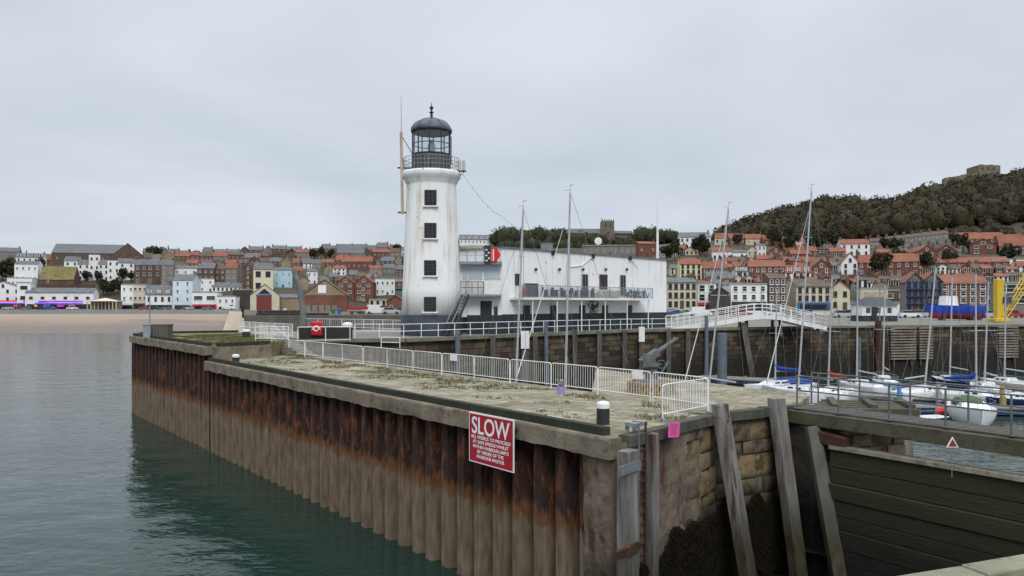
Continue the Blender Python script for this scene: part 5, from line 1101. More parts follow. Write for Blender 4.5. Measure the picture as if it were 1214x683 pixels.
dg = mat('shop_dark_green', (.01, .035, .03), (.01, .03, .025), 1, .5); rs = mat('shop_red', (.55, .03, .02), (.45, .025, .02), 1, .5); bs = mat('shop_blue', (.02, .12, .3), (.02, .1, .25), 1, .5); ds = mat('shop_dark', (.03, .03, .035), (.05, .04, .04), 1, .5); os_ = mat('shop_orange', (.5, .12, .05), (.4, .1, .05), 1, .5); ws = mat('shop_white', (.6, .6, .6), (.5, .5, .5), 1, .5)
# left seafront, front row
FY = 325
H_(-14, 21, 368, 341, 334, 'white', 'slate', 'front', FY, 2, 4, 'white half timbered arcade building with dark gable at the far left of the beach', cat='arcade', trim=trimd, chimneys=0, shop=ds)
H_(21.5, 35, 368, 335.5, 334, 'white', 'felt', 'flat', FY-2, 2, 1, 'narrow white flat topped tower above the arcade lights', cat='building', shop=ds, trim=trimd, ww=2.6)
arc = H_(35.5, 106, 367.5, 347, 341.5, 'white', 'slate', 'side', FY, 1, 6, 'long white amusement arcade with grey roof and purple lights by the beach', cat='arcade', chimneys=0, D=9, yaw=0, shop=ds, trim=trimd, ww=1.3, wh=1.0)
def lightstrip(px0, px1, y, Y, c, name, label, par=None, e=1.4, h=.55):
    m = MB(); x0 = (px0-HX)/F*Y; x1 = (px1-HX)/F*Y; m.box(((x0+x1)/2, Y, CZ-(y-HY)*Y/F), (x1-x0, .2, h)); o = m.build(name, mat(name+str(c), c, tuple(q*.5 for q in c), .35, .5, emis=e)); tag(o, label, 'lights'); return o
lightstrip(0, 44, 357, 323.0, (.75, .03, .03), 'light_strip', 'red lit fascia over the left half of the arcade', e=.5, h=.6)
lightstrip(0, 98, 359.6, 322.6, (.16, .05, .8), 'light_strip', 'long violet lit strip along the arcade front', e=1.0)
lightstrip(44, 98, 357.3, 322.9, (.3, .03, .3), 'light_strip', 'magenta lit fascia over the right half of the arcade', e=.5, h=.5)
for k, (px, c, s) in enumerate(((20, (.6, .1, .1), 'red'), (40, (.6, .4, .1), 'amber'), (55, (.1, .1, .6), 'blue'), (72, (.4, .05, .5), 'purple'), (85, (.5, .1, .2), 'pink'))):
    lightstrip(px-4, px+4, 362.5, 322.4, c, 'slot_panel', 'small %s lit game panel under the arcade light strip' % s, e=.35, h=.9)
# kiosk with canopy
kx = xy(125, 318); kk = empty('beach_kiosk', (*kx, 7.0), 'low cream canopied children ride stall right of the long arcade', 'kiosk'); m = MB(); m.box((kx[0], kx[1], 10.4), (12.5, 6, .3)); m.lathe([(6, 0), (1, 1.2), (.1, 1.3)], (kx[0], kx[1], 10.5), 8); m.build('canopy', WALL['cream'], kk)
for k in range(9): m = MB(); m.box((kx[0]-6+1.5*k, kx[1]-2.8, 8.6), (.3, .3, 3.6)); m.build('column', WALL['cream'], kk)
m = MB(); m.box((kx[0], kx[1]+1, 8.6), (11.5, 3, 3.2)); m.build('back_wall', WALL['buff'], kk)
H_(144, 158.5, 368, 338, 336, 'white', 'felt', 'flat', FY, 2, 2, 'tall white flat roofed shop right of the canopied ride stall', shop=ws, cat='shop')
H_(159, 173, 368, 338, 336, 'cream', 'felt', 'flat', FY, 2, 3, 'cream shop with dark upper balcony opening on the left seafront', shop=ds, cat='shop', ww=1.2)
H_(175, 202, 368, 349, 338, 'white', 'slate', 'side', FY, 1, 4, 'white pub with slate roof gablets over a dark green front', shop=dg, cat='pub', dormers=3, wh=1.9)
H_(205, 228, 368, 332, 325, 'paleblue', 'slate', 'side', FY, 3, 2, 'pale blue four storey seafront house with grey pitched roof', cat='guest house', D=11, shop=ws)
H_(228, 257, 368, 347, 345, 'white', 'felt', 'flat', FY-2, 1, 2, 'low white seafood restaurant with bright red shopfront', shop=rs, cat='restaurant', ww=3.6, wh=1.8)
H_(257.5, 279, 368, 352, 350, 'white', 'felt', 'flat', FY-3, 1, 3, 'small white snack stall between red restaurant and dark shed', shop=ws, cat='stall')
H_(277, 298, 366, 344, 343, 'dark', 'felt', 'flat', 333, 1, 2, 'dark brown boarded shed left of the lifeboat house', cat='shed', ww=1.8)
lbh = H_(298, 330, 368.5, 350, 337, 'cream', 'slate', 'front', 295, 0, 0, 'lifeboat house with cream gable and big red brown doors', cat='lifeboat house', D=17, chimneys=0, yaw=.15, far=False, door=False)
m = MB(); m.box((-.3, -.1, 2.9), (5.6, .15, 5.6)); m.build('boat_door', mat('door_red_brown', (.2, .04, .03), (.14, .03, .025), 3, .6), lbh, local=True); m = MB(); m.box((-.3, -.14, 6.1), (5.8, .12, .5)); m.build('lintel', bs, lbh, local=True)
m = MB(); m.add([(-2.6, -.12, 6.6), (2.2, -.12, 6.6), (-.2, -.12, 8.6)], [(0, 1, 2)]); m.build('gable_glazing', glassd, lbh, local=True)
H_(330, 357, 367, 353, 349, 'buff', 'slate', 'side', 305, 0, 0, 'low buff annexe right of the lifeboat house with blue posters', cat='annexe', chimneys=0, door=False)
bh = H_(359, 411, 372, 350, 331.5, 'red', 'moss', 'front', 235, 0, 0, 'brick gabled boat shed with plain white square in its gable', cat='shed', D=14, chimneys=0, yaw=.05, far=False, door=False)
m = MB(); m.box((-.8, -.1, 7.6), (2.4, .12, 2.5)); m.build('white_panel', signwhite, bh, local=True)
m = MB(); m.box((0, -.05, 5.8), (13.2, .1, .2)); m.add([(-6.2, -.04, 5.9), (6.2, -.04, 5.9), (0, -.04, 10.3)], [(0, 1, 2)]); m.build('gable_infill', WALL['buff'], bh, local=True)
m = MB(); [m.box((-5+2.0*k, -.1, 1.4), (1.5, .15, 2.4)) for k in range(5)]; m.build('stall_shutters', WALL['grey'], bh, local=True)
H_(458, 480, 373, 358, 350, 'red', 'brown', 'front', 215, 1, 2, 'red brick shed against the left side of the lighthouse', cat='shed', chimneys=0)
H_(437, 459, 366, 356, 353, 'cream', 'felt', 'flat', 260, 1, 3, 'low food stall with red and white striped fascia', cat='stall', shop=rs)
# second rows left (landmarks)
H_(399, 420, 358, 335, 328, 'red', 'tile', 'front', None, 3, 2, 'ornate red brick hotel wing with gable, left half', cat='hotel', D=10, ww=1.6)
H_(420.5, 442, 358, 335, 327, 'red', 'tile', 'front', None, 3, 2, 'ornate red brick hotel wing with white bay, right half', cat='hotel', D=10, ww=1.6, bay=True)
H_(445, 468, 351, 331, 329, 'white', 'felt', 'flat', None, 2, 4, 'cream white square block beside the lighthouse tower', cat='building', ww=1.0)
H_(466, 481, 345, 334, 331, 'red', 'slate', 'side', None, 1, 1, 'brick house with turquoise dormer just left of the lighthouse', cat='house', shop=mat('turquoise', (.03, .35, .33), (.03, .3, .28), 1, .6))
H_(301, 323, 346, 319, 311, 'yellow', 'slate', 'side', None, 2, 2, 'pale yellow house with blue framed windows above the lifeboat house', cat='house', trim=trimb, ww=2.6, wh=3.0, far=False)
H_(325, 346, 342, 320, 317, 'lightblue', 'slate', 'side', None, 2, 3, 'light blue house right of the pale yellow house', cat='house', ww=.8)
H_(288, 300, 346, 320, 314, 'brown', 'slate', 'front', None, 3, 1, 'brown brick house with stacked white bay windows', cat='house', bay=True)
H_(253, 285, 346, 340, 335, 'white', 'slate', 'side', None, 1, 7, 'long low white terrace under grey roof above the dark shed', cat='terrace')
H_(206, 234, 338, 318, 315, 'white', 'slate', 'side', None, 2, 3, 'wide white hotel behind the pale blue seafront house', cat='hotel')
H_(234, 254, 342, 318, 311, 'brown', 'slate', 'side', None, 3, 3, 'brown brick terrace block behind the red fronted restaurant', cat='terrace', chimneys=2)
H_(236, 253, 347, 331, 330, 'white', 'felt', 'flat', None, 2, 2, 'small white flat topped house below the brown terrace block', cat='house')
H_(254, 267, 340, 319, 313, 'brown', 'brown', 'side', None, 3, 2, 'brown gabled house right of the brown terrace block', cat='house')
H_(267, 281, 340, 318, 311, 'grey', 'tile', 'side', None, 3, 2, 'grey house with bright red roof in the middle of the left town', cat='house')
for i, (a, b, e, st_) in enumerate(((77, 92, 309, 'side'), (92.5, 106, 313, 'side'), (106.5, 117, 302, 'flat'), (117.5, 128, 313, 'side'), (128.5, 141, 309, 'flat'), (141.5, 159, 311.5, 'side'))):
    H_(a, b, 333, e, e-5, 'white', 'slate', st_, 430, 3, 2, '%s white house from the left in the bright white terrace above the arcade' % ordn[i], cat='house', trim=trimd, group='white terrace houses')
for i, (a, b) in enumerate(((159.5, 174.5), (174.8, 190))):
    H_(a, b, 337, 314, 307, 'brown', 'slate', 'side', 418, 3, 2, '%s tall brown brick house beside the bright white terrace' % ('left' if i == 0 else 'right'), cat='house', far=False, ww=1.3, wh=1.8, chimneys=2)
H_(192, 205, 338, 314, 308, 'grey', 'slate', 'side', 414, 4, 2, 'tall grey stone house right of the brown brick pair', cat='house')
H_(48, 86, 336, 331, 316, 'brown', 'moss', 'side', 412, 1, 2, 'cottage with big mossy yellow roof above the arcade', cat='cottage', D=9, chimneys=0)
H_(19, 43, 336, 313, 309, 'white', 'slate', 'side', 412, 2, 4, 'stepped white hotel with glazed bays on the left hillside', cat='hotel')
H_(10, 36, 342, 330, 328.5, 'white', 'felt', 'flat', 402, 1, 6, 'low white glazed terrace below the stepped white hotel', cat='hotel')
H_(22, 49, 318, 305, 300, 'white', 'slate', 'side', 505, 2, 5, 'wide slate roofed white hotel above the stepped hotel', cat='hotel', dormers=4, trim=trimd)
H_(48, 64, 314, 308, 301, 'red', 'tile', 'side', None, 1, 2, 'house with vivid orange red roof on the upper left hillside', cat='house')
H_(66, 138, 314, 300, 288.5, 'brown', 'slate', 'side', None, 1, 6, 'very long barn like hall with grey roof on the left skyline', cat='hall', D=22, chimneys=0, yaw=0)
H_(137, 166, 313, 302, 288.5, 'brown', 'brown', 'front', 545, 1, 2, 'brown gabled end of the long hall on the left skyline', cat='hall', D=16, chimneys=0)
H_(401, 431, 310, 300, 289, 'grey', 'slate', 'side', None, 0, 0, 'grey church like hall with huge slate roof on the skyline', cat='hall', D=14, chimneys=0, yaw=.25, door=False)
H_(-20, 18, 312, 298, 293, 'grey', 'slate', 'side', None, 2, 8, 'pale grey terrace at the far left skyline', cat='terrace', chimneys=2)
H_(364, 376, 337, 322, 319, 'white', 'slate', 'side', None, 2, 2, 'slim white house behind the brick boat shed gable', cat='house')
H_(404, 442, 322, 310, 304, 'red', 'tile', 'side', None, 1, 6, 'long red roofed terrace below the grey church like hall', cat='terrace', chimneys=2)
# retaining wall left
rw = MB(); wallstrip(rw, [xy(44, 399), xy(112, 399)], 6, 19.5); o = rw.build('retaining_wall', mat('retaining_brick', (.10, .06, .045), (.06, .04, .035), .5, .9)); tag(o, 'dark brown retaining wall above the arcade roof', 'wall')
bpy.context.view_layer.update()
sm = o.modifiers.new('thick', 'SOLIDIFY'); sm.thickness = .6; sm.offset = 0
# right harbour side landmarks
RY = 196
H_(791, 826, 366, 335, 329, 'cream', 'slate', 'side', RY, 3, 5, 'cream three storey harbour inn with grey roof behind the clubhouse end', cat='inn', D=11)
H_(827.5, 848, 370, 337, 335, 'white', 'felt', 'flat', RY, 2, 2, 'white harbour house with red awning left of the timbered gable', cat='house', shop=rs, ww=1.5, wh=1.8)
H_(843, 863, 370, 347, 340, 'dark', 'slate', 'front', RY-3, 1, 1, 'dark half timbered gabled entrance between two white houses', cat='building', chimneys=0, ww=2.2, wh=2.5)
H_(866, 910, 368, 338, 336.5, 'white', 'felt', 'flat', RY, 2, 4, 'broad white harbour hotel with bay windows behind the footbridge', cat='hotel', ww=1.2, wh=1.4, shop=ds, trim=trimw)
H_(911, 932, 368, 330, 324, 'brown', 'brown', 'side', RY, 4, 3, 'tall brown brick warehouse right of the broad white hotel', cat='warehouse')
H_(944, 985, 368, 340, 331, 'cream', 'brown', 'side', RY, 2, 5, 'cream house with brown roof and blue shopfront on the harbour', cat='pub', shop=bs, D=11)
H_(986, 1006, 368, 343, 333, 'cream', 'brown', 'front', RY, 2, 2, 'cream gabled house joined right of the blue shopfront', cat='house')
H_(806, 832, 332, 313, 306, 'yellow', 'tile', 'side', None, 3, 4, 'pale yellow house with orange roof above the harbour inn', cat='house', chimneys=2)
H_(832.5, 862, 332, 318, 310, 'brown', 'tile', 'side', None, 2, 4, 'brown terrace with orange roof right of the pale yellow house', cat='terrace', chimneys=2)
H_(838, 868, 340, 330, 322, 'buff', 'slate', 'side', None, 1, 4, 'low building with plain grey roof above the timbered gable', cat='building')
H_(872, 887, 338, 322, 319, 'white', 'slate', 'side', None, 2, 2, 'small white house with grey dormered roof above the broad hotel', cat='house', dormers=2)
H_(888, 930, 334, 316, 308, 'red', 'tile', 'side', None, 2, 6, 'long red brick terrace with orange roof above the warehouse', cat='terrace', chimneys=2)
H_(932, 960, 336, 323, 314, 'white', 'tile', 'side', None, 2, 4, 'white row with three arched dormers and orange roof', cat='terrace', dormers=3)
H_(961, 986, 334, 318, 307, 'red', 'tile', 'front', None, 3, 2, 'steep red brick gabled house behind the tallest leaning mast', cat='house')
H_(806, 842, 296, 281, 274.5, 'white', 'slate', 'side', None, 2, 6, 'large white house with grey roof on the hill above the clubhouse end', cat='house', D=12)
H_(845, 867, 313, 298, 293, 'white', 'tile', 'side', None, 1, 4, 'white row with orange roof midway up the right hill', cat='terrace')
H_(868, 885, 312, 299, 296, 'white', 'slate', 'side', None, 1, 3, 'white cottage right of the white row with orange roof', cat='cottage')
H_(886, 898, 311, 297, 292, 'cream', 'tile', 'front', None, 2, 2, 'cream cottage left of the narrow tall white house', cat='cottage')
H_(898.5, 908, 312, 291, 289, 'white', 'slate', 'side', None, 3, 2, 'narrow tall white house among orange roofs', cat='house')
H_(909, 931, 311, 299, 292, 'red', 'tile', 'front', None, 2, 2, 'red brick twin gabled house right of the narrow white house', cat='house')
H_(938, 960, 311, 301, 296, 'red', 'tile', 'side', None, 1, 4, 'red roofed terrace behind the upper part of the leaning mast', cat='terrace')
for i, (a, b, ye_) in enumerate(((848, 864, 282), (864.5, 884, 282.5), (884.5, 905, 283), (905.5, 930, 284), (930.5, 955, 286))):
    H_(a, b, ye_+8, ye_, ye_-6, 'red' if i % 2 else 'cream', 'tile', 'side', None, 1, 3, '%s house from the left in the topmost orange roofed row below the wood' % ordn[i], cat='house', group='topmost orange roofed row')
H_(998, 1030, 304, 289, 283, 'white', 'tile', 'side', None, 2, 4, 'white and brick house with red roof at the wood edge', cat='house', chimneys=2)
for i in range(9):
    a = 1032+i*10.2; e = 286-i*1.15; H_(a, a+10, e+12, e, e-4, 'grey', 'brown', 'side', 405, 2, 2, '%s grey stone house from the left in the long terrace under the wood' % ordn[i], cat='house', chimneys=2, group='grey stone terrace under the wood', yaw=-.05)
H_(1137, 1164, 293, 283, 275, 'red', 'tile', 'side', None, 2, 3, 'large hipped red roof house right below the grassy castle slope', cat='house', chimneys=2, ww=1.8)
H_(1165, 1190, 293, 283, 275, 'red', 'tile', 'side', None, 2, 3, 'red roof house joined to the large hipped one below castle slope', cat='house', ww=1.8)
H_(1153, 1178, 302, 290, 283, 'red', 'tile', 'front', None, 2, 2, 'red brick house with white gable among the upper right houses', cat='house', ww=2)
H_(1187, 1216, 303, 291, 277, 'red', 'tile', 'side', None, 2, 4, 'red roofed house at the upper right edge', cat='house', ww=1.6)
H_(998, 1018, 326, 312, 300, 'white', 'tile', 'front', None, 2, 2, 'white steep gabled house at the foot of the road up the hill', cat='house')
H_(1018.5, 1042, 327, 311, 302, 'red', 'tile', 'side', None, 2, 3, 'red brick house right of the white steep gable', cat='house')
H_(1055, 1086, 328, 310, 300, 'red', 'tile', 'side', None, 2, 4, 'red brick house with white bands mid right hill', cat='house')
H_(1088, 1110, 314, 298, 291, 'red', 'tile', 'front', None, 2, 2, 'red brick gabled villa with balcony, left of the pair', cat='villa')
H_(1110.5, 1132, 314, 298, 290, 'red', 'tile', 'front', None, 2, 2, 'red brick gabled villa with balcony, right of the pair', cat='villa')
H_(1119, 1191, 320, 311, 304.5, 'red', 'tile', 'side', None, 1, 9, 'long low building with bright orange roof on the right hill', cat='building', chimneys=0, yaw=0)
H_(1178, 1216, 320, 308, 305, 'white', 'felt', 'flat', 300, 1, 3, 'white modern house at the right edge above the crane', cat='house')
for i, (a, b) in enumerate(((1075, 1095), (1095.3, 1116))):
    t_ = H_(a, b, 369, 334, 323, 'grey', 'tile', 'front', 188, 4, 3, '%s black and white half timbered gable with glazed balconies' % ('left' if i == 0 else 'right'), cat='building', chimneys=0, trim=trimb, ww=1.1, wh=1.9, yaw=0, far=False)
    m = MB()
    for k in range(-3, 4): m.box((k*.6, -.09, 6.6+.9), (.14, .1, 1.4-abs(k)*.12))
    for z in (1.9, 3.7, 5.5): m.box((0, -.5, z), (4.0, .9, .12)); m.box((0, -.95, z+.5), (4.0, .06, .06))
    for s in (-1, 1): m.beam((s*2.3, -.34, 7.2), (0, -.34, 9.6), .18, .22)
    m.build('black_timbering', trimd, t_, local=True)
H_(1117, 1167, 369, 336, 326, 'red', 'tile', 'side', 188, 4, 5, 'long red brick apartment block with white windows by the harbour', cat='apartments', ww=1.3, wh=1.3, yaw=0, far=False)
mu_ = H_(1022, 1050, 359, 343, 341, 'cream', 'felt', 'flat', None, 0, 0, 'low cream building with bright colourful wall panel', cat='building', door=False)
m = MB(); m.box((0, -.1, 2.2), (5.2, .1, 2.2)); m.build('colour_panel', mat('colour_panel', (.05, .4, .45), (.7, .5, .08), 1.2, .6, c3=(.6, .1, .2), c3lo=.5, c3hi=.55), mu_, local=True)
H_(1052, 1073, 358, 345, 343, 'brown', 'felt', 'flat', None, 1, 3, 'flat brick block with white windows right of the colourful panel', cat='building', ww=2)
H_(1183, 1216, 362, 336, 333.5, 'grey', 'felt', 'flat', 205, 2, 3, 'pale modern block at the right edge behind the crane', cat='building', ww=2.6, wh=2.2)
H_(1010, 1072, 366, 360, 358.5, 'white', 'felt', 'flat', 215, 1, 8, 'long low white kiosk row behind the harbour hut', cat='kiosk')
H_(1168, 1184, 366, 351, 349, 'white', 'felt', 'flat', 215, 1, 2, 'small white block behind the trawler stern', cat='building')
H_(545, 590, 296, 284, 278, 'white', 'slate', 'side', 505, 2, 10, 'long white terrace with mansard roof right of the lighthouse', cat='terrace', dormers=6, D=9, yaw=.1)
H_(545, 572, 300, 292, 290, 'cream', 'felt', 'flat', 480, 1, 6, 'cream lower wing of the white terrace right of the lighthouse', cat='building')
H_(780, 806, 306, 294, 290, 'grey', 'brown', 'side', None, 2, 6, 'brownstone terrace right of the clubhouse flagpole', cat='terrace')
H_(757, 778, 304, 289, 286, 'red', 'tile', 'side', None, 1, 3, 'salmon red terrace left of the clubhouse flagpole', cat='terrace')
H_(690, 756, 304, 292, 290, 'grey', 'brown', 'side', None, 1, 9, 'long grey wall like terrace seen over the clubhouse roof', cat='terrace')
# church on the hill
Yc = 500; chx = lambda px: (px-HX)/F*Yc; chz = lambda py: CZ-(py-HY)*Yc/F
ch = empty('church', (chx(700), Yc, chz(292)), 'old grey stone church with square tower on the hill behind the clubhouse', 'church'); stn = wm('church_stone', (.16, .14, .11)); chroof = mat('church_roof', (.09, .10, .09), (.12, .13, .11), .3, .8)
m = MB(); m.box(((chx(673)+chx(713))/2, Yc+4, (chz(277)+chz(298))/2), (chx(713)-chx(673), 9, chz(277)-chz(298))); m.build('nave_wall', stn, ch)
m = MB(); x0, x1 = chx(672), chx(713); z0, z1 = chz(277), chz(270.5); m.add([(x0, Yc-1, z0), (x1, Yc-1, z0), (x1, Yc+9, z0), (x0, Yc+9, z0), (x0+.5, Yc+4, z1), (x1, Yc+4, z1)], [(0, 1, 5, 4), (3, 4, 5, 2), (0, 4, 3), (1, 2, 5), (0, 3, 2, 1)]); m.build('nave_roof', chroof, ch)
m = MB(); m.box(((chx(713)+chx(728))/2, Yc+3, (chz(262)+chz(298))/2), (chx(728)-chx(713), 8, chz(262)-chz(298)))
for k in range(6): m.box((chx(714)+k*1.45, Yc-.8, chz(262)+.4), (.7, .5, .9))
tw_ = m.build('tower', stn, ch)
m = MB(); m.box((chx(718), Yc-1.05, chz(267)), (1.2, .1, 2.4)); m.box((chx(723.5), Yc-1.05, chz(267)), (1.2, .1, 2.4)); m.build('belfry_louvre', trimd, tw_)
m = MB(); m.tube((chx(713.5), Yc+1, chz(262)), (chx(713.5), Yc+1, chz(257.5)), .15); m.build('turret_pole', stn, tw_)
m = MB(); x0, x1 = chx(728), chx(750); m.box(((x0+x1)/2, Yc+4, chz(286)), (x1-x0, 8, 10)); m.build('chancel', stn, ch)
m = MB(); z0, z1 = chz(277), chz(273); m.add([(x0, Yc-1, z0), (x1, Yc-1, z0), (x1, Yc+9, z0), (x0, Yc+9, z0), (x0, Yc+4, z1), (x1, Yc+4, z1)], [(0, 1, 5, 4), (3, 4, 5, 2), (0, 4, 3), (1, 2, 5), (0, 3, 2, 1)]); m.build('chancel_roof', chroof, ch)
# castle
Yk = 606; kx_ = lambda px: (px-HX)/F*Yk; kz = lambda py: CZ-(py-HY)*Yk/F
cst = wm('castle_stone', (.20, .165, .12), .6)
def ruin(pts, dep, label, name, cat):
    m = MB(); 
    for (a, b, top, bot) in pts: m.box(((kx_(a)+kx_(b))/2, Yk+dep/2, (kz(top)+kz(bot))/2), (kx_(b)-kx_(a)+.02, dep, kz(top)-kz(bot)))
    o = m.build(name, cst); tag(o, label, cat); return o
def jagw(px0, px1, t0, t1, bot, n): 
    return [(px0+(px1-px0)*i/n, px0+(px1-px0)*(i+1)/n, t0+(t1-t0)*i/n+random.uniform(-.7, .7), bot) for i in range(n)]
ruin(jagw(1119, 1150, 211.5, 206, 226, 14), 3, 'ruined castle curtain wall left of the keep on the skyline', 'castle_wall', 'castle wall')
kp = ruin(jagw(1160, 1186, 195.5, 195.5, 216, 9), 16, 'square ruined castle keep on top of the hill', 'castle_keep', 'castle keep')
m = MB(); [m.box((kx_(p), Yk-.1, kz(199.5)), (1.3, .3, 2.6)) for p in (1165, 1172, 1178)]; m.build('opening', trimd, kp)
ruin(jagw(1187, 1240, 207, 203, 222, 16), 3, 'castle curtain wall right of the keep at the picture edge', 'castle_wall', 'castle wall')
ruin(jagw(1150, 1161, 207, 204, 220, 4), 4, 'low castle gatehouse wall joining the left side of the keep', 'castle_wall', 'castle wall')
# ------------------------------------------------------------------ filler rows of the town, each house its own thing
random.seed(21)
def skyl(px): return interp([(-30, 300), (166, 306), (175, 302), (195, 300), (240, 301), (300, 303), (345, 299), (400, 299), (440, 294), (480, 291)], px)
occupied = [(l[0], l[1]) for l in LAND]
def free(px, py, dx, dy): return all(abs(px-a) > dx or abs(py-b) > dy for a, b in occupied)
def fillrow(px0, px1, yb0, yb1, pal, hmin, hmax, wmin, wmax, roofs, rows=2, chk=(9, 8)):
    px = px0
    while px < px1:
        wd = random.uniform(wmin, wmax); yb = yb0+(yb1-yb0)*(px-px0)/(px1-px0)+random.uniform(-2.2, 2.2); h = random.uniform(hmin, hmax)
        if free(px+wd/2, yb-h/2, *chk):
            ro = random.choice(roofs); stl = random.choice(('side', 'side', 'side', 'front'))
            house(px, px+wd, yb, yb-h, yb-h-random.uniform(3.5, 6), random.choice(pal), ro, stl, None, rows, max(1, int(wd/4.2)), None, chimneys=random.choice((1, 1, 2)), far=True)
        px += wd+random.uniform(-.5, 1.8)
bw = ['brown', 'brown', 'grey', 'red', 'white', 'buff', 'brown']
ro_ = ['slate', 'brown', 'tile', 'slate']
fillrow(168, 480, 312, 306, bw, 5, 8, 10, 20, ['slate', 'brown', 'tile'], 1, (8, 5))
fillrow(206, 480, 320, 316, bw, 6, 9, 9, 16, ['slate', 'tile', 'tile', 'brown'], 2)
fillrow(285, 480, 330, 325, bw, 7, 10, 9, 16, ['slate', 'tile', 'brown'], 2)
fillrow(330, 445, 343, 339, bw, 9, 13, 9, 14, ['slate', 'tile', 'brown'], 2)
fillrow(376, 460, 354, 352, bw, 8, 12, 9, 14, ['slate', 'brown'], 2)
fillrow(160, 300, 326, 328, bw, 7, 10, 9, 15, ro_, 2)
fillrow(-30, 66, 322, 318, ['white', 'grey', 'brown'], 6, 9, 9, 16, ro_, 2)
fillrow(-30, 60, 306, 307, ['white', 'grey', 'brown'], 5, 7, 10, 17, ['slate', 'brown'], 1)
fillrow(170, 480, 305, 298, ['grey', 'brown', 'grey'], 3, 5, 10, 18, ['slate', 'slate', 'brown'], 1, (6, 3))
rp = ['red', 'red', 'brown', 'white', 'cream']
fillrow(862, 1000, 350, 350, rp, 9, 12, 10, 16, ['tile', 'tile', 'brown'], 2, (6, 5))
fillrow(795, 990, 324, 324, rp, 7, 9, 9, 16, ['tile', 'tile', 'slate'], 2, (7, 6))
fillrow(800, 1000, 303, 304, rp, 6, 8, 10, 18, ['tile', 'tile', 'brown'], 1, (7, 6))
fillrow(1000, 1120, 342, 340, rp, 7, 10, 11, 17, ['tile', 'brown'], 2, (8, 6))
fillrow(1120, 1214, 336, 334, rp, 7, 9, 11, 17, ['tile', 'brown', 'slate'], 2, (7, 5))
fillrow(1040, 1130, 308, 305, ['red', 'brown'], 6, 8, 11, 16, ['tile', 'brown'], 1, (7, 5))
fillrow(870, 1000, 343, 342, rp, 8, 10, 10, 15, ['tile', 'brown', 'slate'], 2, (5, 4))
fillrow(1040, 1214, 327, 325, rp, 7, 9, 10, 16, ['tile', 'brown'], 2, (6, 5))
fillrow(1040, 1214, 352, 350, rp, 8, 11, 10, 15, ['tile', 'brown', 'slate'], 2, (8, 7))
fillrow(860, 1000, 317, 316, rp, 6, 8, 9, 15, ['tile', 'brown'], 1, (6, 4))
fillrow(788, 870, 346, 346, ['brown', 'white', 'grey'], 8, 11, 10, 15, ['slate', 'tile'], 2, (7, 5))
# ------------------------------------------------------------------ trees
leafm = mat('autumn_leaves', (.045, .036, .017), (.028, .026, .013), .03, .95, c3=(.065, .040, .018), c3lo=.52, c3hi=.68, c3sc=.12)
leafg = mat('dark_leaves', (.022, .032, .014), (.04, .042, .018), .4, .9, c3=(.07, .05, .02), c3lo=.6, c3hi=.75, c3sc=.5)
bark = mat('bark', (.07, .055, .04), (.04, .035, .03), 2, .9)
def crownmesh(mb, c, r, h, n, seed, leaf=.9):
    """lumpy core of twigs and leaf faces spread through an uneven crown"""
    g = np.random.default_rng(seed); k = 5+int(g.integers(0, 4)); cen = g.normal(0, .42, (k, 3)); cen[:, 2] = cen[:, 2]*.8
    for _ in range(n):
        q = cen[g.integers(0, k)]; d = g.normal(size=3); d /= np.linalg.norm(d)+1e-6; rr = .5*(.65+.5*g.random()); p = q+d*rr
        P = Vector((c[0]+p[0]*r, c[1]+p[1]*r, c[2]+h*.5+p[2]*h*.5)); a = Vector(g.normal(size=3)).normalized(); b = a.cross(Vector(g.normal(size=3))).normalized(); s = leaf*(.6+.8*g.random())
        mb.add([P-a*s-b*s*.6, P+a*s-b*s*.5, P+a*s*.8+b*s*.6, P-a*s*.9+b*s*.7], [(0, 1, 2, 3)])
def woods(spots, name, label, mt, nleaf, size):
    V = []; Fc = []; k = 0; g = np.random.default_rng(5); MI = []
    ico = bmesh.new(); bmesh.ops.create_icosphere(ico, subdivisions=2, radius=1); iv = np.array([v.co[:] for v in ico.verts]); fi = np.array([[v.index for v in f.verts] for f in ico.faces]); ico.free()
    for (x, y, z) in spots:
        r = size*(.75+.6*g.random()); h = r*(.9+.4*g.random()); ph = g.random(3)*20
        nn_ = np.array([mn.noise(Vector(v*2.0+ph)) for v in iv]); P = iv*(0.8+.55*nn_)[:, None]*np.array([r, r, h])+np.array([x, y, z+h*.75])
        V.append(P); Fc.append(fi+k); k += len(P)
        d = g.normal(size=(nleaf, 3)); d[:, 2] = np.abs(d[:, 2])*1.0-.25; d /= np.linalg.norm(d, axis=1)[:, None]
        c = d*(.84+.2*g.random((nleaf, 1)))*np.array([r, r, h])+np.array([x, y, z+h*.75]); a = g.normal(size=(nleaf, 3)); b = g.normal(size=(nleaf, 3)); a /= np.linalg.norm(a, axis=1)[:, None]; b /= np.linalg.norm(b, axis=1)[:, None]
        s = r*.12*(.6+.9*g.random((nleaf, 1))); T = np.stack([c-a*s, c+b*s, c+a*s], 1).reshape(-1, 3); V.append(T); Fc.append(np.arange(len(T)).reshape(-1, 3)+k); k += len(T)
    V = np.concatenate(V); Fc = np.concatenate(Fc); me = bpy.data.meshes.new(name); me.vertices.add(len(V)); me.vertices.foreach_set('co', V.ravel().astype(np.float32)); me.loops.add(len(Fc)*3); me.loops.foreach_set('vertex_index', Fc.ravel().astype(np.int32)); me.polygons.add(len(Fc)); me.polygons.foreach_set('loop_start', np.arange(0, len(Fc)*3, 3, dtype=np.int32)); me.materials.append(mt); me.update(calc_edges=True); me.validate()
    o = bpy.data.objects.new(name, me); COL.objects.link(o); tag(o, label, 'woodland', kind='stuff'); return o
LIM = [(780, 276), (850, 284), (950, 290), (1000, 287), (1060, 280), (1110, 276), (1150, 268), (1214, 266), (1500, 262)]
sp_ = []
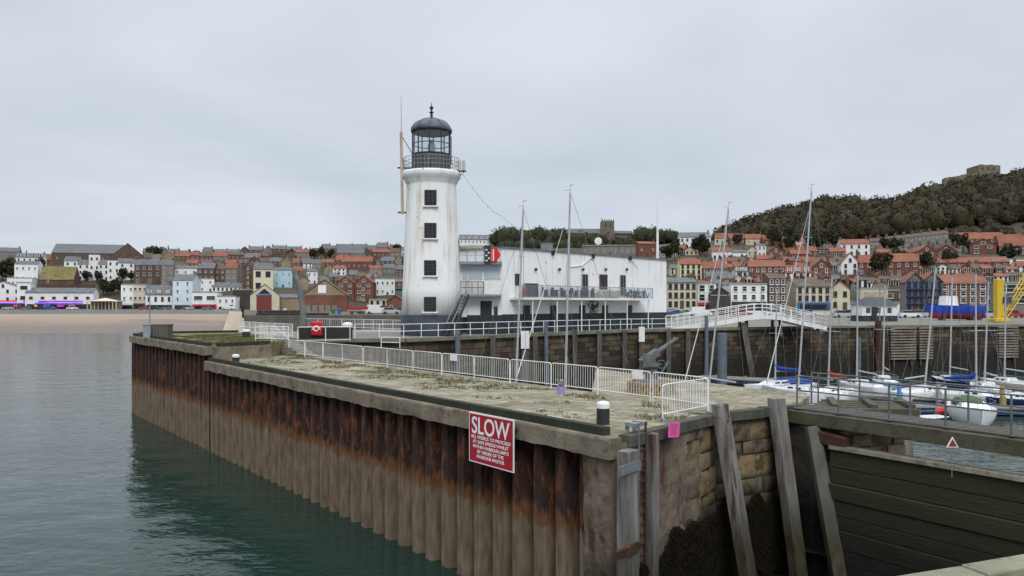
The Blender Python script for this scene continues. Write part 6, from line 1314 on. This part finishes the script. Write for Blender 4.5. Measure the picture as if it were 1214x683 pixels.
for px in np.arange(856, 1420, 7.6):
    for Y in range(425, 640, 11):
        p = px+random.uniform(-3.5, 3.5); y = Y+random.uniform(-4, 4); z = terr(p, y); py = HY-(z-CZ)*F/y; z -= 7*max(0, min(1, (960-p)/90))
        if py < interp(LIM, p) and not (1112 < p < 1300 and y > 588): sp_.append(((p-HX)/F*y, y, z-1))
hw_ = woods(sp_, 'castle_woodland', 'dense autumn wood covering the castle hill', leafm, 170, 6.8)
sp_ = []
for px in np.arange(486, 800, 8):
    for Y in range(500, 560, 9):
        p = px+random.uniform(-4, 4); y = Y+random.uniform(-3, 3); z = terr(p, y)
        if 668 < p < 754 and y > 490: 
            if y < 505: z -= 2.5
            else: continue
        if p < 588 and y < 530: continue
        if p > 770 and random.random() < .5: continue
        sp_.append(((p-HX)/F*y, y, z-2.2+(2.5 if p > 588 else -3)))
for px in np.arange(595, 760, 9): y = 480; sp_.append(((px-HX)/F*y, y, terr(px, y)-3.5))
woods(sp_, 'churchyard_woodland', 'dark trees massed round the hill church', leafg, 130, 4.6)
sp_ = []
for px in np.arange(1085, 1400, 4.5):
    for Y in range(415, 600, 8):
        p = px+random.uniform(-2, 2); y = Y+random.uniform(-4, 4); z = terr(p, y); py = HY-(z-CZ)*F/y
        if interp(LIM, p)-1 < py < interp(LIM, p)+14 and mn.noise(Vector((p*.05, y*.03, 4))) > -.12: sp_.append(((p-HX)/F*y, y, z-1))
woods(sp_, 'hillside_scrub', 'low brown scrub on the slope between the wood and the upper houses', leafm, 70, 2.6)
tree_me = []
for s in range(4):
    c = MB(); crownmesh(c, (0, 0, 1.8), 2.9, 6.5, 900, 40+s, .34); t = MB(); t.path([(0, 0, -2), (.1, 0, 1.5), (.05, .1, 3.6), (-.1, .1, 6)], [.32, .26, .18, .05], 7)
    for k in range(5): a = k*1.26+s; t.path([(.05, 0, 2+.5*k), (1.2*math.cos(a), 1.2*math.sin(a), 3.4+.5*k), (2.0*math.cos(a), 2.0*math.sin(a), 4.6+.4*k)], [.12, .08, .03], 5)
    tree_me.append((c.mesh('crown', leafg if s % 2 else leafm), t.mesh('trunk', bark)))
def tree(px, yb, sc, where, Y=None):
    Y = Y or groundY(px, yb); k = len(FILLT) % 4; r_ = empty('broadleaf_tree', ((px-HX)/F*Y, Y, CZ-(yb-HY)*Y/F), None, 'tree', 'trees among the town houses', rz=random.uniform(0, 6)); r_.scale = (sc, sc, sc*random.uniform(.9, 1.15))
    inst('crown', tree_me[k][0], r_, (0, 0, 0)); inst('trunk', tree_me[k][1], r_, (0, 0, 0)); FILLT.append((px, yb, r_, k))
FILLT = []
for (px, yb, sc) in [(3, 334, 1.5), (12, 333, 1.4), (-8, 334, 1.6), (20, 326, 1), (45, 330, 1.2), (47, 322, 1.1), (102, 334, .8), (116, 334, .75), (145, 334, .9), (156, 335, .8), (128, 352, 1), (135, 350, 1.1), (122, 349, 1), (140, 348, .9), (180, 306, 1.2), (187, 305, 1.1), (372, 310, 1.3), (380, 309, 1.2), (391, 309, 1.2), (345, 306, .9), (790, 310, 1), (800, 309, 1), (828, 304, 1.2), (836, 305, 1), (875, 293, .9), (915, 292, 1.1), (925, 293, 1.2), (940, 294, 1.3), (934, 303, 1.2), (990, 300, 1.3), (1050, 300, 1), (1060, 300, 1.1), (1134, 297, 1.1), (1142, 300, 1), (1128, 318, 1), (1195, 316, 1.2), (1045, 330, 1.2), (1096, 325, 1.1), (470, 300, 1.2), (232, 345, .7), (1000, 352, .8), (1064, 322, 1.0), (975, 300, 1.4), (965, 302, 1.2)]: tree(px, yb, sc, '')
# ------------------------------------------------------------------ labels of the unnamed houses and trees, by what stands beside them
short = [(a, b, l) for a, b, l in LAND]
def nearlabel(px, py):
    a, b, l = min(short, key=lambda t: (t[0]-px)**2+((t[1]-py)*1.5)**2); dx, dy = px-a, py-b
    pos = ('above' if dy < 0 else 'below') if abs(dy)*1.5 > abs(dx) else ('left of' if dx < 0 else 'right of')
    return pos, ' '.join(l.split()[:7])
cnt = {}
import re
def trim_words(s, n=16): return ' '.join(s.split()[:n])
for item in FILL:
    pc, py, r_, wl, rfn, stl, rows = item; pos, l = nearlabel(pc, py)
    base = '%s %s roof house %s the %s' % (WALLN[wl], ROOFN[rfn], pos, re.sub(r'\s(with|in|on|at|of|and|by|from|the|above|below|behind|left|right|to|under|over|big|beside|between)$', '', re.sub(r'\s(with|in|on|at|of|and|by|from|the)$', '', l)))
    cnt.setdefault(base, []).append((pc, r_))
for b, ls in cnt.items():
    ls.sort(key=lambda t: t[0])
    for i, (pc, r_) in enumerate(ls):
        r_['label'] = trim_words(b if len(ls) == 1 else ('%s ' % (['leftmost', 'rightmost'][i] if len(ls) == 2 else ordn[i]+' from left,'))+b); r_['group'] = 'houses of the old town rows'
cnt = {}
for (px, yb, r_, k) in FILLT:
    pos, l = nearlabel(px, yb-4); base = '%s tree %s the %s' % (('brownish autumn', 'dark green')[k % 2], pos, re.sub(r'\s(with|in|on|at|of|and|by|from|the|above|below|behind|left|right|to|under|over|big|beside|between)$', '', l)); cnt.setdefault(base, []).append((px, r_))
for b, ls in cnt.items():
    ls.sort(key=lambda t: t[0])
    for i, (pc, r_) in enumerate(ls): r_['label'] = trim_words(b if len(ls) == 1 else ('%s ' % (['leftmost', 'rightmost'][i] if len(ls) == 2 else ordn[i]+' from left,'))+b)
seen = {}
for it in [f[2] for f in FILL]+[t[2] for t in FILLT]:
    l = it['label']; seen.setdefault(l, []).append(it)
for l, its in seen.items():
    if len(its) > 1:
        for i, o in enumerate(sorted(its, key=lambda o: o.location.x/o.location.y)): o['label'] = trim_words('%s %s' % (ordn[i]+' from left,', l))
# ------------------------------------------------------------------ vehicles
carme = {}
def car(px, Y, col, cn_, label, rz=0, van=False, zb=None, group='cars parked along the waterfront'):
    k = (cn_, van)
    if k not in carme:
        b = MB(); L, W_, = (4.9, 1.95) if van else (4.2, 1.75)
        pr = [(-L/2, .3), (-L/2, .95), (-L/2+.3, 1.0), (-L/2+.35, 2.1 if van else 1.0), (L/2-1.5 if van else L/2-1.2, 2.15 if van else .98), (L/2-.7, 1.15 if van else .88), (L/2, .75), (L/2, .3)]
        b.add([(x, -W_/2, z) for x, z in pr]+[(x, W_/2, z) for x, z in pr], [tuple(range(8)), tuple(range(15, 7, -1))]+[(i, i+8, (i+1) % 8+8, (i+1) % 8) for i in range(8)])
        g_ = MB()
        if van: g_.box((L/2-1.25, 0, 1.7), (.6, W_+.02, .5))
        else:
            p2 = [(-L/2+.3, .98), (-L/2+.75, 1.45), (.5, 1.47), (L/2-1.15, .95)]; g_.add([(x, s*W_/2*(.97 if z < 1.1 else .8), z) for s in (-1, 1) for x, z in p2], [(0, 1, 2, 3), (7, 6, 5, 4), (0, 4, 5, 1), (2, 6, 7, 3)])
        r2 = MB(); 
        if not van: r2.box((-.45, 0, 1.5), (1.5, W_*.8, .06))
        wl_ = MB(); wl_.tube((0, -.1, 0), (0, .1, 0), .31, n=14)
        pm_ = mat('car_paint_'+cn_, col, tuple(x*.9 for x in col), 1, .25, spec=.6)
        carme[k] = (b.mesh('body', pm_), g_.mesh('windows', glassd), r2.mesh('roof', pm_) if not van else None, wl_.mesh('wheel', blackp), L, W_)
    b, g_, r2, wl_, L, W_ = carme[k]; zb = zb if zb is not None else terr(px, Y) if px < 480 else 6.5
    r_ = empty('parked_van' if van else 'parked_car', ((px-HX)/F*Y, Y, zb), label, 'van' if van else 'car', group, rz=rz)
    inst('body', b, r_, (0, 0, 0)); inst('windows', g_, r_, (0, 0, 0)); inst('roof', r2, r_, (0, 0, 0)) if r2 else None
    for x in (-L/2+.8, L/2-.8):
        for y in (-W_/2, W_/2): inst('wheel', wl_, r_, (x, y, .31))
cc = dict(white=(.7, .7, .7), silver=(.4, .42, .44), black=(.02, .02, .025), red=(.4, .02, .02), blue=(.03, .08, .25), grey=(.14, .15, .16))
cl_ = [(10, 'silver', 'in front of the far left arcade'), (30, 'grey', 'before the narrow white tower'), (48, 'black', 'before the left part of the long arcade'), (60, 'blue', 'before the middle of the long arcade'), (86, 'white', 'before the right end of the long arcade'), (171, 'red', 'before the cream shop'), (184, 'black', 'before the dark green pub front'), (196, 'grey', 'before the right end of the pub'), (215, 'black', 'before the pale blue house'), (223, 'silver', 'right of the black car at the pale blue house'), (246, 'grey', 'before the red fronted restaurant')]
for px, c_, wh_ in cl_: car(px, 309, cc[c_], c_, '%s car parked %s' % (c_, wh_), rz=random.choice((0, PI)))
car(271, 311, cc['white'], 'white', 'white van parked right of the small snack stall', van=True)
for px, c_, wh_, v, Y in ((447, 'white', 'near the red brick shed', True, 175), (464, 'silver', 'left of the lighthouse base', False, 172), (433, 'blue', 'left of the white van', False, 178)): car(px, Y, cc[c_], c_, '%s %s on the west quay %s' % (c_, 'van' if v else 'car', wh_), van=v, zb=6.92)
for px, c_, wh_, v, Y in ((801, 'blue', 'behind the footbridge left end', False, 170), (812, 'silver', 'second from the footbridge left end', False, 171), (830, 'white', 'before the red awning house', True, 172), (918, 'white', 'below the brown warehouse', False, 165), (957, 'silver', 'before the blue shopfront', False, 165), (1000, 'silver', 'left of the black and white hut', False, 150), (1078, 'white', 'right of the black and white hut', False, 150), (1092, 'silver', 'between the hut and the trawler bow', False, 155), (1148, 'white', 'behind the trawler stern', True, 160), (1172, 'silver', 'left of the yellow crane foot', False, 150), (1200, 'red', 'right of the yellow crane foot', False, 150), (1009, 'grey', 'behind the silver car left of the hut', False, 165), (880, 'red', 'behind the footbridge middle', False, 170)):
    car(px, Y, cc[c_], c_, '%s %s parked %s' % (c_, 'van' if v else 'car', wh_), van=v, zb=6.46)
# bins and gear on the west quay
for px, Y, c_, nm, lab in ((338, 160, (.6, .62, .6), 'white', 'white plastic tank on the west quay near the lifeboat house'), (395, 162, (.03, .2, .06), 'green', 'green wheeled bin on the west quay below the brick boat shed'), (402, 162, (.04, .1, .4), 'blue', 'blue wheeled bin beside the green one')):
    q = Vector(((px-HX)/F*Y, Y, 6.9)); rt = empty('tank' if nm == 'white' else 'wheeled_bin', q, lab, 'tank' if nm == 'white' else 'bin'); m = MB(); m.lathe([(.38, .15), (.5, 1.15)], q, 4, PI/4); m.build('body', mat('plastic_'+nm, c_, tuple(x*.8 for x in c_), 2, .5), rt); m = MB(); m.lathe([(.53, 1.15), (.5, 1.25), (.2, 1.32)], q, 4, PI/4); m.build('lid', mat('plastic_'+nm, c_), rt)
potg = mat('lobster_pot', (.03, .035, .035), (.06, .05, .04), 3, .95)
for i in range(34):
    px = 306+i*4.3 if i < 20 else 306+(i-20)*4.1+random.uniform(0, 2); Y = 158 if i < 20 else 159.5; q = Vector(((px-HX)/F*Y, Y, 6.9+(0 if i < 20 else .5))); m = MB(); m.path([q+Vector((-.35, 0, .22)), q+Vector((.35, 0, .22))], .26, 8)
    for k in (-.3, 0, .3): m.path([q+Vector((k, .28*math.cos(t), .22+.28*math.sin(t))) for t in np.linspace(0, PI, 6)], .03, 4)
    o = m.build('lobster_pot', potg); tag(o, 'dark lobster pot in the stack along the west quay edge', 'lobster pot', 'lobster pots on the west quay')
# red and white workboat standing on the west quay
def workboat(px, Y, zb, L, colr, low, label, name='trawler', wheelhouse=True, rz=0, mastH=0):
    c = Vector(((px-HX)/F*Y, Y, zb)); r_ = empty(name, c, label, 'fishing boat'); Mx = Matrix.Translation(c+Vector((0, 0, .9))) @ Matrix.Rotation(rz, 4, 'Z'); W = lambda x, y, z: Mx @ Vector((x, y, z))
    m = MB(); vs, dk_ = hull(m, L, L*.32, L*.16, .85, L*.09); mv = [tuple(W(*v)) for v in m.v]; m.v = mv; zmid = (Mx @ Vector((0, 0, L*.03))).z
    m.mi = [1 if sum(mv[i][2] for i in f)/len(f) < zmid else 0 for f in m.f]; m.build('hull', [colr, low], r_, smooth=True)
    m = MB(); m.add([W(x, y*.97, z-.15) for x, y, z in vs], dk_); m.build('deck', deckc, r_)
    if wheelhouse:
        H = L*.15; m = MB(); x0 = .12*L; m.add([W(x, y, z) for z, sx_ in ((H, 1), (H+1.7, .85)) for x, y in ((x0-1.1*sx_, -1*sx_), (x0+1.2*sx_, -1*sx_), (x0+1.2*sx_, 1*sx_), (x0-1.1*sx_, 1*sx_))], [(0, 1, 5, 4), (1, 2, 6, 5), (2, 3, 7, 6), (3, 0, 4, 7), (4, 5, 6, 7)]); wh_ = m.build('wheelhouse', gel, r_)
        m = MB()
        for k in (-.7, 0, .7): m.add([W(x0+k+dx, -1.0+.02*dz-.02, H+.95+dz) for dx, dz in ((-.25, 0), (.25, 0), (.25, .45), (-.25, .45))], [(0, 1, 2, 3)])
        m.build('window', glassd, wh_); m = MB(); m.tube(W(x0, 0, H+1.7), W(x0, 0, H+3.6), .06, n=6); m.tube(W(x0-.6, 0, H+2.6), W(x0+.6, 0, H+2.6), .03, n=5); m.build('mast', alu, r_)
        m = MB(); m.path([W(.2*L, -L*.13, H+.9), W(.42*L, -L*.06, H+1.1), W(.5*L, 0, H+1.15)], .03, 5); m.path([W(-.45*L, -L*.12, H+.2), W(-.45*L, -L*.12, H+1.4), W(-.45*L, L*.12, H+1.4), W(-.45*L, L*.12, H+.2)], .06, 6); m.build('gallows', galv, r_)
    for x in (-.3, .25):
        m = MB(); q = W(x*L, 0, -.9); m.box(q+Vector((0, 0, .35)), (.3, 1.8, .7)); m.build('chock', timber, r_)
    return r_
redl = mat('antifoul_red', (.3, .03, .03), (.22, .03, .025), 1, .6); blueh = mat('trawler_blue', (.015, .06, .42), (.012, .05, .33), .6, .35)
workboat(1132, 128, 6.46, 9.6, blueh, redl, 'blue and red fishing trawler standing ashore on the far quay', rz=PI+.12)
workboat(424, 168, 6.92, 4.4, mat('boat_red', (.5, .04, .04), (.42, .03, .03), 1, .4), gel, 'small red and white boat on the west quay beside the boat shed', name='fishing_boat', wheelhouse=False)
# harbour hut
hx = 1043; Yh = 118; hz = 6.46; c = Vector(((hx-HX)/F*Yh, Yh, hz)); hut = empty('harbour_hut', c, 'black and white harbour hut with hipped slate roof on the far quay', 'hut', rz=0)
wv = 44/F*Yh/2; m = MB(); m.box((0, 2, 1.7), (wv*1.86, 4, 1.8)); m.build('white_wall', WALL['white'], hut, local=True); m = MB(); m.box((0, 2, .4), (wv*1.9, 4.08, 1.0)); m.build('black_base', bandm, hut, local=True)
m = MB(); e = 2.55; m.add([(-wv, -.4, e), (wv, -.4, e), (wv, 4.4, e), (-wv, 4.4, e), (-wv*.45, 2, e+1.25), (wv*.55, 2, e+1.25)], [(0, 1, 5, 4), (2, 3, 4, 5), (0, 4, 3), (1, 2, 5), (3, 2, 1, 0)]); m.build('roof', mat('hut_slate', (.045, .05, .06), (.07, .075, .085), 1, .6), hut, local=True)
for x in (-1.8, -.2, 1.5): m = MB(); m.box((x, -.05, 1.75), (.6, .12, .8)); m.build('window', trimd, hut, local=True)
m = MB(); m.box((-.9, -.06, 1.3), (.8, .14, 1.9)); m.build('door', blackp, hut, local=True)
# crane
yel = mat('crane_yellow', (.65, .45, .04), (.5, .34, .03), 1, .45, c3=(.25, .13, .04), c3lo=.66, c3hi=.72)
Yr = 112; crx = lambda px: (px-HX)/F*Yr; crz = lambda py: CZ-(py-HY)*Yr/F; cn2 = empty('crane', (crx(1184), Yr, 6.46), 'yellow quay crane with box mast and lattice jib at the right edge', 'crane')
m = MB(); m.box((crx(1184), Yr, (crz(331)+6.7)/2), (1.05, 1.0, crz(331)-6.7)); m.box((crx(1184), Yr, 6.8), (2.2, 2, .5)); m.build('mast', yel, cn2, bevel=.08)
m = MB(); a = Vector((crx(1188), Yr-.2, crz(376))); b = Vector((crx(1222), Yr-.2, crz(322))); sd = (b-a).cross(Vector((0, 1, 0))).normalized()
for s in (-.55, .55):
    for y in (-.4, .4): m.tube(a+sd*s*.6+Vector((0, y, 0)), b+sd*s+Vector((0, y, 0)), .09, n=6)
for k in range(9): p = a.lerp(b, k/9); q = a.lerp(b, (k+1)/9); s = 1 if k % 2 else -1; m.tube(p+sd*.5*s-Vector((0, .4, 0)), q-sd*.5*s-Vector((0, .4, 0)), .05, n=5); m.tube(p+sd*.5*s+Vector((0, .4, 0)), q-sd*.5*s+Vector((0, .4, 0)), .05, n=5)
m.build('jib', yel, cn2)
m = MB(); m.tube((crx(1187), Yr, crz(352)), a.lerp(b, .55), .12, n=8); m.box((crx(1191), Yr-.3, crz(356)), (1.2, .8, .9)); m.build('luffing_ram', mat('crane_dark', (.03, .05, .12), (.04, .05, .08), 2, .5), cn2)
m = MB(); m.tube(b, Vector((b.x, b.y, b.z-3)), .02); m.build('hoist_rope', blackp, cn2)
# lamp posts
def lamp(px, yb, yt, Y, label, double=False):
    x = (px-HX)/F*Y; z0 = CZ-(yb-HY)*Y/F; z1 = CZ-(yt-HY)*Y/F; r_ = empty('street_lamp', (x, Y, z0), label, 'street lamp', 'lamps along the waterfront'); m = MB(); m.tube((x, Y, z0), (x, Y, z1), .09, .06, n=8); m.build('pole', galv, r_)
    m = MB(); m.box((x+.4, Y, z1+.05), (.9, .25, .12)); m.build('lamp_head', galv, r_)
lamp(1016, 384, 322, 110, 'tall street lamp left of the black and white hut'); lamp(1043, 386, 344, 104, 'short quay lamp in front of the harbour hut'); lamp(903, 370, 311, 150, 'street lamp behind the footbridge hump'); lamp(88, 366, 341, 312, 'street lamp before the long arcade'); lamp(172, 366, 336, 312, 'street lamp before the cream shop')
# grass tufts and moss on the deck
def tufts(name, label, n, inside, z, mt, hmax=.16):
    m = MB(); k = 0
    while k < n:
        x, y, w_ = inside()
        if mn.noise(Vector((x*.45, y*.45, 3)))+w_ < .12: k += .2; continue
        r = random.uniform(.03, .16)
        for _ in range(9):
            a = random.uniform(0, 6.28); q = Vector((x+random.gauss(0, r), y+random.gauss(0, r), z)); h = random.uniform(.03, hmax); e = q+Vector((math.cos(a)*h*.6, math.sin(a)*h*.6, h)); s = Vector((math.sin(a), -math.cos(a), 0))*.018; m.add([q-s, q+s, e], [(0, 1, 2)])
        k += 1
    return tag(m.build(name, mt), label, 'grass', kind='stuff')
tm = mat('deck_weeds', (.10, .10, .03), (.17, .13, .06), 2.5, .9, c3=(.05, .07, .02), c3lo=.5, c3hi=.6)
def in1():
    t = random.uniform(0, 34); o = random.triangular(.1, 6.0, 5.6); q = Av+d1*(t+.5)-n1*o*1.0; return q.x, q.y, (.25 if o > 4.9 else .0)+t/34*.22-.06
tufts('deck_weeds', 'weeds growing in the joints of the pier deck', 1300, in1, 5.6, tm, .085)
def in2():
    t = random.uniform(SR+.5, SE-1); o = random.uniform(.2, 8.0); q = Av+d1*t-n1*o; return q.x, q.y, .3
tufts('deck_grass', 'rough grass covering the raised pier deck', 2600, in2, 6.5, tm, .10)
# seaweed on the dock wall foot
m = MB(); 
for seg, o_ in (((A, B), .34), ((B, Cc), .26)):
    for i in range(9000):
        u = random.random(); z = 2.5*random.random()**.8+.1+.7*mn.noise(Vector((u*6, 1, 0)))
        if seg[0] == A and u < .5: z -= .9*(1-u/.5)
        q = onface(u, seg, o_+random.uniform(-.05, .06)); q.z = z; a = random.uniform(-.6, .6); h = random.uniform(.05, .15); s = Vector((math.cos(a), math.sin(a), 0))*random.uniform(.012, .032); e = q+nf*.07+Vector((random.uniform(-.05, .05), 0, -h)); m.add([q-s, q+s, e+s*.5, e-s*.5], [(0, 1, 2, 3)])
tag(m.build('seaweed', mat('bladderwrack', (.006, .0055, .003), (.014, .011, .005), 3, .95, spec=.1)), 'dark seaweed hanging on the foot of the dock wall', 'seaweed', kind='stuff')
